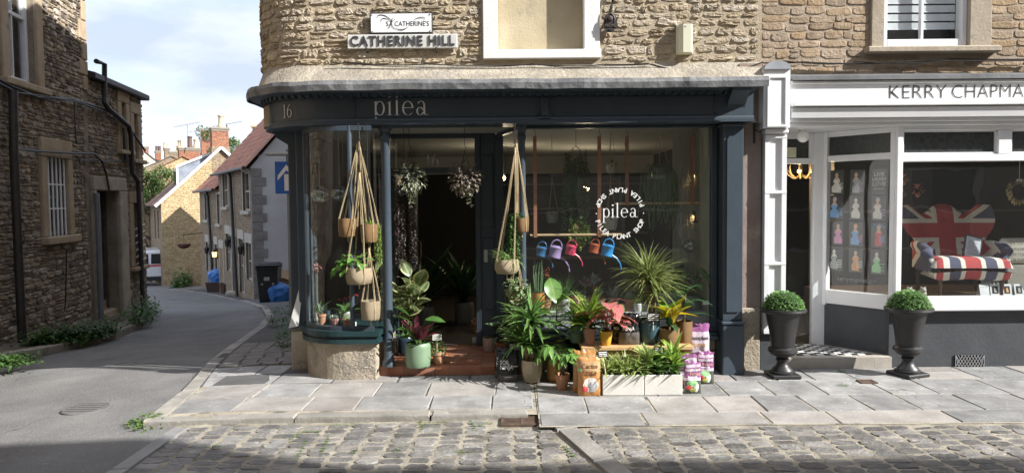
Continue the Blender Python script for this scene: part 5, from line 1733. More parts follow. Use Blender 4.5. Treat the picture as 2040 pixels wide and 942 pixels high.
# raised edging along the house
EK = [G(a, b, 0.0, rl) for a, b in ((-90, 742), (0, 722), (80, 712), (170, 690), (240, 674), (282, 653))]
kerb_run(EK, 0.28, (0.6, 1.2), -1, kerb, mat('edge_stone', (0.22, 0.2, 0.17), .9, (0.34, 0.31, 0.26), 4, bump=0.01, rand=.1), lambda x, y: rl(x, y), 0.3, 0.115)
mb = MB()
rows = [[(p.x - .2, p.y, rl(p.x, p.y) + .09), (p.x - 1.6, p.y + .2, rl(p.x, p.y) + .12)] for p in EK]
mb.strip(rows)
o = mb.build('house_verge', mat('verge_soil', (0.12, 0.10, 0.075), .95, (0.2, 0.17, 0.13), 6, bump=0.02), recalc=False); o['kind'] = 'structure'

# ============================================================ HOUSES ALONG THE LANE
tileR = mat('clay_tile', (0.34, 0.135, 0.085), 0.8, (0.47, 0.215, 0.14), 7, 8, bump=0.01, bscale=25, spots=((0.17, 0.10, 0.075), 2.2, .5, .66))
def stonewall(name, c1, c2, mo, sx=4.5, sy=13):
    if name in MATS: return MATS[name]
    m, t, n, b = newmat(name); l = t.links.new
    geo = n.new('ShaderNodeTexCoord')
    ns = n.new('ShaderNodeTexNoise'); ns.inputs['Scale'].default_value = 3.5; l(geo.outputs['UV'], ns.inputs['Vector'])
    mv = n.new('ShaderNodeVectorMath'); mv.operation = 'MULTIPLY_ADD'; mv.inputs[1].default_value = (.1, .1, 0)
    l(ns.outputs['Color'], mv.inputs[0]); l(geo.outputs['UV'], mv.inputs[2])
    br = n.new('ShaderNodeTexBrick'); br.inputs['Scale'].default_value = 1.0
    br.inputs['Brick Width'].default_value = 1 / sx; br.inputs['Row Height'].default_value = 1 / sy; br.inputs['Mortar Size'].default_value = .011; br.inputs['Mortar Smooth'].default_value = .7
    br.offset_frequency = 2; br.squash = .7; br.squash_frequency = 3
    br.inputs['Color1'].default_value = c4(c1); br.inputs['Color2'].default_value = c4(c2); br.inputs['Mortar'].default_value = c4(mo)
    l(mv.outputs[0], br.inputs['Vector'])
    n2 = n.new('ShaderNodeTexNoise'); n2.inputs['Scale'].default_value = 9; n2.inputs['Detail'].default_value = 8; l(geo.outputs['UV'], n2.inputs['Vector'])
    mxx = n.new('ShaderNodeMix'); mxx.data_type = 'RGBA'; mxx.blend_type = 'MULTIPLY'; mxx.inputs[0].default_value = .8
    rp = n.new('ShaderNodeValToRGB'); rp.color_ramp.elements[0].position = .3; rp.color_ramp.elements[0].color = (.55, .52, .48, 1); rp.color_ramp.elements[1].position = .65; rp.color_ramp.elements[1].color = (1, 1, 1, 1)
    l(n2.outputs['Fac'], rp.inputs[0]); l(br.outputs['Color'], mxx.inputs[6]); l(rp.outputs[0], mxx.inputs[7]); l(mxx.outputs[2], b.inputs['Base Color'])
    bp = n.new('ShaderNodeBump'); bp.inputs['Distance'].default_value = .04
    ad = n.new('ShaderNodeMath'); ad.operation = 'SUBTRACT'; l(n2.outputs['Fac'], ad.inputs[0]); l(br.outputs['Fac'], ad.inputs[1]); l(ad.outputs[0], bp.inputs['Height']); l(bp.outputs[0], b.inputs['Normal'])
    b.inputs['Roughness'].default_value = .9
    return m
swb = stonewall('brown_rubble_wall', (0.30, 0.22, 0.14), (0.44, 0.34, 0.23), (0.30, 0.24, 0.17), 4, 11)
swc = stonewall('cream_rubble_wall', (0.50, 0.37, 0.20), (0.66, 0.52, 0.31), (0.42, 0.32, 0.18), 3.4, 10)
brw = stonewall('red_brick_wall', (0.36, 0.13, 0.07), (0.45, 0.2, 0.11), (0.42, 0.36, 0.29), 4.4, 13)
def wuv(o, T):                          # metres along the wall as UV
    Ti = T.inverted()
    me = o.data
    ul = me.uv_layers.get('UVMap') or me.uv_layers.new(name='UVMap')
    for lp in me.loops:
        c_ = Ti @ me.vertices[lp.vertex_index].co
        ul.data[lp.index].uv = (c_.x + c_.y, c_.z)
def roof_slope(T, u0, u1, y0, z0, y1, z1, m, parent, course=.3, over=.18, name='roof'):
    """a tiled slope: overlapping courses, each a thin tilted strip with a wavy lower edge"""
    n = max(3, int(math.hypot(y1 - y0, z1 - z0) / course))
    mb = MB(T)
    for k in range(n):
        a, b = k / n, (k + 1.12) / n
        ya, za, yb, zb_ = y0 + (y1 - y0) * a, z0 + (z1 - z0) * a, y0 + (y1 - y0) * min(b, 1), z0 + (z1 - z0) * min(b, 1)
        cells = int((u1 - u0 + 2 * over) / .28)
        for c_ in range(cells):
            x0 = u0 - over + (u1 - u0 + 2 * over) * c_ / cells; x1 = u0 - over + (u1 - u0 + 2 * over) * (c_ + 1) / cells
            xm = (x0 + x1) / 2
            l_ = .045 + r.uniform(-.006, .006)
            mb.poly([(x0, ya, za + l_ * .5), (xm, ya, za + l_ + .03), (xm, yb, zb_ + .04), (x0, yb, zb_ + .01)]); mb.poly([(xm, ya, za + l_ + .03), (x1, ya, za + l_ * .5), (x1, yb, zb_ + .01), (xm, yb, zb_ + .04)])
            mb.poly([(x0, ya, za - .02), (x1, ya, za - .02), (x1, ya, za + l_ * .5), (xm, ya, za + l_ + .03), (x0, ya, za + l_ * .5)])
    return mb.build(name, m, parent, recalc=False)
A0 = V((-8.87, 17.7)); tt = V((.5, -.866))
def lane_frame(s0): o = A0 - tt * s0; return frame((o.x, o.y, 0), tt)
def cottage(name, label, s0, s1, zb_, ze, depth, pitch, ups, downs, gable_mat, roofm):
    """facade from s0 (far) to s1 (near) measured back from the corner A0"""
    T = lane_frame(s0); Lh = s0 - s1
    t = thing(name, label, 'house', tuple(T @ V((Lh / 2, 0, zb_))), world=True)
    hs = [RW(T, *q) for q in ups + downs]
    mb = MB(T); holed(mb, 0, Lh, zb_ - 1, ze, hs, .18)
    zr_ = ze + depth / 2 * math.tan(pitch)
    w_ = mb.build('wall', swb, t, recalc=False); wuv(w_, T)
    mb = MB(T)
    mb.poly([(Lh, 0, zb_ - 1), (Lh, depth, zb_ - 1), (Lh, depth, ze), (Lh, depth / 2, zr_), (Lh, 0, ze)]); mb.poly([(0, 0, zb_ - 1), (0, depth, zb_ - 1), (0, depth, ze), (0, depth / 2, zr_), (0, 0, ze)]); mb.poly([(0, depth, zb_ - 1), (Lh, depth, zb_ - 1), (Lh, depth, ze), (0, depth, ze)])
    g_ = mb.build('gable_wall', gable_mat, t, recalc=False); wuv(g_, T)
    roof_slope(T, 0, Lh, -.22, ze - .05, depth / 2, zr_ + .03, roofm, t); roof_slope(T, 0, Lh, depth + .22, ze - .05, depth / 2, zr_ + .03, roofm, t)
    mb = MB(T); mb.tube([(-.15, -.26, ze - .03), (Lh + .2, -.26, ze - .03)], .06, 8); mb.build('gutter', blackm, t)
    for i, h in enumerate(hs):
        up = i < len(ups)
        sash(T, h, w_, mat('window_buff', (0.42, 0.37, 0.30), .6), (0, 1), .12, .05, 'window' if up or i % 2 else 'door')
        for q in ((h[0] - .1, h[0], h[1], h[3]), (h[2], h[2] + .1, h[1], h[3])):
            mb = MB(T); mb.bbox(q[0], q[1], -.02, .1, q[2], q[3], .006); mb.build('jamb', pale, w_)
        mb = MB(T); mb.bbox(h[0] - .16, h[2] + .16, -.03, .1, h[3], h[3] + (.34 if not up else .1), .006); mb.build('lintel', pale, w_)
        if up:
            mb = MB(T); mb.bbox(h[0] - .14, h[2] + .14, -.1, .1, h[1] - .12, h[1], .006); mb.build('sill', pale, w_)
    return t, T, Lh, zr_, w_
pale = mat('pale_dressing', (0.42, 0.38, 0.31), .85, (0.52, 0.48, 0.41), 4, bump=.004)
wren = mat('white_render', (0.50, 0.50, 0.51), .85, (0.58, 0.58, 0.59), 1.2, bump=.004)
zA = gz(A0.x, A0.y)
h1, T1, L1, zr1, hw1 = cottage('lane_cottage', 'two storey stone cottage with red tiled roof and white rendered gable end', 7.2, 0, zA, Zp(500, 333, A0.y), 6.2, rad(50),
    [(444, 345, 454, 412), (484, 342, 497, 420)], [(451, 466, 459, 540), (463, 470, 471, 585), (477, 476, 486, 584), (491, 484, 502, 558)], wren, tileR)
h2, T2, L2, zr2, hw2 = cottage('lane_cottage', 'lower cottage with red tiled roof adjoining the white gabled cottage', 13.4, 7.22, zA - .9, onframe(lane_frame(13.4), 425, 378)[1], 6.0, rad(46),
    [(408, 385, 415, 438), (433, 387, 440, 446)], [(411, 482, 416, 540), (419, 485, 424, 548), (429, 487, 434, 560), (439, 495, 446, 572)], swb, tileR)
# quoins on the white gable, pipes, lanterns
GT = frame((A0.x, A0.y, 0), (.866, .5))
z = zA - .1; k = 0
while z < Zp(500, 345, A0.y):
    wq = .5 if k % 2 else .36
    mb = MB(GT); mb.bbox(.004, wq, -.03, .05, z + .004, z + .30, .006); mb.build('quoin', mat('grey_quoin', (0.20, 0.19, 0.19), .85, (0.28, 0.27, 0.265), 4), h1)
    z += .306; k += 1
mb = MB(GT); mb.tube([(3.0, -.1, zA - .3), (2.9, -.1, 3.2)], .06, 8); mb.build('downpipe', blackm, h1)
mb = MB(GT); mb.bar((-.3, -.02, Zp(500, 333, A0.y) - .12), (3.2, -.05, Zp(500, 333, A0.y) - .12 + 3.5 * math.tan(rad(50)) * .98), .04, .09); mb.build('bargeboard', pale, h1)
def pipe(T, pts, t, rr_=.06):
    mb = MB(); mb.tube(pix_path(T, pts, .1), rr_, 8); mb.build('downpipe', blackm, t, smooth=True)
pipe(T1, [(459, 338), (464, 352), (470, 470), (478, 590)], h1); pipe(T2, [(416, 382), (419, 392), (424, 480), (428, 566)], h2)
def lantern(T, px, py, lit, label):
    u, z = onframe(T, px, py)
    p = T @ V((u, -.16, z))
    t = thing('wall_lantern', label, 'lantern', p, group=None)
    mb = MB(); mb.lathe([(.0, .22), (.03, .2), (.11, .12), (.12, .10)], 6); mb.lathe([(.11, .1), (.07, -.14), (.0, -.16)], 6); 
    mb.bar((0, 0, .22), (.12, .08, .24), .02, .02); mb.bar((.1, .06, .26), (.1, .06, -.2), .03, .05)
    mb.build('case', blackm, t)
    if lit:
        mb = MB(); mb.lathe([(.001, .1), (.112, .095), (.085, -.12), (.001, -.13)], 8); mb.build('lit_glass', emit('lantern_glow', (1.0, 0.72, 0.3), 1.0), t)
    return t
lantern(T1, 488, 498, False, 'black wall lantern beside the window nearest the white gable')
lantern(T1, 461, 484, False, 'black wall lantern between drainpipe and the cottage door')
lantern(T2, 435, 506, True, 'lit wall lantern glowing on the lower cottage')
lantern(T2, 419, 499, False, 'unlit wall lantern by the lower cottage corner')
# hanging basket on the lower cottage
p = T2 @ V((onframe(T2, 414, 484)[0] - .3, -1.0, onframe(T2, 408, 486)[1]))
t = thing('hanging_basket', 'brown trailing hanging basket bracketed off the lower cottage', 'basket', p)
mb = MB(); mb.lathe([(.001, -.16), (.2, -.1), (.28, .05), (.26, .08), (.001, .06)], 12); mb.build('basket', mat('coir', (0.09, 0.035, 0.025), .9), t)
mb = MB()
for k in range(60):
    a = r.uniform(0, 6.28); mb.leaf((.2 * math.cos(a), .2 * math.sin(a), .05), (math.cos(a), math.sin(a), r.uniform(-.2, 1)), .13, .07, 1.5, 3)
mb.build('foliage', leafmat('red_trail', (0.12, 0.04, 0.03)), t, recalc=False)
mb = MB(); mb.tube([(0, 0, .5), (0, 0, .1)], .012, 4); mb.tube([(0, 0, .5), (.5, .9, .55)], .018, 5); mb.build('bracket', blackm, t)

# the cream gable house across the bend
B0 = V(((322 - 1020) / FPX * 40, 32.7))
CT = frame((B0.x, B0.y, 0), (.866, .5))
zB = gz(B0.x, B0.y) - .5
ch = thing('gabled_house', 'sunlit cream stone gable house with white verge and brick chimney', 'house', (B0.x, B0.y, zB), world=True)
ze, zr_, wd = onframe(CT, 316, 402)[1], onframe(CT, 440, 296)[1], onframe(CT, 440, 300)[0] * 2
dp = 9.0
mb = MB(CT)
mb.poly([(0, 0, zB - 1), (wd, 0, zB - 1), (wd, 0, ze), (wd / 2, 0, zr_), (0, 0, ze)])
gwall = mb.build('gable_wall', swc, ch, recalc=False); wuv(gwall, CT)
ST = frame(tuple(CT @ V((0, dp, 0))), tuple((CT @ V((0, 0, 0)) - CT @ V((0, dp, 0)))[:2]))
hs = [RW(ST, 308, 420, 311, 475), RW(ST, 314, 420, 317, 475), RW(ST, 311, 500, 314, 560)]
mb = MB(ST); holed(mb, 0, dp, zB - 1, ze, hs, .15)
o = mb.build('wall', swb, ch, recalc=False); wuv(o, ST)
for h in hs: sash(ST, h, o, MATS['window_buff'], (0, 1), .12, .05, 'window')
mb = MB(CT); mb.poly([(wd, 0, zB - 1), (wd, dp, zB - 1), (wd, dp, ze), (wd, 0, ze)]); mb.poly([(0, dp, zB - 1), (wd, dp, zB - 1), (wd, dp, ze), (wd / 2, dp, zr_), (0, dp, ze)]); mb.build('rear_wall', swc, ch, recalc=False)
RT = frame(tuple(CT @ V((0, dp, 0))), tuple((CT @ V((0, 0, 0)) - CT @ V((0, dp, 0)))[:2]))
tileD = mat('brown_tile', (0.17, 0.10, 0.075), .8, (0.25, 0.16, 0.12), 5, bump=.01)
roof_slope(RT, 0, dp, -.3, ze - .22, wd / 2, zr_ + .05, tileD, ch, .35, .05); 
RT2 = frame(tuple(CT @ V((wd, 0, 0))), tuple((CT @ V((wd, dp, 0)) - CT @ V((wd, 0, 0)))[:2]))
roof_slope(RT2, 0, dp, -.3, ze - .22, wd / 2, zr_ + .05, tileD, ch, .35, .05)
mb = MB(CT)
for s_ in (1, -1):
    a = (wd / 2 - s_ * (wd / 2 + .3), -.08, ze - .25); b = (wd / 2, -.08, zr_ + .05)
    mb.bar(a, b, .14, .24, up=(0, -1, 0))
mb.build('verge_board', white, ch)
# dormer with lead cheeks
sl = (zr_ - ze) / (wd / 2)
mb = MB(CT)
s1, s2 = .95, 2.75
def zroof(s_): return ze + sl * s_ + .04
for v0, v1 in ((.7, 3.0),):
    top = zroof(s1) + .95
    tp2 = zroof(s2) + .05
    a = [(s1, v0, zroof(s1)), (s1, v0, top), (s2, v0, tp2)]; b = [(q[0], v1, q[2]) for q in a]
    mb.poly(a, 0); mb.poly(b, 0); mb.poly([a[1], b[1], b[2], a[2]], 0); mb.poly([a[0], b[0], b[1], a[1]], 2)
    mb.bar((s1 - .1, v0 - .06, top + .05), (s2, v0 - .06, tp2 + .06), .12, .10, 1, up=(0, -1, 0)); mb.bar((s1 - .03, v0 - .05, zroof(s1)), (s1 - .03, v0 - .05, top), .1, .14, 1, up=(0, -1, 0))
mb.build('dormer', [mat('lead_cheek', (0.20, 0.23, 0.29), .4, (0.33, 0.36, 0.42), 2, metal=.3, bump=.004, bscale=8), white, glass2], ch, recalc=False)
potm = mat('chimney_pot', (0.55, 0.43, 0.27), .8, (0.66, 0.54, 0.36), 6)
def chimney(T, u, v, z0, z1, wu, wv, parent, m, pots, cap=.12, base=None, bm=None):
    mb = MB(T); mb.box(u - wu / 2, u + wu / 2, v - wv / 2, v + wv / 2, base if base else z0, z1)
    o = mb.build('chimney', m, parent); wuv(o, T)
    if bm:
        mb = MB(T); mb.box(u - wu / 2 - .04, u + wu / 2 + .04, v - wv / 2 - .04, v + wv / 2 + .04, z0, base); q = mb.build('chimney_base', bm, o); wuv(q, T)
    mb = MB(T); mb.bbox(u - wu / 2 - .07, u + wu / 2 + .07, v - wv / 2 - .07, v + wv / 2 + .07, z1, z1 + cap, .02); mb.bbox(u - wu / 2 - .03, u + wu / 2 + .03, v - wv / 2 - .03, v + wv / 2 + .03, z1 - .1, z1, .01); mb.build('cap', mat('cap_stone', (0.24, 0.21, 0.17), .9), o)
    for (du, rr_, h, pm) in pots:
        p = T @ V((u + du, v, z1 + cap))
        mb = MB(); mb.lathe([(rr_ * 1.1, 0), (rr_ * 1.1, h * .15), (rr_, h * .2), (rr_ * .85, h * .85), (rr_ * 1.05, h * .88), (rr_ * 1.05, h), (rr_ * .7, h), (rr_ * .65, h * .7)], 12, p); mb.build('pot', pm, o, smooth=True)
    return o
uc = wd / 2
zc = onframe(CT, 440, 258)[1]; zb2 = onframe(CT, 440, 292)[1]
cw = onframe(CT, 458, 270)[0] - onframe(CT, 425, 270)[0]
chimney(CT, uc, .45, ze + 1.5, zc, cw, .85, ch, brw, [(.15, .2, .72, potm)], .12, zb2, swb)
# houses further down: roofs and stacks that show over the cream house
def far_house(name, label, px, d, half, zb_, ze, zr_, wallm, roofm, stacks, ln=8.0):
    x = (px - 1020) / FPX * d
    T = frame((x - half * .866, d - 7.3 - half * .5, 0), (.866, .5))
    t = thing(name, label, 'house', (x, d - 7.3, zb_), world=True)
    mb = MB(T)
    mb.poly([(0, 0, zb_), (2 * half, 0, zb_), (2 * half, 0, ze), (half, 0, zr_), (0, 0, ze)]); mb.poly([(0, ln, zb_), (2 * half, ln, zb_), (2 * half, ln, ze), (half, ln, zr_), (0, ln, ze)])
    mb.poly([(0, 0, zb_), (0, ln, zb_), (0, ln, ze), (0, 0, ze)]); mb.poly([(2 * half, 0, zb_), (2 * half, ln, zb_), (2 * half, ln, ze), (2 * half, 0, ze)])
    o = mb.build('wall', wallm, t, recalc=False); wuv(o, T)
    RTa = frame(tuple(T @ V((0, ln, 0))), tuple((T @ V((0, 0, 0)) - T @ V((0, ln, 0)))[:2])); RTb = frame(tuple(T @ V((2 * half, 0, 0))), tuple((T @ V((2 * half, ln, 0)) - T @ V((2 * half, 0, 0)))[:2]))
    roof_slope(RTa, 0, ln, -.25, ze - .15, half, zr_ + .05, roofm, t, .4, .1); roof_slope(RTb, 0, ln, -.25, ze - .15, half, zr_ + .05, roofm, t, .4, .1)
    for (pxa, pxb, pyt, pyb, m, pots) in stacks:
        ua, ub = onframe(T, pxa, pyt)[0], onframe(T, pxb, pyt)[0]
        chimney(T, (ua + ub) / 2, .5, onframe(T, pxa, pyb)[1] - 1.6, onframe(T, pxa, pyt)[1], ub - ua, .9, t, m, pots)
    return t
dkpot = mat('dark_pot', (0.10, 0.06, 0.05), .7)
far_house('far_house', 'cream walled house with red roof and triple potted brick chimney', 368, 50, 2.6, -5, Zp(330, 352, 42), Zp(368, 312, 42), swc, tileR, [(357, 398, 297, 322, brw, [(-.5, .2, .5, potm), (.08, .17, .8, dkpot), (.5, .19, .6, potm)])])
far_house('far_house', 'house with stone and brick stack of two orange pots', 428, 56, 2.2, -5, Zp(400, 330, 48), Zp(420, 306, 48), swb, tileD, [(401, 425, 277, 298, brw, [(-.2, .2, .6, mat('orange_pot', (0.5, 0.22, 0.12), .8)), (.25, .2, .6, MATS['orange_pot'])])])
far_house('far_house', 'distant pale gabled house with a brown chimney', 293, 66, 2.2, -6, Zp(290, 345, 58), Zp(296, 302, 58), mat('pale_far_wall', (0.42, 0.37, 0.31), .9, (0.5, 0.45, 0.38), 2), tileD, [(285, 296, 294, 312, brw, [])])
far_house('far_house', 'distant house with thin red brick chimney', 316, 72, 1.6, -6, Zp(316, 340, 64), Zp(316, 318, 64), swb, tileD, [(310, 321, 303, 330, brw, [(-.1, .14, .5, dkpot), (.16, .14, .5, dkpot)])])
far_house('far_house', 'distant house with grey stone chimneys and small pots', 345, 64, 2.2, -6, Zp(345, 335, 56), Zp(345, 312, 56), swb, mat('slate_roof', (0.12, 0.115, 0.12), .7, (0.18, 0.17, 0.175), 4), [(328, 338, 297, 320, swb, [(-.1, .16, .45, potm), (.15, .16, .3, potm)]), (337, 357, 304, 325, swb, [(.35, .18, .5, potm)])])
# aerials on the roofs
def aerial(px, d, pyb, pyt, label):
    y = d - 7.3
    p0, p1 = P(px, pyb, y), P(px, pyt, y)
    mb = MB(); mb.tube([p0, p1], .025, 5)
    a = p1 + V((0, 0, -.15))
    mb.tube([a + V((-.9, 0, -.05)), a + V((.9, 0, .25))], .018, 5)
    for k in range(8): q = a + V((-.8 + k * .22, 0, -.03 + k * .037)); mb.tube([q + V((0, -.25, -.12)), q + V((0, .25, .12))], .012, 4)
    tag(mb.build('television_aerial', mat('alu', (0.3, 0.3, 0.31), .4, metal=.6)), label, 'aerial')
aerial(373, 50, 300, 247, 'roof aerial on a tall pole by the triple potted chimney')
aerial(399, 54, 305, 258, 'roof aerial beside the orange potted stack')
aerial(452, 44, 280, 246, 'roof aerial beside the tall cream pot chimney')
# pot at the ridge of the white gabled cottage
p = GT @ V((2.3, 1.4, 0)); zt_ = Zp(516, 252, p.y + .0)
mb = MB(); mb.hexa([(p.x - .22, p.y - .22, zt_ - 1.5), (p.x + .3, p.y - .22, zt_ - 1.5), (p.x + .3, p.y + .22, zt_ - 1.5), (p.x - .22, p.y + .22, zt_ - 1.5), (p.x - .12, p.y - .2, zt_), (p.x + .22, p.y - .2, zt_), (p.x + .22, p.y + .2, zt_), (p.x - .12, p.y + .2, zt_)])
p2 = P(514, 262, 28); mb = MB(); mb.box(p2.x - .2, p2.x + .2, 27.8, 28.2, p2.z - 3, p2.z + .15); mb.bbox(p2.x - .27, p2.x + .27, 27.73, 28.27, p2.z + .15, p2.z + .28, .03)
o = mb.build('ridge_chimney', potm, h1)

# trees
barkm = mat('bark', (0.10, 0.075, 0.05), .9, (0.16, 0.12, 0.085), 8, bump=.02)
def tree(name, label, base, top, rad_, crown_c, nleaf, m, seed, lsz=.2):
    q = random.Random(seed)
    t = thing(name, label, 'tree', base)
    b = V(base)
    mb = MB()
    hgt = top - base[2]
    mb.tube([(0, 0, -.3), (.1, 0, hgt * .3), (0, .1, hgt * .6), (.05, 0, hgt * .85)], [.25, .2, .13, .04], 8)
    for k in range(9):
        a = k * 2.4; z0 = hgt * q.uniform(.35, .7)
        mb.tube([(0, 0, z0), (math.cos(a) * rad_ * .4, math.sin(a) * rad_ * .4, z0 + rad_ * .3), (math.cos(a) * rad_ * .85, math.sin(a) * rad_ * .85, z0 + rad_ * .5)], [.09, .06, .02], 6)
    mb.build('trunk', barkm, t, smooth=True)
    mb = MB()
    cl = []
    for k in range(26):
        d = V((q.gauss(0, 1), q.gauss(0, 1), q.gauss(0, 1))).normalized() * (q.random() ** .45)
        cl.append((V((d.x * rad_, d.y * rad_, crown_c - base[2] + d.z * rad_ * .95)), rad_ * q.uniform(.18, .36)))
    for k in range(nleaf):
        c_, rr_ = q.choice(cl)
        d = V((q.gauss(0, 1), q.gauss(0, 1), q.gauss(0, .8))).normalized() * rr_ * q.random() ** .35
        mb.leaf(c_ + d, (q.uniform(-1, 1), q.uniform(-1, 1), q.uniform(-.8, .5)), lsz * q.uniform(.7, 1.2), lsz * .55, .6, 2)
    mb.build('crown', m, t, recalc=False)
    return t
greenA = leafmat('tree_leaf', (0.075, 0.12, 0.035))
greenB = leafmat('tree_leaf_pale', (0.11, 0.16, 0.06))
c = P(442, 283, 50)
tree('tree', 'feathery green tree showing behind the brick chimney', (c.x, 50, -5), c.z + 2.1, 1.75, c.z - .1, 9000, greenB, 1, .16)
c = P(306, 372, 40)
tree('tree', 'dense green tree between the stone wing and cream house', (c.x - .3, 40, -4.5), c.z + 1.2, 1.75, c.z - .3, 7000, greenA, 2, .16)
# ============================================================ THINGS ALONG THE LANE
# one-way sign on its post
b = G(582, 655)
q = P(571, 354, b.y - .06)
t = thing('one_way_sign', 'blue one way sign with white upward arrow on a grey post', 'sign', (b.x, b.y, b.z))
zt_ = q.z - b.z
mb = MB(); mb.tube([(0, 0, -.1), (0, 0, zt_ + .42)], .032, 10); mb.build('post', mat('galv', (0.25, 0.26, 0.27), .5, metal=.5), t, smooth=True)
sx_ = q.x - b.x
hw, hh = .17, .235
mb = MB(); mb.bbox(sx_ - hw, sx_ + hw, -.062, -.052, zt_ - hh, zt_ + hh, .003); mb.build('plate', mat('sign_blue', (0.01, 0.10, 0.42), .4), t)
mb = MB()
mb.poly([(sx_ - .035, -.0635, zt_ - .19), (sx_ + .035, -.0635, zt_ - .19), (sx_ + .035, -.0635, zt_ + .05), (sx_ - .035, -.0635, zt_ + .05)])
mb.poly([(sx_ - .13, -.0645, zt_ + .03), (sx_ - .13, -.0645, zt_ - .04), (sx_ + .0, -.0645, zt_ + .11), (sx_ + .13, -.0645, zt_ - .04), (sx_ + .13, -.0645, zt_ + .03), (sx_, -.0645, zt_ + .19)])
mb.build('arrow', letter, t, recalc=False)
mb = MB(); mb.bbox(sx_ - .30, sx_ + .12, -.12, .06, zt_ + hh + .09, zt_ + hh + .135, .012); mb.build('lamp_head', mat('lamp_grey', (0.35, 0.37, 0.38), .5), t)
# wheelie bin
b = G(538, 601)
t = thing('wheelie_bin', 'black wheeled refuse bin standing against the white gable', 'bin', (b.x, b.y, b.z), rz=rad(8))
mb = MB()
def ringb(w_, d, z, ox=0): return [(-w_ + ox, -d, z), (w_ + ox, -d, z), (w_ + ox, d, z), (-w_ + ox, d, z)]
ids = mb.strip([ringb(.22, .25, .0), ringb(.23, .27, .08), ringb(.28, .33, .93), ringb(.30, .35, .94), ringb(.30, .35, .99)], 0, True); mb.face(ids[0][::-1]); mb.face(ids[-1])
binm = mat('bin_plastic', (0.018, 0.019, 0.021), .45, (0.026, 0.027, 0.03), 5)
bd = mb.build('body', binm, t)
mb = MB(); mb.bbox(-.31, .31, -.38, .36, 1.0, 1.06, .025); mb.bbox(-.26, .26, -.3, .3, 1.05, 1.09, .02); mb.build('lid', binm, t)
mb = MB(); mb.tube([(-.24, .40, .98), (.24, .40, .98)], .018, 8); mb.build('handle', binm, t)
for s_ in (-1, 1):
    mb = MB(); mb.lathe([(.001, -.03), (.1, -.03), (.1, .03), (.001, .03)], 14, (s_ * .25, .25, .1), rot=Matrix.Rotation(rad(90), 3, 'Y')); mb.build('wheel', blackm, t)
mb = MB(); mb.poly([(-.09, -.315, .62), (.06, -.315, .62), (.06, -.325, .72), (-.09, -.325, .72)]); mb.poly([(-.17, -.30, .50), (-.12, -.30, .50), (-.12, -.305, .55), (-.17, -.305, .55)]); mb.poly([(.12, -.30, .50), (.17, -.30, .50), (.17, -.305, .55), (.12, -.305, .55)])
mb.build('sticker', mat('sticker_grey', (0.4, 0.4, 0.4), .6), t, recalc=False)
# crumpled sacks and boxes
def sack(name, label, loc, w_, h, m, seed, cat='bag'):
    q = random.Random(seed)
    t = thing(name, label, cat, loc)
    mb = MB()
    rows = []
    for i in range(11):
        v = i / 10
        rr_ = w_ * (.86 + .2 * math.sin(v * 2.6)) * (1 if v < .7 else max(.08, 1 - ((v - .7) / .3) ** 1.6))
        rows.append([(rr_ * math.cos(a) * (1 + .13 * noise.noise(V((math.cos(a) * 2.2, math.sin(a) * 2.2, v * 4 + seed)))), rr_ * .75 * math.sin(a) * (1 + .15 * noise.noise(V((math.cos(a) * 3, math.sin(a) * 3, v * 5 + seed)))), h * v + .02 * noise.noise(V((a, v * 4, seed)))) for a in [2 * math.pi * k / 24 for k in range(24)]])
    ids = mb.strip(rows, 0, True); mb.face(ids[0][::-1]); mb.face(ids[-1])
    mb.build('sack', m, t, smooth=False)
    return t
bluem = mat('blue_sack', (0.02, 0.13, 0.48), .35, (0.08, 0.27, 0.68), 6, bump=.05, bscale=7)
b = G(556, 600); sack('refuse_sack', 'wide blue plastic sack slumped beside the black wheeled bin', b, .32, .55, bluem, 3)
b = G(577, 598); o = thing('recycling_box', 'black recycling box tucked behind the wide blue sack', 'box', b)
mb = MB(); ids = mb.strip([[(-.2, -.2, 0), (.2, -.2, 0), (.2, .2, 0), (-.2, .2, 0)], [(-.26, -.24, .38), (.26, -.24, .38), (.26, .24, .38), (-.26, .24, .38)]], 0, True); mb.face(ids[0]); mb.build('tub', binm, o)
mb = MB(); mb.bbox(-.28, .28, -.26, .26, .37, .41, .01); mb.build('rim', binm, o)
cardm = mat('cardboard', (0.30, 0.20, 0.12), .9, (0.38, 0.27, 0.17), 5, bump=.004)
for k, (px, py, w_, h, rx, ry, lab) in enumerate(((560, 583, .62, .8, -.25, .35, 'flattened tan cardboard box leaning on the white gable'), (574, 566, .4, .8, -.1, -.15, 'tall upright cardboard flap behind the leaning box'), (571, 590, .35, .7, -.15, .1, 'narrow pale carton stood by the post'))):
    b = G(px, 599 - k)
    c0 = P(px, py, b.y + .35 + .06 * k)
    t = thing('cardboard_box', lab, 'box', (c0.x, c0.y, max(b.z, c0.z - h * .5)), tilt=(rx, ry, .2 * k))
    mb = MB(); mb.bbox(-w_ / 2, w_ / 2, -.05, .05, 0, h, .008); mb.build('panel', cardm, t)
    mb = MB(); mb.hexa([(-w_ / 2, -.052, h * .98), (w_ / 2, -.052, h * .98), (w_ / 2, -.045, h * .98), (-w_ / 2, -.045, h * .98), (-w_ / 2 + .03, -.17, h * .72), (w_ / 2 - .03, -.17, h * .72), (w_ / 2 - .03, -.163, h * .72), (-w_ / 2 + .03, -.163, h * .72)]); mb.build('flap', cardm, t)
b = G(433, 581)
t = thing('recycling_crate', 'brown crate topped with a blue sack by the lower cottage', 'crate', b)
mb = MB(); ids = mb.strip([[(-.34, -.24, 0), (.34, -.24, 0), (.34, .24, 0), (-.34, .24, 0)], [(-.4, -.28, .42), (.4, -.28, .42), (.4, .28, .42), (-.4, .28, .42)]], 0, True); mb.face(ids[0]); mb.face(ids[-1]); mb.build('tub', mat('brown_plastic', (0.06, 0.032, 0.025), .6), t)
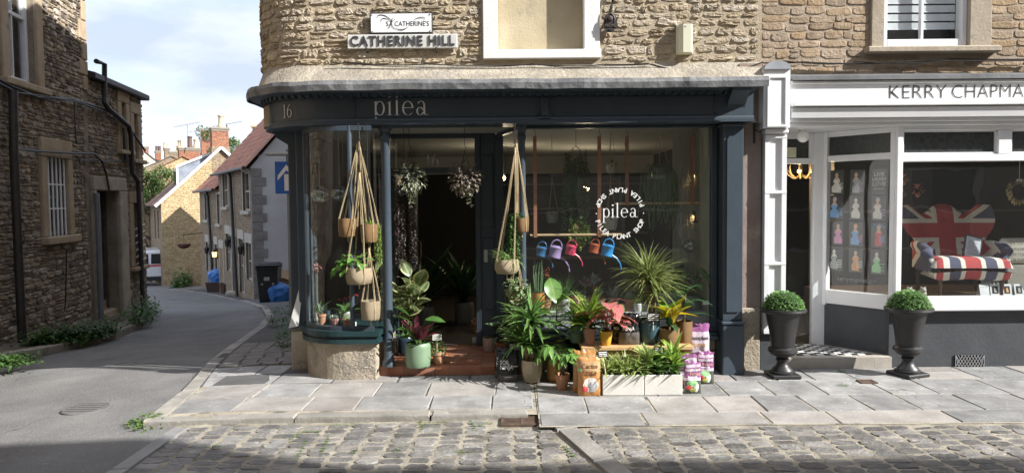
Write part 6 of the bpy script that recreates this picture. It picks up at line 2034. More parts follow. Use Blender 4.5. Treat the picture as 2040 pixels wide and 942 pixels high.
mb = MB(); mb.bbox(-.42, .42, -.3, .3, .38, .43, .012); mb.build('rim', MATS['brown_plastic'], t)
sack('refuse_sack', 'small blue sack sitting on the brown crate', (b.x, b.y, b.z + .42), .36, .6, bluem, 9)
b = G(452, 584)
t = thing('planter_tub', 'empty brown slatted tub next to the brown crate', 'tub', b)
for k in range(10):
    a = k * .6283
    mb = MB(Matrix.Rotation(a, 4, 'Z')); mb.hexa([(.2, -.07, 0), (.22, -.07, 0), (.22, .07, 0), (.2, .07, 0), (.27, -.085, .42), (.29, -.085, .42), (.29, .085, .42), (.27, .085, .42)]); mb.build('stave', mat('stave_wood', (0.09, 0.05, 0.03), .8), t)
mb = MB(); mb.lathe([(.001, 0.36), (.255, .36)], 14); mb.build('soil', mat('soil', (0.03, 0.022, 0.016), .95, (0.05, 0.038, 0.028), 30, bump=.004), t)
mb = MB(); mb.lathe([(.245, .2), (.256, .2), (.26, .24), (.25, .24)], 20); mb.build('hoop', blackm, t)
b = G(468, 588)
tag((lambda m_: (m_.bbox(b.x - .3, b.x + .3, b.y - .2, b.y + .25, b.z, b.z + .17, .03), m_.build('door_step', pale))[1])(MB()), 'pale stone doorstep before the cottage door', 'step')
# white van seen past the stone wing
d = 41.0
bx = (296 - 1020) / FPX * d
t = thing('parked_van', 'white van with red stripe parked round the bend', 'van', (bx, d - 7.3, gz(bx, d - 7.3) - .05), rz=rad(24))
wv = mat('van_white', (0.72, 0.73, 0.74), .3, coat=.4)
mb = MB()
prof = [(-.0, .35), (0.0, 1.15), (.12, 1.85), (.3, 1.98), (3.3, 1.98), (4.0, 1.25), (4.7, 1.05), (4.85, .7), (4.85, .35)]
a = [mb.vert((-.9, y, z)) for y, z in prof]; b_ = [mb.vert((.9, y, z)) for y, z in prof]
mb.face(a); mb.face(b_[::-1])
for i in range(len(prof)): mb.face((a[i], b_[i], b_[(i + 1) % len(prof)], a[(i + 1) % len(prof)]))
mb.build('body', wv, t)
mb = MB()
for s_ in (-1, 1): mb.hexa([(s_ * .42 - .36, -.012, 1.22), (s_ * .42 + .36, -.012, 1.22), (s_ * .42 + .36, .0, 1.22), (s_ * .42 - .36, .0, 1.22), (s_ * .42 - .34, .085, 1.78), (s_ * .42 + .34, .085, 1.78), (s_ * .42 + .34, .1, 1.78), (s_ * .42 - .34, .1, 1.78)])
mb.build('rear_window', mat('dark_glass', (0.02, 0.025, 0.03), .08), t)
mb = MB(); mb.box(-.88, .88, -.014, .0, 1.08, 1.17); mb.build('red_stripe', mat('van_red', (0.5, 0.02, 0.03), .4), t)
mb = MB(); mb.bbox(-.92, .92, -.1, .05, .3, .52, .03); mb.build('bumper', binm, t)
for s_ in (-1, 1):
    mb = MB(); mb.box(s_ * .82 - .06, s_ * .82 + .06, -.016, 0, .7, 1.05); mb.build('tail_light', MATS['van_red'], t)
    for yy in (.8, 3.9):
        mb = MB(); mb.lathe([(.001, -.1), (.2, -.1), (.34, -.09), (.34, .09), (.001, .1)], 18, (s_ * .82, yy, .34), rot=Matrix.Rotation(rad(90), 3, 'Y')); mb.build('wheel', blackm, t)

# ============================================================ BUILDINGS ACROSS THE STREET, BEHIND THE CAMERA
oppm = mat('opposite_stone', (0.30, 0.26, 0.20), .9, (0.42, 0.37, 0.29), 3, 8, bump=.01)
def opposite(label, x0, x1, y, h, seed):
    t = thing('terrace_building', label, 'building', ((x0 + x1) / 2, y - 3, 0), world=True)
    T = frame((x1, y, 0), (-1, 0))
    L_ = x1 - x0
    hs = []
    u = .6
    while u + 1.0 < L_:
        for z in (3.6, 6.3):
            if z + 1.6 < h: hs.append((u, z, u + .95, z + 1.55))
        hs.append((u - .2, .6, u + 1.2, 2.3))
        u += 2.3
    mb = MB(T); holed(mb, 0, L_, -.3, h, hs, .15)
    mb.poly([(0, 0, h), (L_, 0, h), (L_, 7, h), (0, 7, h)]); mb.poly([(0, 0, -.3), (0, 7, -.3), (0, 7, h), (0, 0, h)]); mb.poly([(L_, 0, -.3), (L_, 7, -.3), (L_, 7, h), (L_, 0, h)])
    w_ = mb.build('wall', oppm, t, recalc=False)
    for hq in hs:
        mb = MB(T)
        e = .06
        for q in ((hq[0], hq[0] + e, hq[1], hq[3]), (hq[2] - e, hq[2], hq[1], hq[3]), (hq[0] + e, hq[2] - e, hq[1], hq[1] + e), (hq[0] + e, hq[2] - e, hq[3] - e, hq[3]), (hq[0] + e, hq[2] - e, (hq[1] + hq[3]) / 2 - .02, (hq[1] + hq[3]) / 2 + .02)): mb.box(q[0], q[1], .06, .12, q[2], q[3])
        o = mb.build('window', white, w_)
        mb = MB(T); mb.poly([(hq[0], .1, hq[1]), (hq[2], .1, hq[1]), (hq[2], .1, hq[3]), (hq[0], .1, hq[3])]); mb.build('pane', MATS['dark_glass'], o, recalc=False)
    return t
opposite('tall stone terrace opposite the plant shop, behind the viewer', -8.5, 4.2, -9.0, 8.6, 1)
opposite('unseen stone terrace opposite, set forward to shade the setts', 5.2, 9.6, -7.1, 9.2, 2)  # front line and height shaped for the shadow across the street
opposite('unseen stone terrace opposite, placed to shade the setts', 9.62, 26, -7.4, 8.5, 3)  # added out of view to carry that shadow along the setts
# ============================================================ POTS, PLANTS AND GOODS
terra = mat('terracotta', (0.40, 0.19, 0.11), .8, (0.52, 0.28, 0.17), 9, bump=.002, spots=((0.6, 0.45, 0.36), 12, .6, .78))
soilm = MATS['soil']
stemm = mat('plant_stem', (0.09, 0.12, 0.04), .7)
canem = mat('woody_cane', (0.17, 0.11, 0.06), .9, (0.27, 0.19, 0.12), 30, bump=.006, bscale=60)
cordm = mat('jute_cord', (0.45, 0.35, 0.20), .95, (0.58, 0.47, 0.30), 90)
def weave(name, c1, c2, freq=95):
    m, t, n, b = newmat(name); l = t.links.new
    tc_ = n.new('ShaderNodeTexCoord'); sp = n.new('ShaderNodeSeparateXYZ'); l(tc_.outputs['Object'], sp.inputs[0])
    at_ = n.new('ShaderNodeMath'); at_.operation = 'ARCTAN2'; l(sp.outputs[1], at_.inputs[0]); l(sp.outputs[0], at_.inputs[1])
    cm = n.new('ShaderNodeCombineXYZ'); l(at_.outputs[0], cm.inputs[0]); l(sp.outputs[2], cm.inputs[2])
    def wv(sc):
        w_ = n.new('ShaderNodeTexWave'); w_.inputs['Scale'].default_value = 1; w_.inputs['Distortion'].default_value = 1.5
        vm = n.new('ShaderNodeVectorMath'); vm.operation = 'MULTIPLY'; vm.inputs[1].default_value = sc; l(cm.outputs[0], vm.inputs[0]); l(vm.outputs[0], w_.inputs['Vector'])
        return w_.outputs['Fac']
    a = wv((0, 0, freq * .32)); w2_ = wv((7, 0, 12))
    mu = n.new('ShaderNodeMath'); mu.operation = 'MULTIPLY_ADD'; mu.inputs[1].default_value = .5; l(w2_, mu.inputs[0]); l(a, mu.inputs[2])
    mx_ = n.new('ShaderNodeMix'); mx_.data_type = 'RGBA'; mx_.inputs[6].default_value = c4(c1); mx_.inputs[7].default_value = c4(c2); l(mu.outputs[0], mx_.inputs[0]); l(mx_.outputs[2], b.inputs['Base Color'])
    bp = n.new('ShaderNodeBump'); bp.inputs['Distance'].default_value = .008; l(mu.outputs[0], bp.inputs['Height']); l(bp.outputs[0], b.inputs['Normal'])
    b.inputs['Roughness'].default_value = .9
    return m
wtan = weave('tan_weave', (0.30, 0.17, 0.07), (0.52, 0.33, 0.16)); wcream = weave('cream_weave', (0.42, 0.33, 0.21), (0.66, 0.56, 0.40))
def glaze(name, c, rough=.3): return mat(name, c, rough, None, 6, bump=.0012, bscale=20)
POTS = {   # profile as fractions of (radius, height)
    'terra': [(.001, 0), (.68, 0), (.88, .74), (1.0, .75), (1.0, 1), (.9, 1), (.86, .8), (.001, .79)],
    'cyl': [(.001, 0), (.90, 0), (.96, .05), (1.0, .3), (1.0, .85), (.95, .97), (.9, 1), (.86, .97), (.85, .86), (.001, .85)],
    'bell': [(.001, 0), (.62, 0), (.78, .06), (.97, .45), (1.0, .8), (.96, 1), (.88, 1), (.88, .88), (.001, .87)],
    'cone': [(.001, 0), (.66, 0), (.70, .02), (.97, .9), (1.04, .92), (1.04, 1), (.93, 1), (.9, .88), (.001, .87)],
    'bowl': [(.001, 0), (.75, 0), (.96, .22), (1.0, .5), (.93, .9), (.9, 1), (.85, 1), (.84, .85), (.001, .84)],
    'basket': [(.001, 0), (.84, 0), (.93, .08), (1.0, .6), (1.0, 1), (.94, 1), (.93, .86), (.001, .84)]}
def pot(root, kind, r_, h, m, z=0, n=22, name='pot', soil=True, facets=0):
    mb = MB(); pr = POTS[kind]
    mb.lathe([(a * r_, z + b * h) for a, b in pr[:-1]], facets or n)
    o = mb.build(name, m, root, smooth=not facets)
    if soil:
        mb = MB(); mb.lathe([(.001, z + pr[-1][1] * h), (pr[-2][0] * r_ * .985, z + pr[-1][1] * h - .002)], 16); mb.build('soil', soilm, root)
    return z + pr[-1][1] * h
def potted(name, label, loc, kind, r_, h, m, group=None, facets=0, rz=None, cat='plant', soil=True):
    t = thing(name, label, cat, loc, rz if rz is not None else rnd.uniform(0, 6), group)
    return t, pot(t, kind, r_, h, m, facets=facets, soil=soil)
def blades(root, z, n, L_, W, m, tilt=(.2, 1.2), droop=1.0, seed=1, c=(0, 0), name='foliage', seg=5, lift=0.0, jit=.02, shape='blade'):
    q = random.Random(seed)
    mb = MB()
    for k in range(n):
        a = k * 2.39996 + q.uniform(-.3, .3)
        tl = q.uniform(*tilt)
        d = V((math.cos(a) * math.sin(tl), math.sin(a) * math.sin(tl), math.cos(tl)))
        b = V((c[0] + q.uniform(-jit, jit), c[1] + q.uniform(-jit, jit), z + q.uniform(0, lift)))
        mb.leaf(b, d, L_ * q.uniform(.7, 1.1), W * q.uniform(.8, 1.15), droop * q.uniform(.5, 1.3), seg, shape, .22)
    return mb.build(name, m, root, recalc=False)
def leafmesh(name, m, L_, W, droop=.6, shape='oval', n=7, fold=.12, wave=0):
    mb = MB(); mb.leaf((0, 0, 0), (1, 0, 0), L_, W, droop, n, shape, fold, wave=wave)
    me = mb.mesh(name, m, recalc=False, smooth=True)
    return me
def setleaf(root, me, base, yaw, pitch, sc=1.0, roll=0.0, name='leaf'):
    o = inst(name, me, root, base)
    o.rotation_euler = (Matrix.Rotation(yaw, 3, 'Z') @ Matrix.Rotation(-pitch, 3, 'Y') @ Matrix.Rotation(roll, 3, 'X')).to_euler()
    o.scale = (sc, sc, sc)
    return o
def bush(root, z, rad_, n, L_, W, m, seed, flat=1.0, name='foliage', dome=False, c=(0, 0)):
    q = random.Random(seed)
    mb = MB()
    for k in range(n):
        d = V((q.gauss(0, 1), q.gauss(0, 1), q.gauss(0, 1))).normalized()
        if dome: d.z = abs(d.z)
        p = d * rad_ * (.75 + .25 * q.random() ** .5 if dome else q.random() ** .4)
        p.z *= flat
        mb.leaf(p + V((c[0], c[1], z)), d + V((q.uniform(-.7, .7), q.uniform(-.7, .7), q.uniform(-.3, .7))), L_ * q.uniform(.7, 1.2), W, .6, 2, 'oval', .15)
    return mb.build(name, m, root, recalc=False)
def trails(root, starts, m, seed, leafL, leafW, step=.03, r_=.0022, name='trailing_stem', sway=.03):
    q = random.Random(seed)
    mb = MB()
    for (x, y, z, ln) in starts:
        p = V((x, y, z)); pts = [p.copy()]
        n = max(3, int(ln / step))
        dv = V((q.uniform(-.3, .3), q.uniform(-.3, .1), 0))
        for k in range(n):
            d = V((dv.x * max(0, 1 - k * .12) + q.uniform(-sway, sway) * 8, dv.y * max(0, 1 - k * .12) + q.uniform(-sway, sway) * 8, -1)).normalized()
            p = p + d * step; pts.append(p.copy())
            for s_ in (0, 1):
                a = q.uniform(0, 6.28)
                mb.leaf(p, (math.cos(a), math.sin(a), q.uniform(-.6, .4)), leafL * q.uniform(.6, 1.2), leafW * q.uniform(.8, 1.2), .6, 2, 'heart', .1)
        mb.tube(pts, r_, 3, 1, caps=False)
    return mb.build(name, [m, stemm], root, recalc=False)
def card(root, p, w_, h, m, rz=0, tilt=-.15, lines=4, ink=None, stick=.1, post=True, name='price_card'):
    T = Matrix.Translation(V(p)) @ Matrix.Rotation(rz, 4, 'Z') @ Matrix.Rotation(tilt, 4, 'X')
    mb = MB(T); mb.bbox(-w_ / 2, w_ / 2, -.002, .002, -h / 2, h / 2, .0008)
    o = mb.build(name, m, root)
    q = random.Random(int(p[0] * 1000) % 97)
    mb = MB(T)
    for k in range(lines):
        z = h / 2 - h * (k + .8) / (lines + .6); x = -w_ * .4
        while x < w_ * .36:
            l_ = q.uniform(.004, .014); mb.poly([(x, -.003, z - h * .05), (min(x + l_, w_ * .42), -.003, z - h * .05), (min(x + l_, w_ * .42), -.003, z + h * .06), (x, -.003, z + h * .06)]); x += l_ + .003
    mb.build('writing', ink or MATS['ink_white'], o, recalc=False)
    if post:
        mb = MB(T); mb.box(-.004, .004, .002, .005, -h / 2 - stick, -h / 2 + .01); mb.build('stake', mat('pale_stick', (0.5, 0.4, 0.25), .8), o)
chalk = mat('chalkboard', (0.02, 0.02, 0.021), .7)
# leaf colours
lg = leafmat('leaf_green', (0.055, 0.13, 0.03)); lgd = leafmat('leaf_deep', (0.025, 0.065, 0.025), rough=.3, trans=.15); lgl = leafmat('leaf_lime', (0.20, 0.30, 0.05)); lgy = leafmat('leaf_yucca', (0.10, 0.19, 0.05), mid=(0.18, 0.28, 0.09))
lrub = leafmat('leaf_rubber', (0.10, 0.15, 0.07), edge=(0.55, 0.55, 0.26), ew=.13, mid=(0.38, 0.42, 0.2), patt=.02, patcol=(0.24, 0.29, 0.15), rough=.28)
lspi = leafmat('leaf_spider', (0.12, 0.22, 0.06), edge=(0.48, 0.52, 0.28), ew=.10); lspv = leafmat('leaf_song', (0.26, 0.34, 0.10), edge=(0.60, 0.62, 0.32), ew=.12, mid=(0.13, 0.22, 0.06))
lmar = leafmat('leaf_maroon', (0.08, 0.012, 0.022), trans=.15); lwav = leafmat('leaf_wavy', (0.09, 0.17, 0.05), stripes=(6, (0.035, 0.07, 0.028)))
lcal = leafmat('leaf_silver', (0.16, 0.22, 0.13), stripes=(5, (0.045, 0.08, 0.035)), mid=(0.3, 0.36, 0.2)); lfig = leafmat('leaf_fig', (0.09, 0.19, 0.04), mid=(0.24, 0.32, 0.1), rough=.3)
lcro = leafmat('leaf_croton_yellow', (0.62, 0.40, 0.02), mid=(0.35, 0.4, 0.03), patt=-.03, patcol=(0.2, 0.3, 0.03), rough=.3); lcrg = leafmat('leaf_croton_green', (0.14, 0.27, 0.03), mid=(0.5, 0.45, 0.03), rough=.3)
lcald = leafmat('leaf_caladium', (0.42, 0.12, 0.13), edge=(0.24, 0.27, 0.09), ew=.10, mid=(0.5, 0.22, 0.2)); lvar = leafmat('leaf_varieg', (0.11, 0.19, 0.07), patt=.06, patcol=(0.48, 0.5, 0.33)); lhoy = leafmat('leaf_hoya', (0.12, 0.15, 0.09), edge=(0.55, 0.52, 0.40), ew=.17)
ldrk = leafmat('leaf_dark', (0.03, 0.028, 0.022), trans=.1); livy = leafmat('leaf_ivy', (0.045, 0.11, 0.025), mid=(0.12, 0.2, 0.06)); lsuc = leafmat('leaf_succulent', (0.16, 0.22, 0.17), trans=.1); lpur = leafmat('leaf_purple', (0.16, 0.09, 0.12), trans=.1); lbox = leafmat('leaf_box', (0.17, 0.29, 0.105))
ZS = .0985                                # tile surface of the step
STEP = lambda px, py: H(px, py, ZS)
GND = lambda px, py: H(px, py, 0.001)

# --- by the door
t, z = potted('rubber_plant', 'tall cream edged rubber plant in a dark blue pot by the door', STEP(808, 706), 'cyl', .10, .20, glaze('glaze_navy', (0.02, 0.035, 0.055)), rz=0)
me = [leafmesh('leaf', lrub, .24, .145, .45, 'oval', 7, .08), leafmesh('leaf', lrub, .20, .12, .7, 'oval', 7, .1)]
q = random.Random(3)
for k, (cx_, cy_, hh) in enumerate(((.06, -.03, .66), (-.05, .0, .5), (.14, .02, .54))):
    mb = MB(); mb.tube([(cx_ * .3, cy_ * .3, z - .02), (cx_ * .7, cy_, z + hh * .5), (cx_, cy_, z + hh)], [.009, .008, .006], 6); mb.build('stem', stemm, t)
    nl = 10
    for j in range(nl):
        f = .38 + .62 * j / (nl - 1); a = j * 2.4 + k * 1.3
        setleaf(t, q.choice(me), (cx_ * (.4 + .6 * f), cy_, z + hh * f), a, q.uniform(.1, .75) + .45 * f, q.uniform(.9, 1.15) * (.8 + .2 * f), q.uniform(-.9, .9))
t, z = potted('prayer_plant', 'maroon and green wavy leaved plant in a sage green pot', STEP(833, 729), 'cyl', .125, .235, glaze('glaze_sage', (0.16, 0.24, 0.15), .45), rz=0)
ma = leafmesh('leaf', lmar, .26, .055, .5, 'oval', 8, .12, .12); mg = leafmesh('leaf', lwav, .28, .058, .7, 'oval', 8, .12, .12); mbig = leafmesh('leaf', lg, .2, .11, .5, 'oval', 7, .12)
for k in range(26):
    a = k * 2.4; up = q.uniform(.15, 1.35)
    setleaf(t, ma if k % 3 == 0 or up > 1.1 else mg, (.03 * math.cos(a), .03 * math.sin(a), z + q.uniform(0, .1)), a, up, q.uniform(.75, 1.1), q.uniform(-.5, .5))
for a, up, zz in ((-.15, .15, .26), (.3, .3, .22), (2.9, .45, .25), (3.3, .8, .3), (2.5, .2, .16)): setleaf(t, mbig, (.08 * math.cos(a), -.03, z + zz), a, up, 1.0, .3)
mb = MB()
for a in (-.15, .3, 2.9, 3.3, 2.5): mb.tube([(0, 0, z), (.04 * math.cos(a), -.02, z + .12), (.08 * math.cos(a), -.03, z + .25)], .004, 4)
mb.build('stem', stemm, t)
bush(t, z + .02, .10, 60, .06, .03, lg, 5, .5)
t, z = potted('small_bush_plant', 'small speckled bushy plant with white card in a terracotta pot', STEP(874, 724), 'terra', .07, .125, terra, rz=0)
bush(t, z + .055, .085, 420, .026, .014, leafmat('leaf_speck', (0.15, 0.24, 0.09), patt=.03, patcol=(0.36, 0.4, 0.22)), 6, .75)
card(t, (-.01, -.03, z + .17), .09, .06, mat('card_cream', (0.62, 0.62, 0.58), .7), 0, -.1, 3, MATS['ink_grey'], .12)
# stacked pots in the entrance
p = STEP(960, 684); p.y += .12
t = thing('stacked_pot', 'terracotta pot tipped on its side on another pot', 'pot', (p.x + .01, p.y - .01, ZS + .155), tilt=(rad(8), rad(-24), 0)); pot(t, 'terra', .085, .13, terra, soil=False)
t = thing('upturned_pot', 'terracotta pot standing under the tipped pot', 'pot', (p.x, p.y, ZS)); pot(t, 'terra', .085, .15, terra, soil=False)
p2 = STEP(945, 686); t = thing('small_white_pot', 'tiny white pot against the door jamb', 'pot', (p2.x, p2.y + .1, ZS)); pot(t, 'cyl', .03, .06, glaze('glaze_white', (0.6, 0.6, 0.57)), soil=False)
p2 = STEP(977, 699); t = thing('ribbed_pot', 'empty pinkish ribbed pot on the step edge', 'pot', (p2.x, p2.y, ZS)); pot(t, 'basket', .082, .15, glaze('glaze_blush', (0.40, 0.30, 0.24), .7), soil=False)
t, z = potted('calathea', 'silver striped calathea in a terracotta bowl on the step', STEP(1003, 702), 'terra', .09, .12, terra, rz=0)
me = [leafmesh('leaf', lcal, .18, .085, .7, 'oval', 6, .12), leafmesh('leaf', lcal, .15, .075, .9, 'oval', 6, .12)]
for k in range(30):
    a = k * 2.4; f = q.random(); setleaf(t, q.choice(me), (.05 * f * math.cos(a), .05 * f * math.sin(a), z + .04 + .20 * (1 - f)), a, q.uniform(-.1, .9), q.uniform(.8, 1.15), q.uniform(-.4, .4))
mb = MB()
for k in range(9): a = k * .7; mb.tube([(0, 0, z), (.04 * math.cos(a), .04 * math.sin(a), z + .2)], .003, 4)
mb.build('stem', stemm, t)

# --- on the flagstones
t, z = potted('yucca', 'yucca with three leaf crowns in a tall cream faceted pot', GND(1060, 760), 'bell', .098, .21, glaze('glaze_cream', (0.42, 0.35, 0.25), .5), rz=0, facets=12)
mb = MB(); mb.tube([(.01, 0, z - .02), (.0, .0, z + .18), (-.01, .0, z + .36)], [.032, .030, .026], 10); mb.tube([(-.04, .01, z - .02), (-.05, 0, z + .1), (-.055, 0, z + .16)], [.022, .022, .02], 8); mb.tube([(.045, .01, z - .02), (.05, 0, z + .06)], [.02, .018], 8); mb.build('cane', canem, t, smooth=True)
blades(t, z + .36, 60, .40, .042, lgy, (.1, 1.5), .9, 1, (-.01, 0), 'leaf_crown', 6, .06); blades(t, z + .16, 50, .32, .038, lgy, (.2, 1.6), .9, 2, (-.06, 0), 'leaf_crown', 6, .04); blades(t, z + .06, 36, .25, .032, lgy, (.2, 1.5), .9, 3, (.05, -.01), 'leaf_crown', 6, .03)
t, z = potted('fiddle_fig', 'broad leaved fig in a glossy ochre pot', GND(1108, 757), 'cyl', .088, .20, glaze('glaze_ochre', (0.36, 0.19, 0.05), .35), rz=0)
mb = MB(); mb.tube([(0, 0, z), (.0, .01, z + .3), (.01, 0, z + .55)], [.010, .008, .006], 6); mb.build('stem', canem, t)
me = [leafmesh('leaf', lfig, .29, .18, .4, 'obov', 8, .10, .05), leafmesh('leaf', lfig, .24, .155, .6, 'obov', 8, .10, .05)]
for (zz, a, up, sc) in ((.54, 2.0, 1.25, 1.0), (.53, -.6, 1.0, .95), (.48, .3, .75, .9), (.44, 3.3, .5, 1.0), (.38, 4.6, .4, .95), (.36, -.3, -.2, 1.0), (.30, 3.0, .1, .95), (.24, 4.2, .35, 1.0), (.20, .4, .2, .9), (.14, 3.6, .3, .8), (.42, 5.4, .6, .85)):
    setleaf(t, q.choice(me), (.005, 0, z + zz), a, up, sc, q.uniform(-.4, .4))
t, z = potted('money_tree', 'braided money tree in a small terracotta pot on the flagstones', GND(1120, 775), 'terra', .068, .14, terra, rz=0)
mb = MB()
for k in range(3): mb.tube([(.016 * math.cos(a + k * 2.09), .016 * math.sin(a + k * 2.09), z + i * .016) for i, a in enumerate([j * .75 for j in range(12)])], .010, 6)
mb.build('braided_trunk', canem, t, smooth=True)
me = leafmesh('leaf', leafmat('leaf_money', (0.13, 0.25, 0.06), mid=(0.2, 0.3, 0.09)), .15, .045, .9, 'oval', 5, .12)
for k in range(13):
    a = k * 2.4; el = q.uniform(.0, 1.1); rr_ = q.uniform(.06, .14)
    c = V((rr_ * math.cos(a), rr_ * math.sin(a), z + .19 + rr_ * math.sin(el)))
    for j in range(5): setleaf(t, me, c, a + (j - 2) * .62, q.uniform(-.25, .35), q.uniform(.85, 1.1))
mb = MB()
for k in range(13): a = k * 2.4; mb.tube([(0, 0, z + .17), (.1 * math.cos(a), .1 * math.sin(a), z + .24)], .003, 4)
mb.build('stem', stemm, t)
# troughs
trw = mat('trough_white', (0.62, 0.61, 0.57), .6, (0.70, 0.69, 0.65), 5, bump=.002)
TRF = H(1280, 787, 0.001).y
def trough(name, label, pa, pb, py):
    a, b = H(pa, py, .001), H(pb, py, .001)
    y = TRF
    w_, h = b.x - a.x, P(pa, 747, y).z
    t = thing(name, label, 'planter', ((a.x + b.x) / 2, y + .11, 0.001))
    mb = MB(); e = .012
    mb.bbox(-w_ / 2, w_ / 2, -.11, -.11 + e, 0, h, .004); mb.bbox(-w_ / 2, w_ / 2, .11 - e, .11, 0, h, .004); mb.bbox(-w_ / 2, -w_ / 2 + e, -.11 + e, .11 - e, 0, h, .003); mb.bbox(w_ / 2 - e, w_ / 2, -.11 + e, .11 - e, 0, h, .003)
    mb.build('trough', trw, t)
    mb = MB(); mb.box(-w_ / 2 + e, w_ / 2 - e, -.11 + e, .11 - e, .01, h - .03); mb.build('soil', soilm, t)
    return t, w_, h - .03
t, w_, z = trough('spider_plant_trough', 'white trough of cream striped spider plants', 1200, 1282, 786)
for k, dx in enumerate((-.13, -.04, .05, .13)): blades(t, z, 60, .225, .028, lspv, (.05, 1.05), .9, 20 + k, (dx, 0), 'leaf_tuft', 5, .02)
card(t, (-.17, -.05, z + .20), .085, .055, chalk, .2, -.5, 3, None, .14)
t, w_, z = trough('dracaena_trough', 'white trough of lime and green dracaenas', 1284, 1360, 787)
for k, (dx, hh) in enumerate(((-.11, .10), (.12, .12), (-.02, .05))):
    blades(t, z + hh * .3, 28, .25, .05, [lspv, lgl, lgy][k], (.05, .9), .7, 30 + k, (dx, .01), 'leaf_crown', 6, hh, .01, 'oval'); blades(t, z, 20, .22, .045, lgy, (.4, 1.2), .6, 40 + k, (dx, 0), 'leaf_crown', 5, .06, .01, 'oval')
card(t, (-.01, .02, z + .22), .085, .055, chalk, -.1, -.2, 3, None, .16)
# bench
BY0, BY1 = -.70, -.40
bz = P(1270, 690, BY0).z
bx0, bx1 = Xp(1158, 695, BY0), Xp(1382, 695, BY0)
t = thing('bench', 'low plain pine bench carrying potted plants', 'bench', ((bx0 + bx1) / 2, (BY0 + BY1) / 2, 0), world=True)
pine = mat('pine', (0.50, 0.31, 0.14), .6, (0.62, 0.42, 0.21), 5, 4, bump=.002)
mb = MB(); mb.bbox(bx0, bx1, BY0, BY1, bz - .035, bz, .004); mb.build('top', pine, t)
for xa in (bx0 + .06, bx1 - .06):
    for ya in (BY0 + .04, BY1 - .04):
        mb = MB(); mb.bar((xa, ya, -.002), (xa, ya, bz - .035), .045, .045, up=(0, 1, 0)); mb.build('leg', pine, t)
mb = MB(); mb.box(bx0 + .08, bx1 - .08, BY0 + .03, BY0 + .05, bz - .09, bz - .036); mb.build('rail', pine, t)
def ONB(px, dy=.10): 
    p = P(px, 685, BY0 + dy); return V((p.x, p.y, bz + .0005))
t, z = potted('cordyline', 'yellow green strap leaved plant in a pink pot', ONB(1175), 'cone', .06, .155, glaze('glaze_pink', (0.42, 0.22, 0.21), .45))
blades(t, z, 44, .32, .045, lgl, (.05, 1.0), .6, 50, (0, 0), 'leaf_crown', 6, .14, .02, 'oval'); blades(t, z, 26, .26, .036, lg, (.3, 1.3), .9, 51, (0, 0), 'leaf_crown', 5, .05, .02, 'oval')
t, z = potted('caladium', 'red pink caladium in a yellow ribbed pot', ONB(1207, .08), 'cone', .063, .135, glaze('glaze_yellow', (0.60, 0.36, 0.05), .45), rz=0)
me = leafmesh('leaf', lcald, .175, .13, .5, 'heart', 6, .1, .05)
mb = MB()
for k in range(24):
    a = k * 2.4; rr_ = q.uniform(.02, .15); hh = q.uniform(.1, .30)
    c = V((rr_ * math.cos(a) + (.03 if k % 2 else 0), rr_ * math.sin(a), z + hh)); mb.tube([(0, 0, z), c * .5 + V((0, 0, z * .5 + .02)), c], .0025, 4)
    setleaf(t, me, c, a, q.uniform(-.5, .3), q.uniform(.75, 1.15), q.uniform(-.4, .4))
mb.build('stem', mat('pink_stem', (0.35, 0.16, 0.12), .6), t)
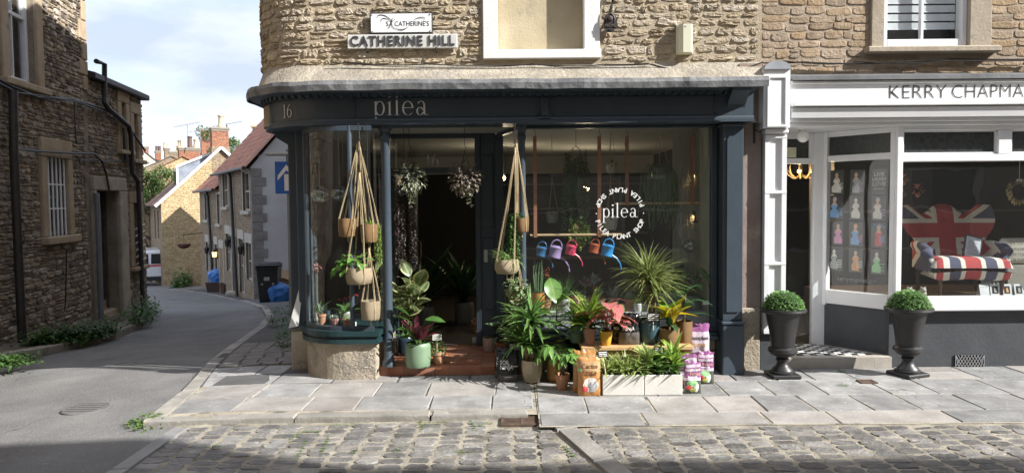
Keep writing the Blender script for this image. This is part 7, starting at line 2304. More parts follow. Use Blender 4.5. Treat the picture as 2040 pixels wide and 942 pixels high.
# sacks of compost: pillow bags with crimped ends and print that follows the surface
def bag(name, label, loc, w_, h, d, bands, texts, rz=0, tilt=0, seed=1, extra=None, gloss=.3, roll=0):
    t = thing(name, label, 'bag', loc, tilt=(tilt, roll, rz))
    q = random.Random(seed)
    nx, nz_ = 16, 22
    def surf(x, z):
        u, v = x / (w_ / 2), z / h
        e = max(0, (1 - abs(u) ** 4)) ** .7
        f = max(.0, math.sin(math.pi * min(1, max(0, v * .98 + .03)))) ** .45
        wr = .009 * noise.noise(V((x * 26 + seed, z * 20, seed))) + .018 * noise.noise(V((x * 8, z * 9, seed + 5)))
        return (d / 2) * e * f + wr * e * f
    mb = MB()
    for s_ in (-1, 1):
        rows = [[((2 * i / nx - 1) * w_ / 2 * (1 - .05 * math.sin(math.pi * j / nz_) - .07 * math.exp(-((j / nz_ - .88) / .06) ** 2)), s_ * (surf((2 * i / nx - 1) * w_ / 2, h * j / nz_) + .001), h * j / nz_ + .022 * (j / nz_) ** 3 * noise.noise(V((i * .5, seed, j * .15)))) for i in range(nx + 1)] for j in range(nz_ + 1)]
        ids = [[mb.vert(p) for p in rw] for rw in rows]
        for j in range(nz_):
            v = (j + .5) / nz_
            mi = next(k for k, (vt, m) in enumerate(bands) if v <= vt)
            for i in range(nx): mb.face((ids[j][i], ids[j][i + 1], ids[j + 1][i + 1], ids[j + 1][i]), mi)
    mb.build('sack', [m for _, m in bands], t, smooth=True, recalc=False)
    mb = MB()
    mats = []
    for (tx, size, x, z, m, sx) in texts:
        o = len(mb.v)
        if m not in mats: mats.append(m)
        text_mb(mb, tx, size, Matrix.Translation((x, 0, z)) @ FRONT, mats.index(m), sx=sx, bold=.0008)
        for k in range(o, len(mb.v)):
            a, b, c_ = mb.v[k]; mb.v[k] = (a, -surf(a, c_) - .0035, c_)
    if texts: mb.build('print', mats, t, recalc=False)
    if extra:
        for (nm, pts, m, lift) in extra:
            mb = MB()
            cx_ = sum(p[0] for p in pts) / len(pts); cz_ = sum(p[1] for p in pts) / len(pts)
            c_ = mb.vert((cx_, -surf(cx_, cz_) - lift - .002, cz_)); ids = [mb.vert((a, -surf(a, b) - lift, b)) for a, b in pts]
            mid = [mb.vert(((a + cx_) / 2, -surf((a + cx_) / 2, (b + cz_) / 2) - lift - .001, (b + cz_) / 2)) for a, b in pts]
            for k in range(len(pts)):
                n_ = (k + 1) % len(pts); mb.face((ids[k], ids[n_], mid[n_], mid[k])); mb.face((mid[k], mid[n_], c_))
            mb.build(nm, m, t, recalc=False)
    return t
film = lambda n_, c, r_=.25: mat(n_, c, r_, None, 9, bump=.006, bscale=22)
fk, fkg = film('film_black', (0.012, 0.012, 0.014)), film('film_grey', (0.10, 0.09, 0.085), .5)
fpu, fla, fgr = film('film_purple', (0.25, 0.09, 0.22)), film('film_lavender', (0.52, 0.44, 0.52)), film('film_green', (0.07, 0.075, 0.06))
for_, fow = film('film_orange', (0.44, 0.21, 0.07)), film('film_tan', (0.42, 0.27, 0.14))
wt = MATS['ink_white']; dk_ = MATS['sign_black']
def oval(cx_, cz_, a, b, n=10): return [(cx_ + a * math.cos(6.2832 * k / n), cz_ + b * math.sin(6.2832 * k / n)) for k in range(n)]
SB = [(.24, fkg), (1, fk)]
p = GND(1013, 759)
bag('soil_bag', 'black compost bag with white SOIL NINJA print on the flagstones', p, .205, .29, .09, SB, [('SOIL', .055, -.035, .185, wt, .8), ('NINJA', .055, -.02, .14, wt, .8), ('premium', .016, .06, .15, wt, 1), ('peat free mix', .014, -.0, .05, wt, 1)], rz=.05, seed=2, roll=.0)
bag('soil_bag', 'black compost bag behind the SOIL NINJA bag', (p.x - .035, p.y + .13, .001), .20, .30, .08, SB, [('SOIL', .055, -.03, .185, wt, .8), ('NINJA', .055, -.02, .14, wt, .8)], rz=-.1, seed=5)
CB = [(.10, for_), (.62, for_), (.9, fow), (1, for_)]
CT_ = [('Cactus', .054, .0, .262, mat('ink_brown', (0.16, 0.07, 0.03), .5), .95), ('Focus', .054, .0, .214, MATS['ink_brown'], .95), ('Repotting Mix', .018, 0, .19, MATS['ink_brown'], 1)]
ex = [('picture', oval(.01, .10, .07, .068), MATS['ink_pale'], .003), ('picture', oval(.025, .085, .045, .05), MATS['ink_grey'], .005), ('picture', oval(-.045, .065, .03, .026), MATS['ink_red'], .0075), ('badge', oval(-.085, .23, .02, .016), MATS['ink_green'], .004)]
p = GND(1174, 787)
bag('cactus_compost_bag', 'orange cactus compost bag with red flower picture, standing in front', (p.x, p.y, .001), .205, .335, .08, CB, CT_, rz=.04, seed=7, extra=ex)
bag('cactus_compost_bag', 'orange cactus compost bag half hidden behind its twin', (p.x - .03, p.y + .115, .001), .21, .37, .07, CB, [('Cactus', .054, .0, .295, MATS['ink_brown'], .95), ('Focus', .054, .0, .247, MATS['ink_brown'], .95)], rz=-.08, seed=8)
HB = [(.40, fgr), (.52, fla), (.80, fpu), (.9, fla), (1, fpu)]
def HT(h): return [('houseplant', .038, .0, h * .71, wt, .82), ('Focus', .042, .02, h * .585, mat('ink_peach', (0.6, 0.35, 0.3), .5), .95), ('Repotting Mix', .015, .0, h * .5, wt, .95)]
def HX(h): return [('picture', oval(-.03, h * .2, .03, .028), MATS['ink_red'], .003), ('picture', oval(.03, h * .19, .022, .045), MATS['ink_white'], .003), ('picture', oval(-.005, h * .31, .05, .03), MATS['ink_green'], .004), ('picture', oval(.0, h * .12, .03, .02), mat('ink_olive', (0.35, 0.38, 0.1), .5), .005)]
p = GND(1379, 783)
bag('houseplant_compost_bag', 'purple houseplant compost bag standing against the dracaena trough', (p.x, p.y, .001), .155, .285, .045, HB, HT(.30), rz=.03, seed=11, extra=HX(.30))
bag('houseplant_compost_bag', 'purple houseplant compost bag leaning behind the trough, its foot hidden', (p.x + .0, p.y + .17, .001), .17, .31, .045, HB, HT(.33), rz=-.05, seed=12, extra=HX(.33))
p = GND(1406, 764)
bag('houseplant_compost_bag', 'purple houseplant compost bag nearest the green pilaster', (p.x - .01, p.y, .001), .17, .30, .05, HB, HT(.32), rz=-.02, seed=13, extra=HX(.32))
pp = P(1392, 697, p.y + .12)
bag('houseplant_compost_bag', 'tall pale purple compost bag standing behind the other houseplant bags', (pp.x, p.y + .14, .001), .22, .53, .08, [(.5, fgr), (.86, fla), (1, fpu)], [('houseplant', .052, .0, .40, dk_, .85), ('Focus', .06, .0, .34, mat('ink_gold', (0.5, 0.3, 0.12), .5), .95)], rz=-.08, seed=14, tilt=-.06)
bag('bark_bag', 'clear topped black bag of potting bark on the pine bench', ONB(1254, .10), .205, .29, .11, [(.40, fkg), (1, film('film_gloss', (0.02, 0.02, 0.022), .12))], [('SOIL', .05, -.03, .2, wt, .8), ('NINJA', .05, -.02, .155, wt, .8)], seed=21, rz=.05)
bag('bark_bag', 'small black bag of potting mix tucked beside the caladium', ONB(1229, .2), .12, .24, .08, SB, [('MIX', .04, 0, .14, wt, .8)], seed=22, rz=-.2)
t, z = potted('dragon_tree', 'spiky dragon tree in a tall teal blue pot', ONB(1293, .14), 'bell', .098, .23, glaze('glaze_teal', (0.035, 0.075, 0.095), .4), rz=0)
mb = MB(); mb.tube([(0, 0, z - .02), (.01, 0, z + .1), (-.005, 0, z + .33)], [.018, .016, .012], 8); mb.tube([(.03, .01, z - .02), (.05, .01, z + .12), (.06, 0, z + .25)], [.014, .012, .01], 8); mb.build('cane', canem, t, smooth=True)
ldm = leafmat('leaf_marginata', (0.14, 0.19, 0.055), edge=(0.32, 0.28, 0.14), ew=.10)
blades(t, z + .34, 170, .43, .021, ldm, (.05, 1.7), .85, 60, (-.005, 0), 'leaf_crown', 7, .10); blades(t, z + .25, 90, .34, .02, ldm, (.1, 1.7), .9, 61, (.06, 0), 'leaf_crown', 7, .06)
card(t, (.02, -.10, z + .06), .12, .075, chalk, .05, -.1, 4, None, .08)
t, z = potted('croton', 'yellow and green croton in a woven basket', ONB(1333, .10), 'basket', .095, .15, wtan, rz=0)
me = [leafmesh('leaf', lcro, .28, .10, .6, 'oval', 7, .15), leafmesh('leaf', lcrg, .24, .09, .6, 'oval', 7, .15), leafmesh('leaf', lgd, .2, .07, .8, 'oval', 7, .15)]
for k in range(24):
    a = k * 2.4; up = q.uniform(.1, 1.3); zz = q.uniform(.02, .16)
    setleaf(t, me[0] if (k % 3 == 0 or k in (4, 10)) and zz > .04 else me[1] if zz > .07 else me[2], (.01, 0, z + zz), a, up, q.uniform(.8, 1.1), q.uniform(-.3, .3))
mb = MB(); mb.tube([(0, 0, z - .02), (.005, 0, z + .17)], .010, 6); mb.build('stem', canem, t)
t, z = potted('rubber_plant', 'thin stemmed plant in the woven basket behind the croton', ONB(1363, .19), 'basket', .075, .20, wtan, rz=0)
mb = MB(); mb.tube([(0, 0, z - .02), (.01, 0, z + .3)], .007, 6); mb.build('stem', canem, t)
me = leafmesh('leaf', lgd, .28, .07, .9, 'oval', 7, .12)
for k in range(9): setleaf(t, me, (.005, 0, z + .06 + .03 * k), k * 2.4, q.uniform(.3, 1.0), q.uniform(.8, 1.1))

# --- hanging planters outside
def hanger(name, label, px, py, w_px, h_px, m, yy, hook, kind='bowl', knot=None):
    """woven pot on cords from a hook; px,py = centre of the pot"""
    s_ = (yy + 7.3) / FPX
    c = P(px, py + h_px / 2, yy)
    rr_, hh = w_px * s_ / 2, h_px * s_
    hk = P(hook[0], hook[1], yy)
    t = thing(name, label, 'hanging planter', (c.x, yy, c.z))
    z = pot(t, kind, rr_, hh, m, soil=True)
    mb = MB()
    top = hk - V((c.x, yy, c.z))
    for k in range(4):
        a = k * math.pi / 2 + .6
        e = V((rr_ * 1.01 * math.cos(a), rr_ * 1.01 * math.sin(a), hh * .95))
        f = V((rr_ * .95 * math.cos(a), rr_ * .95 * math.sin(a), .004))
        kn = top.lerp(e, .22)
        mb.tube([top, top.lerp(e, .5) + V((.003, .003, 0)), e, V((rr_ * 1.03 * math.cos(a), rr_ * 1.03 * math.sin(a), hh * .5)), f, (0, 0, -.01)], .0032, 5)
        mb.tube([top + V((.006, 0, 0)), top.lerp(e, .5) + V((.012, -.004, 0)), e + V((.008, 0, 0))], .0026, 5)
    mb.tube([(0, 0, -.005), (0, 0, -.05)], .007, 6); mb.tube([top + V((0, 0, .03)), top, top + V((0, 0, -.06))], .008, 6)
    mb.build('cord', cordm, t, smooth=True)
    mb = MB(); mb.tube([top + V((0, .0, .02)), top + V((.012, 0, .04)), top + V((.006, 0, .065)), top + V((0, 0, zf0 - hk.z + .01 if zf0 - hk.z > .07 else .07))], .0035, 5); mb.build('hook', blackm, t)
    return t, rr_, hh, z
HY = -.34
hanger('hanging_planter', 'empty tan woven hanging pot beside the fern basket at the bay', 694, 453, 39, 36, wtan, HY + .01, (711, 292), 'basket')
t, rr_, hh, z = hanger('hanging_planter', 'tan woven hanging pot with thin green trails by the column', 737, 464, 36, 36, wtan, HY - .0, (715, 288), 'basket')
trails(t, [(.05 + .01 * k, -.02 + .012 * (k % 4), z + .03, .32 + .03 * (k % 6)) for k in range(7)] + [(-.03 + .02 * k, -.05, z + .03, .05 + .02 * k) for k in range(4)], lgl, 3, .03, .006, .014, .0022); blades(t, z, 40, .12, .006, lgl, (.1, 1.2), .8, 70)
t, rr_, hh, z = hanger('hanging_planter', 'cream woven hanging bowl with swiss cheese plant over the bay', 716, 549, 53, 32, wcream, HY - .06, (716, 350))
me = leafmesh('leaf', leafmat('leaf_monstera', (0.10, 0.22, 0.04), patt=-.04, patcol=(0.5, 0.52, 0.35), rough=.3), .13, .10, .6, 'heart', 6, .1, .12)
for (a, up, x, zz) in ((3.0, .1, -.1, .10), (3.4, -.2, -.13, .06), (2.7, .4, -.07, .13), (-.3, .3, .05, .1), (4.3, .2, -.03, .1), (4.9, -.1, .03, .07), (3.9, -.4, -.09, .03), (1.2, .6, .02, .12), (3.1, -.5, -.18, .02), (3.7, .3, -.05, .06)): setleaf(t, me, (x, -.02, z + zz), a, up, q.uniform(.85, 1.1), q.uniform(-.4, .4))
mb = MB()
for (x, zz) in ((-.1, .10), (-.13, .06), (-.07, .13), (.05, .1), (-.03, .1), (.03, .07), (-.09, .03), (.02, .12), (-.18, .02)): mb.tube([(x * .2, 0, z), (x * .6, -.01, z + zz + .02), (x, -.02, z + zz)], .003, 4)
mb.build('stem', stemm, t)
hanger('hanging_planter', 'empty cream woven hanging pot, lowest at the bay', 739, 617, 39, 38, wcream, HY - .02, (735, 500), 'basket')
t, rr_, hh, z = hanger('hanging_planter', 'tan woven hanging pot with ivy spilling over one side', 1040, 448, 28, 28, wtan, HY + .02, (1029, 292), 'basket')
trails(t, [(-.05 - .012 * (k % 6), -.03 + .02 * (k % 3), z + .04 + .01 * (k % 3), .25 + .03 * (k % 8)) for k in range(16)], livy, 9, .032, .026, .022, .002); bush(t, z + .03, .07, 70, .035, .025, livy, 8, .6, c=(-.05, 0))
t, rr_, hh, z = hanger('hanging_planter', 'cream woven hanging bowl with striped spider plant beside the door', 1010, 530, 50, 28, wcream, HY - .03, (1026, 300))
blades(t, z, 90, .19, .013, lspi, (.2, 1.5), 1.5, 71, (0, 0), 'foliage', 5, .03, .05)
t, rr_, hh, z = hanger('hanging_planter', 'low hanging pot hidden under trailing cream marbled leaves', 1028, 588, 34, 26, wcream, HY - .0, (1026, 500))
trails(t, [(.09 * math.cos(k), .07 * math.sin(k), z + .04, .14 + .02 * (k % 7)) for k in range(22)], lvar, 11, .05, .038, .03, .002); bush(t, z + .05, .11, 90, .055, .04, lvar, 12, .6)
# round leafy balls and dark strings in the lobby
for k, (px, lab) in enumerate(((816, 'ball of pale edged hoya leaves hanging by the left door post'), (926, 'ball of pinkish hoya leaves hanging by the right door post'))):
    c = P(px, 354, .0); t = thing('hanging_hoya', lab, 'hanging plant', (c.x, .0, c.z))
    bush(t, 0, .16, 330, .055, .026, lhoy if k == 0 else leafmat('leaf_hoya_pink', (0.10, 0.09, 0.06), edge=(0.50, 0.40, 0.34), ew=.2), 80 + k, 1.0)
    mb = MB(); mb.lathe([(.001, -.06), (.06, -.05), (.085, .03), (.08, .035), (.001, .02)], 14); mb.build('pot', binm, t)
    mb = MB(); top = zf0 + .01 - c.z
    for a in (0, 2.1, 4.2): mb.tube([(.08 * math.cos(a), .08 * math.sin(a), .03), (0, 0, .26)], .002, 4)
    mb.tube([(0, 0, .26), (.015, 0, .29), (0, 0, .32), (0, 0, top)], .003, 5); mb.build('hook', blackm, t)
    trails(t, [(.03 * j - .02, -.05, -.1, .1 + .05 * j) for j in range(3)], lhoy, 83 + k, .045, .022, .03)
c = P(806, 385, .12); t = thing('hanging_string_plant', 'two curtains of dark beaded string plant behind the column', 'hanging plant', (c.x, .12, c.z))
trails(t, [(-.075 + .012 * (j % 5), .01 * (j % 3), .03, .75 + .02 * (j % 4)) for j in range(10)] + [(.055 + .012 * (j % 5), .01 * (j % 3), .03, .72 + .03 * (j % 4)) for j in range(10)], leafmat('leaf_bead', (0.10, 0.075, 0.075), trans=.1), 85, .026, .019, .016, .0015, sway=.008)
mb = MB(); mb.lathe([(.001, -.02), (.10, -.02), (.11, .06), (.10, .06), (.001, .04)], 14); mb.build('pot', binm, t); mb = MB(); mb.tube([(0, 0, .05), (0, 0, zf0 + .01 - c.z)], .003, 5); mb.build('hook', blackm, t)
# ============================================================ INSIDE THE SHOP WINDOWS
def INW(px, py, yy): return P(px, py, yy)
zL = zwl + .1855                          # surface of the window ledge
def ONL(px, yy=.2): return V((Xp(px, 610, yy), yy, zL))
copper = mat('leather_strap', (0.30, 0.12, 0.065), .55, (0.38, 0.17, 0.10), 12)
rodw = mat('birch_rod', (0.50, 0.34, 0.18), .6, (0.6, 0.44, 0.26), 12)
def rail(label, pa, pb, py, straps, yy):
    a, b = P(pa, py, yy), P(pb, py, yy)
    zz = (a.z + b.z) / 2
    t = thing('hanging_rail', label, 'rail', ((a.x + b.x) / 2, yy, zz), world=True)
    mb = MB(); mb.tube([(a.x, yy, zz), (b.x, yy, zz)], .013, 10); mb.build('rod', rodw, t, smooth=True)
    for px, pt in straps:
        x = Xp(px, 360, yy); zt_ = Zp(px, pt, yy)
        mb = MB(); mb.box(x - .017, x + .017, yy - .018, yy - .0145, zz - .017, zt_); mb.box(x - .017, x + .017, yy + .0145, yy + .018, zz - .017, zt_); mb.box(x - .017, x + .017, yy - .018, yy + .018, zz - .0205, zz - .017); mb.build('strap', copper, t)
        mb = MB(); mb.tube([(x, yy, zt_ - .02), (x + .012, yy, zt_ + .02), (x, yy, zt_ + .04), (x, yy, zf0 + .012)], .003, 5); mb.build('hook', blackm, t)
rail('birch rod on leather straps carrying the watering cans', 1056, 1238, 468, ((1066, 272), (1194, 272)), .12)
rail('higher birch rod on leather straps behind the round lettering', 1224, 1396, 405, ((1249, 272), (1379, 268)), .30)
def can(label, px, py, c, sc, yaw, metal=0, sp=1.0):
    yy = .12
    p = P(px, py, yy)
    m = mat('can_' + label.split()[0], c, .35, metal=metal)
    t = thing('watering_can', label, 'watering can', (p.x, yy, p.z), tilt=(0, rad(12), yaw), group=None)
    s_ = sc
    mb = MB(); mb.lathe([(.001, -.052 * s_), (.056 * s_, -.052 * s_), (.058 * s_, -.046 * s_), (.056 * s_, -.04 * s_), (.056 * s_, .035 * s_), (.06 * s_, .04 * s_), (.054 * s_, .045 * s_), (.03 * s_, .06 * s_)], 20); mb.build('body', m, t, smooth=True)
    mb = MB(); mb.tube([(.05 * s_, 0, -.035 * s_), (.10 * s_ * sp, 0, -.055 * s_), (.145 * s_ * sp, 0, -.10 * s_), (.165 * s_ * sp, 0, -.15 * s_)], [.012 * s_, .009 * s_, .007 * s_, .008 * s_], 8); mb.build('spout', m, t, smooth=True)
    mb = MB(); mb.tube([(-.05 * s_, 0, .04 * s_)] + [(.0 + .05 * s_ * math.cos(rad(a)), 0, .05 * s_ + .062 * s_ * math.sin(rad(a))) for a in range(180, -1, -20)] + [(.045 * s_, 0, .03 * s_)], .0065 * s_, 6); mb.build('handle', m, t, smooth=True)
    zr = P(1150, 468, yy).z - p.z
    mb = MB(); mb.tube([(0, 0, .112 * s_), (.006, 0, .1 * s_), (0, 0, .095 * s_), (-.006, 0, .105 * s_), (0, 0, zr + .013), (0, .016, zr + .014)], .002, 4); mb.build('hook', blackm, t)
can('navy blue watering can, first under the birch rod', 1078, 501, (0.03, 0.12, 0.26), .9, -.1)
can('lilac watering can hanging between blue and pink cans', 1106, 502, (0.30, 0.22, 0.42), 1.12, .1)
can('pink watering can hanging beside the lilac one', 1137, 498, (0.55, 0.045, 0.11), .92, 0)
can('rust watering can hanging near the strap', 1184, 495, (0.33, 0.08, 0.035), .88, .2)
can('bright blue watering can hanging last on the rod', 1210, 499, (0.03, 0.24, 0.56), 1.08, 0)
# ivy pillar
c = P(1148, 462, .27)
t = thing('hanging_ivy', 'long ivy trailing down around a basket behind the watering cans', 'hanging plant', (c.x, .27, c.z))
pot(t, 'basket', .085, .12, wtan, z=-.04)
zt_ = P(1130, 300, .27).z - c.z
trails(t, [(-.10 + .2 * q.random(), -.08 + .16 * q.random(), zt_ - .25 * q.random(), .35 + .45 * q.random()) for k in range(52)], livy, 90, .036, .03, .026, .002, sway=.02)
trails(t, [(-.06 + .16 * q.random(), -.06, .16 - .1 * q.random(), .2 + .1 * q.random()) for k in range(22)], lgl, 91, .034, .03, .024, .002, sway=.02)
mb = MB(); mb.tube([(.09 * math.cos(a), 0, zt_ - .3 + .34 * math.sin(a)) for a in [k * .196 for k in range(17)]], .004, 5); mb.tube([(0, 0, zt_ + .04), (0, 0, zf0 + .012 - c.z)], .003, 5)
for a in (-.09, .09): mb.tube([(a, 0, .08), (a, 0, zt_ - .3)], .003, 4)
mb.build('hoop', blackm, t)
# mop of thin stems in a rope hanger
c = P(1314, 345, .34); t = thing('hanging_mistletoe_cactus', 'mop of thin drooping stems in a rope hanger', 'hanging plant', (c.x, .34, c.z))
pot(t, 'cyl', .085, .12, glaze('glaze_grey', (0.25, 0.26, 0.25)), z=-.06)
mb = MB()
for k in range(95):
    a = k * 2.4; rr_ = q.uniform(.09, .20); ln = q.uniform(.15, .62)
    mb.tube([(.03 * math.cos(a), .03 * math.sin(a), .05), (rr_ * .6 * math.cos(a), rr_ * .6 * math.sin(a), .07 + q.uniform(0, .04)), (rr_ * math.cos(a), rr_ * math.sin(a), -.02), (rr_ * 1.04 * math.cos(a) + q.uniform(-.03, .03), rr_ * math.sin(a), -ln * .5), (rr_ * math.cos(a) + q.uniform(-.05, .05), rr_ * .9 * math.sin(a), -ln)], .0034, 4, caps=False)
mb.build('foliage', mat('stem_grey_green', (0.09, 0.15, 0.07), .6), t)
mb = MB(); top = zf0 + .012 - c.z
for a in (-.1, .1, .0): mb.tube([(a, .0, .05), (a * .15, 0, top - .07)], .004, 5)
mb.tube([(0, 0, top - .08), (0, 0, top)], .006, 5); mb.build('rope', cordm, t)
# small hanging pots
for px, py, w_, m, yy, lab in ((1218, 335, 20, 'glaze_white', .9, 'small white bucket pot hung by cords deep in the shop'), (1216, 443, 30, 'glaze_white', .7, 'cream hanging pot behind the round lettering'), (1100, 432, 24, 'glaze_grey', .9, 'grey hanging pot beside the ivy')):
    c = P(px, py, yy); s_ = (yy + 7.3) / FPX
    t = thing('indoor_hanging_pot', lab, 'hanging planter', (c.x, yy, c.z)); rr_ = w_ * s_ / 2
    z = pot(t, 'bell', rr_, rr_ * 1.9, MATS[m], z=-rr_); bush(t, z, rr_ * .9, 30, .05, .025, lg, 95, .8)
    mb = MB()
    for a in (0, 2.1, 4.2): mb.tube([(rr_ * math.cos(a), rr_ * math.sin(a), rr_ * .8), (0, 0, .42)], .003, 4)
    mb.tube([(0, 0, .41), (0, 0, zf0 + .012 - c.z)], .003, 4); mb.build('cord', cordm, t)
# glass globe, fork and trowel on the boarded return
c = P(1374, 490, .28); t = thing('glass_globe', 'round glass terrarium globe hanging by the boarded return', 'globe', (c.x, .28, c.z))
clear = glassmat('clear_globe', (.82, .86, .86), .12)
mb = MB(); mb.sphere((0, 0, 0), .085, 22, 14, sz=.86); mb.build('globe', clear, t, smooth=True, recalc=False)
mb = MB(); mb.lathe([(.001, -.066), (.04, -.06), (.06, -.042), (.001, -.038)], 14); mb.build('gravel', mat('gravel', (0.2, 0.18, 0.15), .9, (0.35, 0.33, 0.28), 80), t); bush(t, -.03, .03, 20, .03, .014, lsuc, 97, .8)
mb = MB(); mb.tube([(0, 0, .07), (0, 0, P(1374, 405, .28).z - c.z)], .002, 4); mb.build('cord', cordm, t)
c = P(1385, 440, .30); t = thing('hand_fork', 'black hand fork hanging from the higher birch rod', 'tool', (c.x, .30, c.z))
mb = MB(); mb.tube([(0, 0, .09), (0, 0, .0)], .009, 8); mb.box(-.03, .03, -.004, .004, -.02, .0); mb.build('handle', binm, t)
mb = MB()
for k in (-1, 0, 1): mb.tube([(k * .022, 0, -.02), (k * .024, -.006, -.07), (k * .018, -.012, -.13)], [.005, .004, .001], 5)
mb.tube([(0, 0, .09), (0, 0, P(1385, 405, .3).z - c.z)], .0015, 4); mb.build('tines', mat('steel', (0.4, 0.4, 0.41), .35, metal=.8), t)
c = P(1355, 443, .30); t = thing('hand_trowel', 'hand trowel on a card hanging beside the black fork', 'tool', (c.x, .30, c.z))
mb = MB(); mb.box(-.032, .032, 0, .003, -.05, .10); mb.build('backing_card', MATS['ink_grey'], t)
mb = MB(); mb.prism([(-.012, .0), (.012, .0), (.026, -.05), (.02, -.13), (0, -.17), (-.02, -.13), (-.026, -.05)], -.008, -.004); mb.tube([(0, -.006, 0), (0, -.006, .09)], .010, 8); mb.tube([(0, 0, .09), (0, 0, P(1355, 405, .3).z - c.z)], .0015, 4); mb.build('blade', MATS['steel'], t)
# lamps
def lamp(px, py, yy, label, st=14, rr_=.03):
    c = P(px, py, yy); t = thing('pendant_bulb', label, 'lamp', (c.x, yy, c.z))
    mb = MB(); mb.sphere((0, 0, 0), rr_, 12, 9); mb.build('bulb', emit('pendant_glow', (1.0, 0.72, 0.38), st), t, smooth=True)
    li = bpy.data.lights.new('bulb_light', 'POINT'); li.energy = 4; li.color = (1, .8, .55); li.shadow_soft_size = .03; lo = bpy.data.objects.new('bulb_light', li); COL.objects.link(lo); lo.parent = t; lo.location = (0, -.06, 0)
    mb = MB(); mb.lathe([(.012, rr_ * .9), (.016, rr_ + .03), (.004, rr_ + .04), (.003, zf0 + .012 - c.z)], 8); mb.build('flex', blackm, t)
lamp(1003, 355, 2.6, 'round glowing pendant bulb seen through the lobby side pane')
lamp(1168, 375, 3.2, 'small glowing bulb deep behind the ivy', 14, .04)
for py, lab in ((345, 'upper'), (425, 'lower')):
    c = P(1386, py, .50); t = thing('wall_spot', lab + ' warm wall light washing the boarded return', 'lamp', (c.x, .53, c.z))
    mb = MB(); mb.lathe([(.018, -.025), (.022, .025), (.001, .028)], 10); mb.bar((0, 0, 0), (0, .035, 0), .012, .012); mb.build('shade', blackm, t)
    lo = bpy.data.objects.new('spot_light', bpy.data.lights.new('spot_light', 'POINT')); lo.data.energy = 1.6; lo.data.color = (1, .75, .5); COL.objects.link(lo); lo.parent = t; lo.location = (0, -.03, -.06)
    mb = MB(); mb.lathe([(.001, -.022), (.016, -.022)], 10); mb.build('bulb', emit('spot_glow', (1.0, .62, .3), 60), t)
# --- plants on the ledge of the main window
t, z = potted('ledge_plant', 'thin green stems in a tall orange pot on the window ledge', ONL(1072, .1), 'bell', .068, .20, glaze('glaze_orange', (0.50, 0.20, 0.05), .35))
mb = MB()
for k in range(9): a = k * .7; mb.tube([(.03 * math.cos(a), .03 * math.sin(a), z), (.05 * math.cos(a), .04 * math.sin(a), z + .2), (.04 * math.cos(a + .4), .05 * math.sin(a), z + .3 + .02 * (k % 4))], [.007, .006, .003], 6)
mb.build('foliage', MATS['stem_grey_green'], t); blades(t, z, 20, .12, .02, lg, (.2, 1.3), .8, 101)
t, z = potted('ledge_plant', 'aloe with a red flower spike on the window ledge', ONL(1090, .26), 'terra', .06, .12, terra)
blades(t, z, 22, .15, .02, lsuc, (.1, 1.1), .3, 102); mb = MB(); mb.tube([(0, 0, z), (.0, 0, z + .3)], .003, 5); mb.build('stem', MATS['pink_stem'], t)
bush(t, z + .31, .035, 26, .035, .012, leafmat('petal_red', (0.5, 0.1, 0.06)), 103, 1.3, 'flower')
t, z = potted('ledge_plant', 'upright grassy plant in a grey pot on the window ledge', ONL(1124, .22), 'cyl', .065, .12, MATS['glaze_grey']); blades(t, z, 60, .30, .010, lg, (.02, .6), .5, 104)
t, z = potted('ledge_plant', 'arching plant in a terracotta pot on the window ledge', ONL(1148, .36), 'terra', .075, .14, terra); blades(t, z, 30, .18, .02, lsuc, (.1, 1.2), 1.2, 105)
t, z = potted('ledge_plant', 'little rosette in a terracotta pot low on the ledge', ONL(1144, .05), 'terra', .045, .075, terra); blades(t, z, 24, .07, .022, lpur, (.3, 1.3), .3, 106, shape='oval')
def rosette(label, px, yy, r_, m, potm_, seed, stalk=.1):
    t, z = potted('ledge_plant', label, ONL(px, yy), 'terra', .05, .1, potm_)
    mb = MB(); mb.tube([(0, 0, z), (0, 0, z + stalk)], .008, 6); mb.build('stem', canem, t); blades(t, z + stalk, 44, r_, r_ * .38, m, (.2, 1.45), -.4, seed, (0, 0), 'rosette', 4, .02, .004, 'obov')
rosette('purple rosette succulent on a stalk behind the yellow plant', 1166, .36, .10, lpur, terra, 107, .14)
rosette('blue grey rosette succulent beside the purple one', 1183, .44, .11, leafmat('leaf_blue_grey', (0.24, 0.28, 0.29), trans=.1), terra, 108, .16)
rosette('small blue grey rosette succulent low behind the caladium', 1196, .3, .07, lsuc, MATS['glaze_grey'], 109, .06)
t, z = potted('ledge_plant', 'zebra striped spiky plant in a stone pot on the ledge', ONL(1222, .36), 'cyl', .06, .11, glaze('glaze_stone', (0.32, 0.28, 0.24), .7)); blades(t, z, 30, .17, .022, lsuc, (.05, .8), .3, 110)
t, z = potted('ledge_plant', 'round cactus in a terracotta pot on the window ledge', ONL(1254, .3), 'terra', .055, .10, terra); mb = MB(); mb.sphere((0, 0, z + .04), .05, 16, 10); mb.build('cactus_body', MATS['stem_grey_green'], t, smooth=True); bush(t, z + .04, .053, 120, .018, .002, MATS['ink_pale'], 111, 1, 'spines', True)
t, z = potted('ledge_plant', 'small lime plant in a cream pot beside the teal pot', ONL(1272, .1), 'cyl', .045, .085, MATS['glaze_white']); blades(t, z, 26, .10, .016, lgl, (.1, 1.0), .5, 112)
t, z = potted('ledge_plant', 'tall plant with broad dark leaves in a pale green pot', ONL(1338, .30), 'cyl', .10, .18, glaze('glaze_celadon', (0.16, 0.22, 0.20), .4), rz=0)
me = [leafmesh('leaf', lgd, .34, .085, .5, 'oval', 8, .12), leafmesh('leaf', lg, .26, .075, .8, 'oval', 8, .12)]
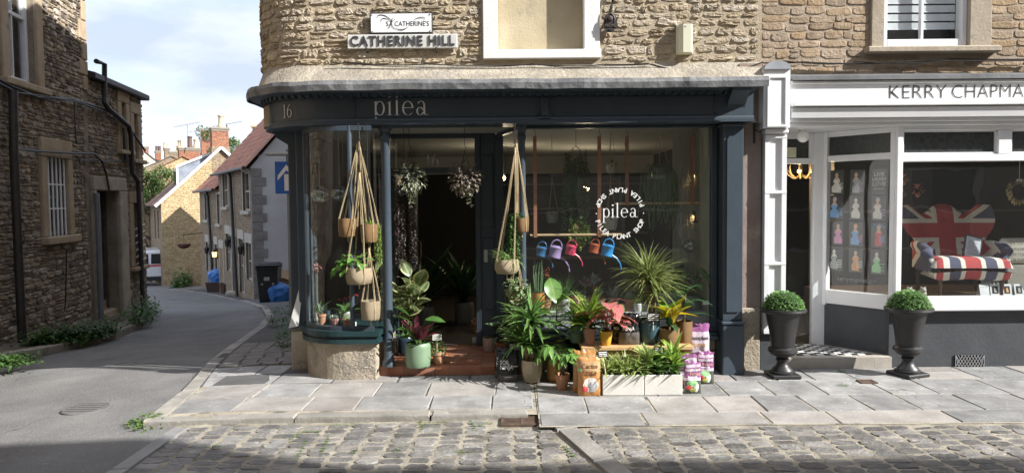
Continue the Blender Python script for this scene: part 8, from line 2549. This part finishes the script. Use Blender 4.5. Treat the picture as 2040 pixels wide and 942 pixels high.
for k in range(15): setleaf(t, q.choice(me), (.02 * math.cos(k * 2.4), .02 * math.sin(k * 2.4), z + .03 * (k % 5)), k * 2.4, q.uniform(.5, 1.35), q.uniform(.8, 1.15), q.uniform(-.3, .3))
t, z = potted('ledge_plant', 'silvery arrow leaved plant by the window post', ONL(1378, .18), 'cyl', .085, .15, MATS['glaze_celadon'], rz=0)
me = leafmesh('leaf', leafmat('leaf_arrow', (0.09, 0.17, 0.06), mid=(0.35, 0.4, 0.28)), .22, .10, .6, 'heart', 7, .1)
mb = MB()
for k in range(11):
    a = k * 2.4; e = V((.10 * math.cos(a), .10 * math.sin(a), z + .12 + .018 * k)); mb.tube([(0, 0, z), (e.x * .4, e.y * .4, z + .1), e], .004, 5); setleaf(t, me, e, a, q.uniform(-.3, .5), q.uniform(.8, 1.1))
mb.build('stem', stemm, t)
# --- in the bay
zB_ = zst - .0015
def ONB_(px, yy): return V((Xp(px, 640, yy), yy, zB_))
t, z = potted('bay_plant', 'small aloe in a terracotta pot in the curved bay', ONB_(642, .05), 'terra', .05, .11, terra); blades(t, z, 20, .14, .02, lsuc, (.05, .9), .2, 120)
t, z = potted('bay_plant', 'pink pot with pale rosette in the curved bay', ONB_(666, -.1), 'terra', .042, .085, MATS['glaze_pink']); blades(t, z, 26, .07, .02, lsuc, (.1, 1.2), .3, 121)
t, z = potted('bay_plant', 'brown pot of lime succulents in the curved bay', ONB_(692, -.14), 'terra', .048, .08, terra); bush(t, z + .02, .05, 60, .03, .016, lgl, 122, .6)
t, z = potted('bay_plant', 'red anthurium with long leaf in the curved bay', ONB_(690, .12), 'cyl', .06, .12, MATS['glaze_grey'])
me = leafmesh('leaf', lg, .24, .09, .7, 'oval', 7, .1)
for k in range(6): setleaf(t, me, (0, 0, z), k * 1.1, q.uniform(.5, 1.0), q.uniform(.8, 1.1))
me = leafmesh('flower', leafmat('spathe_red', (0.55, 0.015, 0.03), rough=.2), .09, .075, .4, 'heart', 6, .1)
for k in range(3): setleaf(t, me, (-.03 + .04 * k, -.05, z + .14 + .02 * k), 4.2 + k * .7, .3, 1, name='flower')
mb = MB()
for k in range(3): mb.tube([(0, 0, z), (-.03 + .04 * k, -.05, z + .14 + .02 * k)], .003, 4)
mb.build('stem', stemm, t)
t, z = potted('bay_plant', 'tall orchid like stem with pink bud beside the curved glass', ONB_(634, .26), 'cyl', .04, .09, MATS['glaze_white'])
mb = MB(); mb.tube([(0, 0, z), (-.01, 0, z + .25), (.0, 0, z + .48)], .004, 5); mb.build('stem', stemm, t); blades(t, z, 14, .2, .02, lg, (.1, .9), .7, 125); bush(t, z + .48, .03, 16, .03, .02, leafmat('petal_pink', (0.5, 0.2, 0.18)), 126, 1, 'flower')
tag((lambda m_: (m_.bbox(Xp(703, 650, -.12) - .035, Xp(703, 650, -.12) + .035, -.15, -.10, zB_, zB_ + .05, .004), m_.build('small_block', MATS['glaze_white']))[1])(MB()), 'little white pot block at the front of the bay', 'block')
for px, py, rr_, lab in ((637, 388, .095, 'clear glass globe hanging nearest the curved bay edge'), (676, 386, .09, 'clear glass globe hanging by the bay mullion')):
    c = P(px, py, .05); t = thing('glass_globe', lab, 'globe', (c.x, .05, c.z))
    mb = MB(); mb.sphere((0, 0, 0), rr_, 24, 16, sz=.9); mb.build('globe', clear, t, smooth=True, recalc=False)
    mb = MB(); mb.tube([(0, 0, rr_ * .88), (.0, 0, zf0 + .012 - c.z)], .0025, 4); mb.build('cord', cordm, t)
    mb = MB(); mb.lathe([(.001, -rr_ * .8), (rr_ * .5, -rr_ * .7), (rr_ * .68, -rr_ * .5), (.001, -rr_ * .46)], 14); mb.build('gravel', MATS['gravel'], t); bush(t, -rr_ * .3, rr_ * .35, 22, .04, .02, lg, 127, .8)
# floor plants deep in the doorway
for k, (px, yy, hh, lab) in enumerate(((845, 1.9, .9, 'large dark strap leaved plant standing inside the doorway'), (925, 2.3, .8, 'dim leafy plant inside the doorway by the wall'))):
    c = P(px, 640, yy)
    t, z = potted('floor_plant', lab, (c.x, yy, .1), 'cyl', .13, .28, MATS['glaze_grey']); blades(t, z, 26, hh, .09, lgd, (.1, 1.1), .6, 130 + k, (0, 0), 'foliage', 6, .1, .03, 'oval')
# round lettering on the glass
mb = MB()
cc = P(1235, 425, -.06); R_ = (Xp(1282, 425, -.06) - Xp(1188, 425, -.06)) / 2
for k, ch_ in enumerate('PILEA PLANT SHOP'):
    a = rad(200 + k * 140 / 15)
    p = V((cc.x + R_ * math.cos(a), -.0595, cc.z + R_ * math.sin(a)))
    if ch_ != ' ': text_mb(mb, ch_, .064, Matrix.Translation(p) @ Matrix.Rotation(-(a - rad(270)), 4, 'Y') @ FRONT, 0, bold=.0012)
for k, ch_ in enumerate('PILEA PLANT SHOP'):
    a = rad(20 + k * 140 / 15)
    p = V((cc.x + R_ * math.cos(a), -.0595, cc.z + R_ * math.sin(a)))
    if ch_ != ' ': text_mb(mb, ch_, .064, Matrix.Translation(p) @ Matrix.Rotation(-(a - rad(270)), 4, 'Y') @ FRONT, 0, bold=.0012)
for s_ in (-1, 1): mb.lathe([(.0001, 0), (.006, 0)], 8, (cc.x + s_ * R_, -.0595, cc.z), rot=Matrix.Rotation(rad(90), 3, 'X'))
a = P(1200, 433, -.06); write_pilea(mb, Matrix.Translation((a.x, -.0565, a.z)) @ FRONT @ Matrix.Scale((Xp(1270, 425, -.06) - a.x) / 4.0, 4), False)
mb.build('window_lettering', letter, fw, recalc=False)
# more plants filling the bank below the window
t, z = potted('dumb_cane', 'broad cream and green leaved plant behind the yucca', H(1030, 735, .001) + V((0, .12, 0)), 'cyl', .09, .2, MATS['glaze_celadon'], rz=0)
me = leafmesh('leaf', lvar, .22, .10, .7, 'oval', 7, .12)
for k in range(16): setleaf(t, me, (.02 * math.cos(k * 2.4), .02 * math.sin(k * 2.4), z + .03 * (k % 9)), k * 2.4, q.uniform(.3, 1.1), q.uniform(.8, 1.15), q.uniform(-.4, .4))
t, z = potted('parlour_palm', 'feathery green palm behind the broad leaved fig', H(1090, 735, .001) + V((0, .16, 0)), 'cyl', .09, .22, MATS['glaze_grey'], rz=0)
blades(t, z, 70, .5, .028, lg, (.05, .9), .8, 140, (0, 0), 'foliage', 6, .06, .03)
t, z = potted('peace_lily', 'deep green leafy plant under the window behind the pine bench', V((.62, -.3, .001)), 'cyl', .1, .26, MATS['glaze_navy'], rz=0)
me = leafmesh('leaf', lgd, .26, .09, .9, 'oval', 7, .12)
for k in range(22): setleaf(t, me, (.02 * math.cos(k * 2.4), .02 * math.sin(k * 2.4), z + .02 * (k % 5)), k * 2.4, q.uniform(.5, 1.3), q.uniform(.8, 1.2), q.uniform(-.3, .3))
t, z = potted('aglaonema', 'pale green speckled plant in a grey pot at the step end', H(1035, 752, .001) + V((-.02, .2, 0)), 'cyl', .08, .3, MATS['glaze_grey'], rz=0)
me = leafmesh('leaf', lspi, .2, .085, .7, 'oval', 7, .12)
for k in range(24): setleaf(t, me, (.02 * math.cos(k * 2.4), .02 * math.sin(k * 2.4), z + .014 * k), k * 2.4, q.uniform(.2, 1.0), q.uniform(.8, 1.15), q.uniform(-.4, .4))
t, z = potted('grassy_plant', 'bright arching grassy plant behind the pink pot', ONB(1150, .24), 'cyl', .065, .16, MATS['glaze_celadon'], rz=0)
blades(t, z, 70, .34, .016, lgl, (.05, .9), 1.0, 150, (0, 0), 'foliage', 6, .03, .02)
# ============================================================ SIGNS AND SMALL THINGS ON THE WALLS
# white oval flourish plate
yy = -.05
def rectp(a, b, c, d, y_): p, q_ = P(a, b, y_), P(c, d, y_); return p.x, q_.z, q_.x, p.z
x0, z0, x1, z1 = rectp(736, 26, 862, 67, yy)
t = thing('name_plate', "white enamel plate with flourishes reading S' CATHERINE'S", 'sign', ((x0 + x1) / 2, yy, (z0 + z1) / 2))
w_, h = x1 - x0, z1 - z0
mb = MB(); mb.bbox(-w_ / 2, w_ / 2, 0, .02, -h / 2, h / 2, .004); mb.build('border', mat('plate_black', (0.02, 0.02, 0.02), .4), t)
mb = MB(); mb.bbox(-w_ / 2 + .012, w_ / 2 - .012, -.003, .004, -h / 2 + .012, h / 2 - .012, .002); mb.build('plate', mat('plate_white', (0.74, 0.75, 0.77), .35), t)
mb = MB()
text_mb(mb, "CATHERINE'S", .066, Matrix.Translation((.105, -.005, -.01)) @ FRONT, 0, sx=.86); text_mb(mb, "S", .066, Matrix.Translation((-.135, -.005, -.01)) @ FRONT, 0); text_mb(mb, "T", .03, Matrix.Translation((-.10, -.005, .008)) @ FRONT, 0)
def curl(pts, wmax):
    P2 = []
    n = 22
    for i in range(n + 1):      # bezier through 4 control points
        u = i / n; b = [(1 - u) ** 3, 3 * u * (1 - u) ** 2, 3 * u * u * (1 - u), u ** 3]
        P2.append(V((sum(b[k] * pts[k][0] for k in range(4)), sum(b[k] * pts[k][1] for k in range(4)))))
    A, B = [], []
    for i, p in enumerate(P2):
        d = (P2[min(i + 1, n)] - P2[max(i - 1, 0)]).normalized(); nrm = V((-d.y, d.x)) * wmax * (.25 + .75 * math.sin(math.pi * i / n)) / 2
        A.append((p.x + nrm.x, -.006 - .0004 * curl.k, p.y + nrm.y)); B.append((p.x - nrm.x, -.006 - .0004 * curl.k, p.y - nrm.y))
    curl.k += 1
    mb.strip([A, B])
curl.k = 0
curl([(-.23, .045), (-.25, .10), (-.12, .09), (-.08, .0)], .008); curl([(-.19, .0), (-.22, .06), (-.12, .06), (-.09, .0)], .007); curl([(-.07, .05), (-.11, .03), (-.10, -.03), (-.06, -.06)], .009); curl([(-.05, .04), (-.09, .02), (-.12, -.02), (-.11, -.055)], .007); curl([(-.07, -.04), (-.02, -.08), (.04, -.07), (.07, -.035)], .008); curl([(.13, .03), (.17, .06), (.26, .06), (.225, .025)], .007); curl([(-.115, -.05), (-.13, -.06), (-.125, -.03), (-.105, -.035)], .006)
mb.build('lettering', MATS['plate_black'], t, recalc=False)
for sx_ in (-1, 1):
    for sz in (-1, 1):
        mb = MB(); mb.lathe([(.001, .0), (.006, 0), (.006, .004)], 8, (sx_ * (w_ / 2 - .025), -.004, sz * (h / 2 - .022)), rot=Matrix.Rotation(rad(90), 3, 'X')); mb.build('screw', MATS['steel'], t)
# cast street name
x0, z0, x1, z1 = rectp(692, 70, 911, 96, yy)
t = thing('street_name_sign', 'cast grey street sign reading CATHERINE HILL in raised letters', 'sign', ((x0 + x1) / 2, yy, (z0 + z1) / 2))
w_, h = x1 - x0, z1 - z0
mb = MB(); mb.bbox(-w_ / 2, w_ / 2, -.004, .03, -h / 2, h / 2, .005); mb.build('plate', mat('cast_pale', (0.52, 0.52, 0.50), .6, (0.62, 0.62, 0.60), 9, bump=.002, spots=((0.35, 0.33, 0.3), 12, .62, .75)), t)
mb = MB(); text_mb(mb, 'CATHERINE HILL', h * .98, Matrix.Translation((0, -.009, .0)) @ FRONT, 0, ext=.004, bold=.002, sx=1.1, sp=1.12)
ww = max(v[0] for v in mb.v) - min(v[0] for v in mb.v); k = (w_ * .95) / ww; mb.v = [(a * k, b, c) for a, b, c in mb.v]
mb.build('raised_letters', mat('letter_grey', (0.04, 0.042, 0.045), .5), t, recalc=False)
for dx in (-.35, .33):
    mb = MB(); mb.tube([(dx, .03, -h / 2 - .03), (dx, -.01, -h / 2 - .02), (dx, -.012, -h / 2 + .01)], .008, 6); mb.build('clip', blackm, t)
# alarm box
x0, z0, x1, z1 = rectp(1352, 48, 1383, 104, -.11)
t = thing('alarm_box', 'cream plastic alarm box on the rubble wall', 'alarm', ((x0 + x1) / 2, 0, (z0 + z1) / 2))
w_, h = x1 - x0, z1 - z0
mb = MB(); mb.prismz([(-w_ / 2, -.02), (-w_ / 2 + .01, -.085), (-w_ * .2, -.11), (w_ * .3, -.11), (w_ / 2 - .01, -.085), (w_ / 2, -.02)], -h / 2, h / 2); mb.build('cover', mat('alarm_cream', (0.62, 0.61, 0.47), .45, (0.66, 0.65, 0.51), 4), t)
mb = MB(); mb.bbox(-w_ / 2 - .004, w_ / 2 + .004, -.03, .0, -h / 2 - .006, h / 2 + .006, .004); mb.build('back_plate', MATS['alarm_cream'], t)
mb = MB(); mb.box(-.02, .0, -.1125, -.11, h / 2 - .03, h / 2 - .02); mb.build('badge', MATS['ink_grey'], t)
# crest plaque on a bracket
c = P(1216, 47, -.07)
t = thing('crest_plaque', 'black cast iron crest with a face lettered FROME, hung from a bracket', 'plaque', (c.x, -.07, c.z))
mb = MB(); mb.prism([(-.045, -.085), (.03, -.085), (.035, -.06), (.06, -.055), (.065, .03), (.05, .07), (.0, .115), (-.05, .07), (-.065, .03), (-.06, -.055), (-.045, -.06)], -.008, .012); mb.build('shield', mat('plaque_iron', (0.025, 0.022, 0.022), .5, (0.04, 0.035, 0.035), 20), t)
mb = MB()
mb.sphere((0, -.014, .045), .024, 12, 8); mb.sphere((-.009, -.034, .052), .005, 6, 5); mb.sphere((.009, -.034, .052), .005, 6, 5); mb.bar((0, -.036, .05), (0, -.038, .036), .005, .005); mb.bar((-.009, -.034, .03), (.009, -.034, .03), .004, .004)
for s_ in (-1, 1): mb.tube([(s_ * .035, -.012, .0), (s_ * .045, -.012, .04), (s_ * .03, -.012, .075), (0, -.012, .1)], .004, 5)
mb.build('face_relief', mat('plaque_relief', (0.09, 0.075, 0.07), .5), t, smooth=True)
mb = MB(); text_mb(mb, 'FROME', .04, Matrix.Translation((0, -.012, -.025)) @ FRONT, 0, ext=.003, bold=.001, sx=.85); text_mb(mb, 'PC', .03, Matrix.Translation((0, -.012, -.065)) @ FRONT, 0, ext=.003); mb.build('lettering', MATS['plaque_relief'], t, recalc=False)
mb = MB(); mb.tube([(0, .0, .11), (.01, .0, .16), (.03, 0, .25), (.05, .03, .34), (.05, .1, .36)], .016, 8); mb.build('bracket', blackm, t)
# cables along the wall
def cable(px_pts, yy, r_, parent, name='cable'):
    pts = [P(a, b, yy) for a, b in px_pts]
    mb = MB(); sm = []
    for i in range(len(pts) - 1):
        for k in range(4): sm.append(pts[i].lerp(pts[i + 1], k / 4) + V((0, 0, -.006 * math.sin(math.pi * k / 4))))
    sm.append(pts[-1]); mb.tube(sm, r_, 5); mb.build(name, blackm, parent)
cable([(655, 130), (690, 124), (770, 130), (850, 128), (960, 131), (1070, 128), (1140, 132), (1200, 129), (1290, 127), (1340, 140), (1400, 149), (1440, 150), (1520, 124)], -.06, .006, shop)
cable([(690, 126), (800, 134), (1000, 133), (1060, 127), (1130, 135), (1210, 131), (1300, 128), (1360, 143), (1430, 152)], -.065, .004, shop)
cable([(560, 152), (600, 138), (655, 130)], .05, .006, shop)
cable([(1520, 126), (1600, 124), (1700, 127), (1800, 123), (1900, 118), (2060, 118)], -.03, .008, gift); cable([(1560, 122), (1650, 128), (1760, 124), (1850, 121), (2060, 121)], -.035, .006, gift); cable([(1700, 122), (1800, 127), (1900, 121)], -.04, .005, gift)
q_ = P(1503, 265, -.07); mb = MB(); mb.box(q_.x - .008, q_.x + .008, -.075, -.06, q_.z - .1, q_.z + .1); mb.tube([(q_.x, -.075, q_.z + .03), (q_.x + .03, -.14, q_.z + .0), (q_.x + .08, -.15, q_.z + .05), (q_.x + .15, -.16, q_.z + .04)], .006, 5); mb.tube([(q_.x, -.075, q_.z + .06), (q_.x + .04, -.12, q_.z + .08), (q_.x + .07, -.15, q_.z + .05)], .005, 5); mb.build('old_bracket', blackm, shop)
# sloping white cover on the plinth block beside the lane
a_, b_, c_, d_ = P(607, 575, .22), P(585, 653, .10), P(603, 640, .10), P(608, 600, .3)
mb = MB(); mb.hexa([(-2.10, .12, zsb + .06), (-2.28, .12, zsb + .05), (-2.28, .85, zsb + .05), (-2.10, .85, zsb + .06), (-2.10, .12, zsb + .08), (-2.285, .12, zsb + .065), (-2.285, .85, zsb + .065), (-2.10, .85, zsb + .08)]); mb.build('plinth_cap', lead, shop)
t = thing('leaning_board', 'white board leaning against the bay side by the lane', 'board', (-2.24, .14, zsb + .066))
mb = MB(); mb.hexa([(-.055, 0, 0), (.045, 0, .02), (.045, .02, .02), (-.055, .02, 0), (.035, .1, .40), (.075, .1, .42), (.075, .12, .42), (.035, .12, .40)]); mb.build('panel', mat('board_white', (0.62, 0.62, 0.61), .6), t)
mb = MB(); mb.bar((-.058, .008, -.004), (.048, .008, .017), .026, .012); mb.build('edge', blackm, t)
# notice on the window post, price of the window
mb = MB(); p = P(1406, 603, -.06); mb.box(p.x - .03, p.x + .03, -.0585, -.0565, p.z - .02, p.z + .02); mb.build('sticker', MATS['card_white'], fw)

# urns with clipped domes
urnm = mat('urn_black', (0.019, 0.019, 0.020), .42, (0.03, 0.029, 0.030), 4, bump=.002, bscale=25, spots=((0.07, 0.065, 0.063), 9, .62, .8))
for px, py, lab, rz in ((1563, 752, 'black urn with clipped green dome beside the white pilaster', .0), (1815, 750, 'black urn with clipped green dome before the dark stall riser', .35)):
    p = H(px, py, .001); p.y += .06
    t = thing('urn_planter', lab, 'planter', (p.x, p.y, .001), rz=rz, group=None)
    mb = MB(); mb.bbox(-.135, .135, -.135, .135, 0, .035, .008); mb.build('plinth', urnm, t)
    mb = MB(); mb.lathe([(.115, .035), (.118, .05), (.10, .06), (.095, .075), (.065, .10), (.052, .125), (.05, .15), (.062, .158), (.062, .17), (.05, .178), (.06, .19), (.115, .215), (.135, .245), (.132, .27), (.105, .288), (.108, .30), (.122, .42), (.148, .56), (.158, .60), (.165, .61), (.205, .62), (.218, .635), (.214, .652), (.195, .66), (.175, .655), (.172, .63), (.001, .625)], 32); mb.build('urn', urnm, t, smooth=True)
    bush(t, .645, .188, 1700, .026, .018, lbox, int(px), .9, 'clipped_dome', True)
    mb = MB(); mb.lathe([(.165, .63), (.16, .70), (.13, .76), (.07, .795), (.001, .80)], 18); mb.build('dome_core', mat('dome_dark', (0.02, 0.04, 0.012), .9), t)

# weeds, moss and creepers
def weed(label, p, rad_, n, L_, W, m, seed, h=.12, name='weed'):
    qq = random.Random(seed); t = thing(name, label, 'weed', p)
    mb = MB()
    for k in range(n):
        a = qq.uniform(0, 6.28); rr_ = rad_ * qq.random() ** .5; 
        b = V((rr_ * math.cos(a), rr_ * math.sin(a), 0)); z = h * qq.random() * (1 - .6 * rr_ / rad_)
        mb.leaf(b + V((0, 0, z)), (math.cos(a) + qq.uniform(-.6, .6), math.sin(a) + qq.uniform(-.6, .6), qq.uniform(.1, 1.1)), L_ * qq.uniform(.6, 1.2), W, .9, 3, 'oval', .15)
    mb.build('foliage', m, t, recalc=False); return t
lwd = leafmat('leaf_weed', (0.10, 0.17, 0.04))
p = G(292, 852, .0, rl); t = weed('dandelion with two yellow flowers at the kerb end', p + V((.06, -.02, .0)), .11, 40, .10, .022, lwd, 1, .03, 'dandelion')
mb = MB(); mb2 = MB()
for dx, hh in ((-.05, .05), (.0, .035)):
    mb.tube([(dx, -.03, 0), (dx, -.03, hh)], .002, 4)
    for k in range(26): a = k * 2.4; mb2.leaf((dx, -.03, hh), (math.cos(a), math.sin(a), .35), .016, .005, .4, 1, 'oval')
mb.build('stem', stemm, t); mb2.build('flower', leafmat('petal_yellow', (0.75, 0.55, 0.03)), t, recalc=False)
weed('low weed against the outer kerb corner', G(272, 848, 0, rl), .07, 40, .07, .02, lwd, 2, .06)
weed('weed growing on top of the kerb by the lane corner', G(298, 828), .06, 30, .06, .016, lwd, 3, .03)
weed('nettle like weed beside the plinth block on the lane', G(580, 690), .17, 200, .085, .032, lg, 4, .42)
weed('leafy weed further along the shop side wall', G(565, 648), .22, 130, .10, .036, livy, 5, .4)
weed('small weed between flagstones near the entrance step', GND(1676, 740), .03, 24, .03, .012, lwd, 6, .02)
weed('tuft of grass in the pavement joint before the step', GND(1680, 768), .03, 24, .04, .006, lwd, 7, .03)
def creeper(label, pts, n, seed, h, L_):
    qq = random.Random(seed); c = sum(pts, V((0, 0, 0))) / len(pts)
    t = thing('creeper_patch', label, 'plant', c)
    mb = MB()
    for k in range(n):
        i = qq.randrange(len(pts) - 1); p = pts[i].lerp(pts[i + 1], qq.random()) - c
        p = p + V((qq.gauss(0, .11), qq.gauss(0, .11), abs(qq.gauss(0, h))))
        a = qq.uniform(0, 6.28); mb.leaf(p, (math.cos(a), math.sin(a), qq.uniform(-.2, .9)), L_ * qq.uniform(.6, 1.2), L_ * .55, .8, 2, 'oval', .12)
    mb.build('foliage', [leafmat('leaf_creeper', (0.05, 0.10, 0.025))], t, recalc=False)
    return t
up = lambda a, b: G(a, b, .10, rl)
creeper('ivy patch along the foot of the rubble house', [up(70, 690), up(120, 684), up(170, 676), up(220, 662)], 2300, 11, .10, .085)
creeper('creeping ivy at the near end of the raised edging', [up(-30, 738), up(10, 728), up(50, 722)], 700, 12, .05, .07)
creeper('bushy green weeds at the end of the stone wing', [G(272, 648, .1, rl), G(290, 635, .05, rl), G(300, 622, .0, rl)], 900, 13, .17, .10)
creeper('weeds along the foot of the cream gable house', [G(350, 572), G(380, 566), G(410, 553)], 900, 14, .3, .3)
mb = MB(); qq = random.Random(15)
for (xa, ya, xb, yb, n) in ((575, 880, 600, 862, 90), (600, 862, 636, 862, 110), (640, 905, 655, 870, 140), (590, 915, 612, 880, 140), (655, 850, 710, 846, 100), (780, 900, 800, 895, 60), (835, 835, 842, 856, 120), (842, 846, 890, 842, 90), (700, 905, 712, 898, 60), (400, 893, 440, 888, 50), (560, 835, 620, 832, 60), (990, 830, 1010, 828, 120), (938, 843, 945, 858, 120), (945, 850, 985, 846, 90), (1122, 890, 1145, 915, 160), (905, 905, 935, 902, 40), (1010, 850, 1040, 845, 60)):
    for k in range(n):
        u = qq.random(); p = G(xa + (xb - xa) * u + qq.gauss(0, 2.0), ya + (yb - ya) * u + qq.gauss(0, 1.5), .012, rl)
        a = qq.uniform(0, 6.28); mb.leaf(p, (math.cos(a), math.sin(a), qq.uniform(.2, 1.4)), .014 * qq.uniform(.6, 1.3), .006, .7, 2, 'oval', .1)
o = mb.build('moss', lwd, recalc=False); o['kind'] = 'stuff'; o['label'] = 'moss and tiny weeds in the sett joints'
# ------------------------------------------------------------ sets of alike things
GROUPS = {'watering_can': 'watering cans hung under the birch rod', 'hanging_planter': 'woven planters hanging outside the plant shop', 'ledge_plant': 'pots on the ledge of the main window', 'bay_plant': 'pots in the curved bay',
    'houseplant_compost_bag': 'purple compost bags', 'cactus_compost_bag': 'orange compost bags', 'soil_bag': 'black compost bags', 'bark_bag': 'bags on the bench', 'urn_planter': 'urns outside the gift shop', 'poster': 'posters in the angled window', 'greeting_card': 'cards in the gift shop window',
    'far_house': 'distant houses down the lane', 'lane_cottage': 'cottages along the lane', 'glass_globe': 'glass globes in the plant shop', 'weed': 'weeds along kerbs and walls', 'creeper_patch': 'creepers along the lane', 'wall_lantern': 'lanterns on the cottages', 'hanging_hoya': 'leafy balls in the lobby', 'hanging_rail': 'birch rods in the window',
    'indoor_hanging_pot': 'small hanging pots indoors', 'pendant_bulb': 'pendant bulbs', 'wall_spot': 'wall lights on the boarded return', 'terrace_building': 'buildings across the street', 'tree': 'trees down the lane', 'refuse_sack': 'blue sacks', 'cardboard_box': 'cardboard by the gable', 'television_aerial': 'roof aerials', 'floor_plant': 'plants standing inside the doorway'}
for o in S.objects:
    k = o.name.split('.')[0]
    if o.parent is None and k in GROUPS and 'label' in o: o['group'] = GROUPS[k]
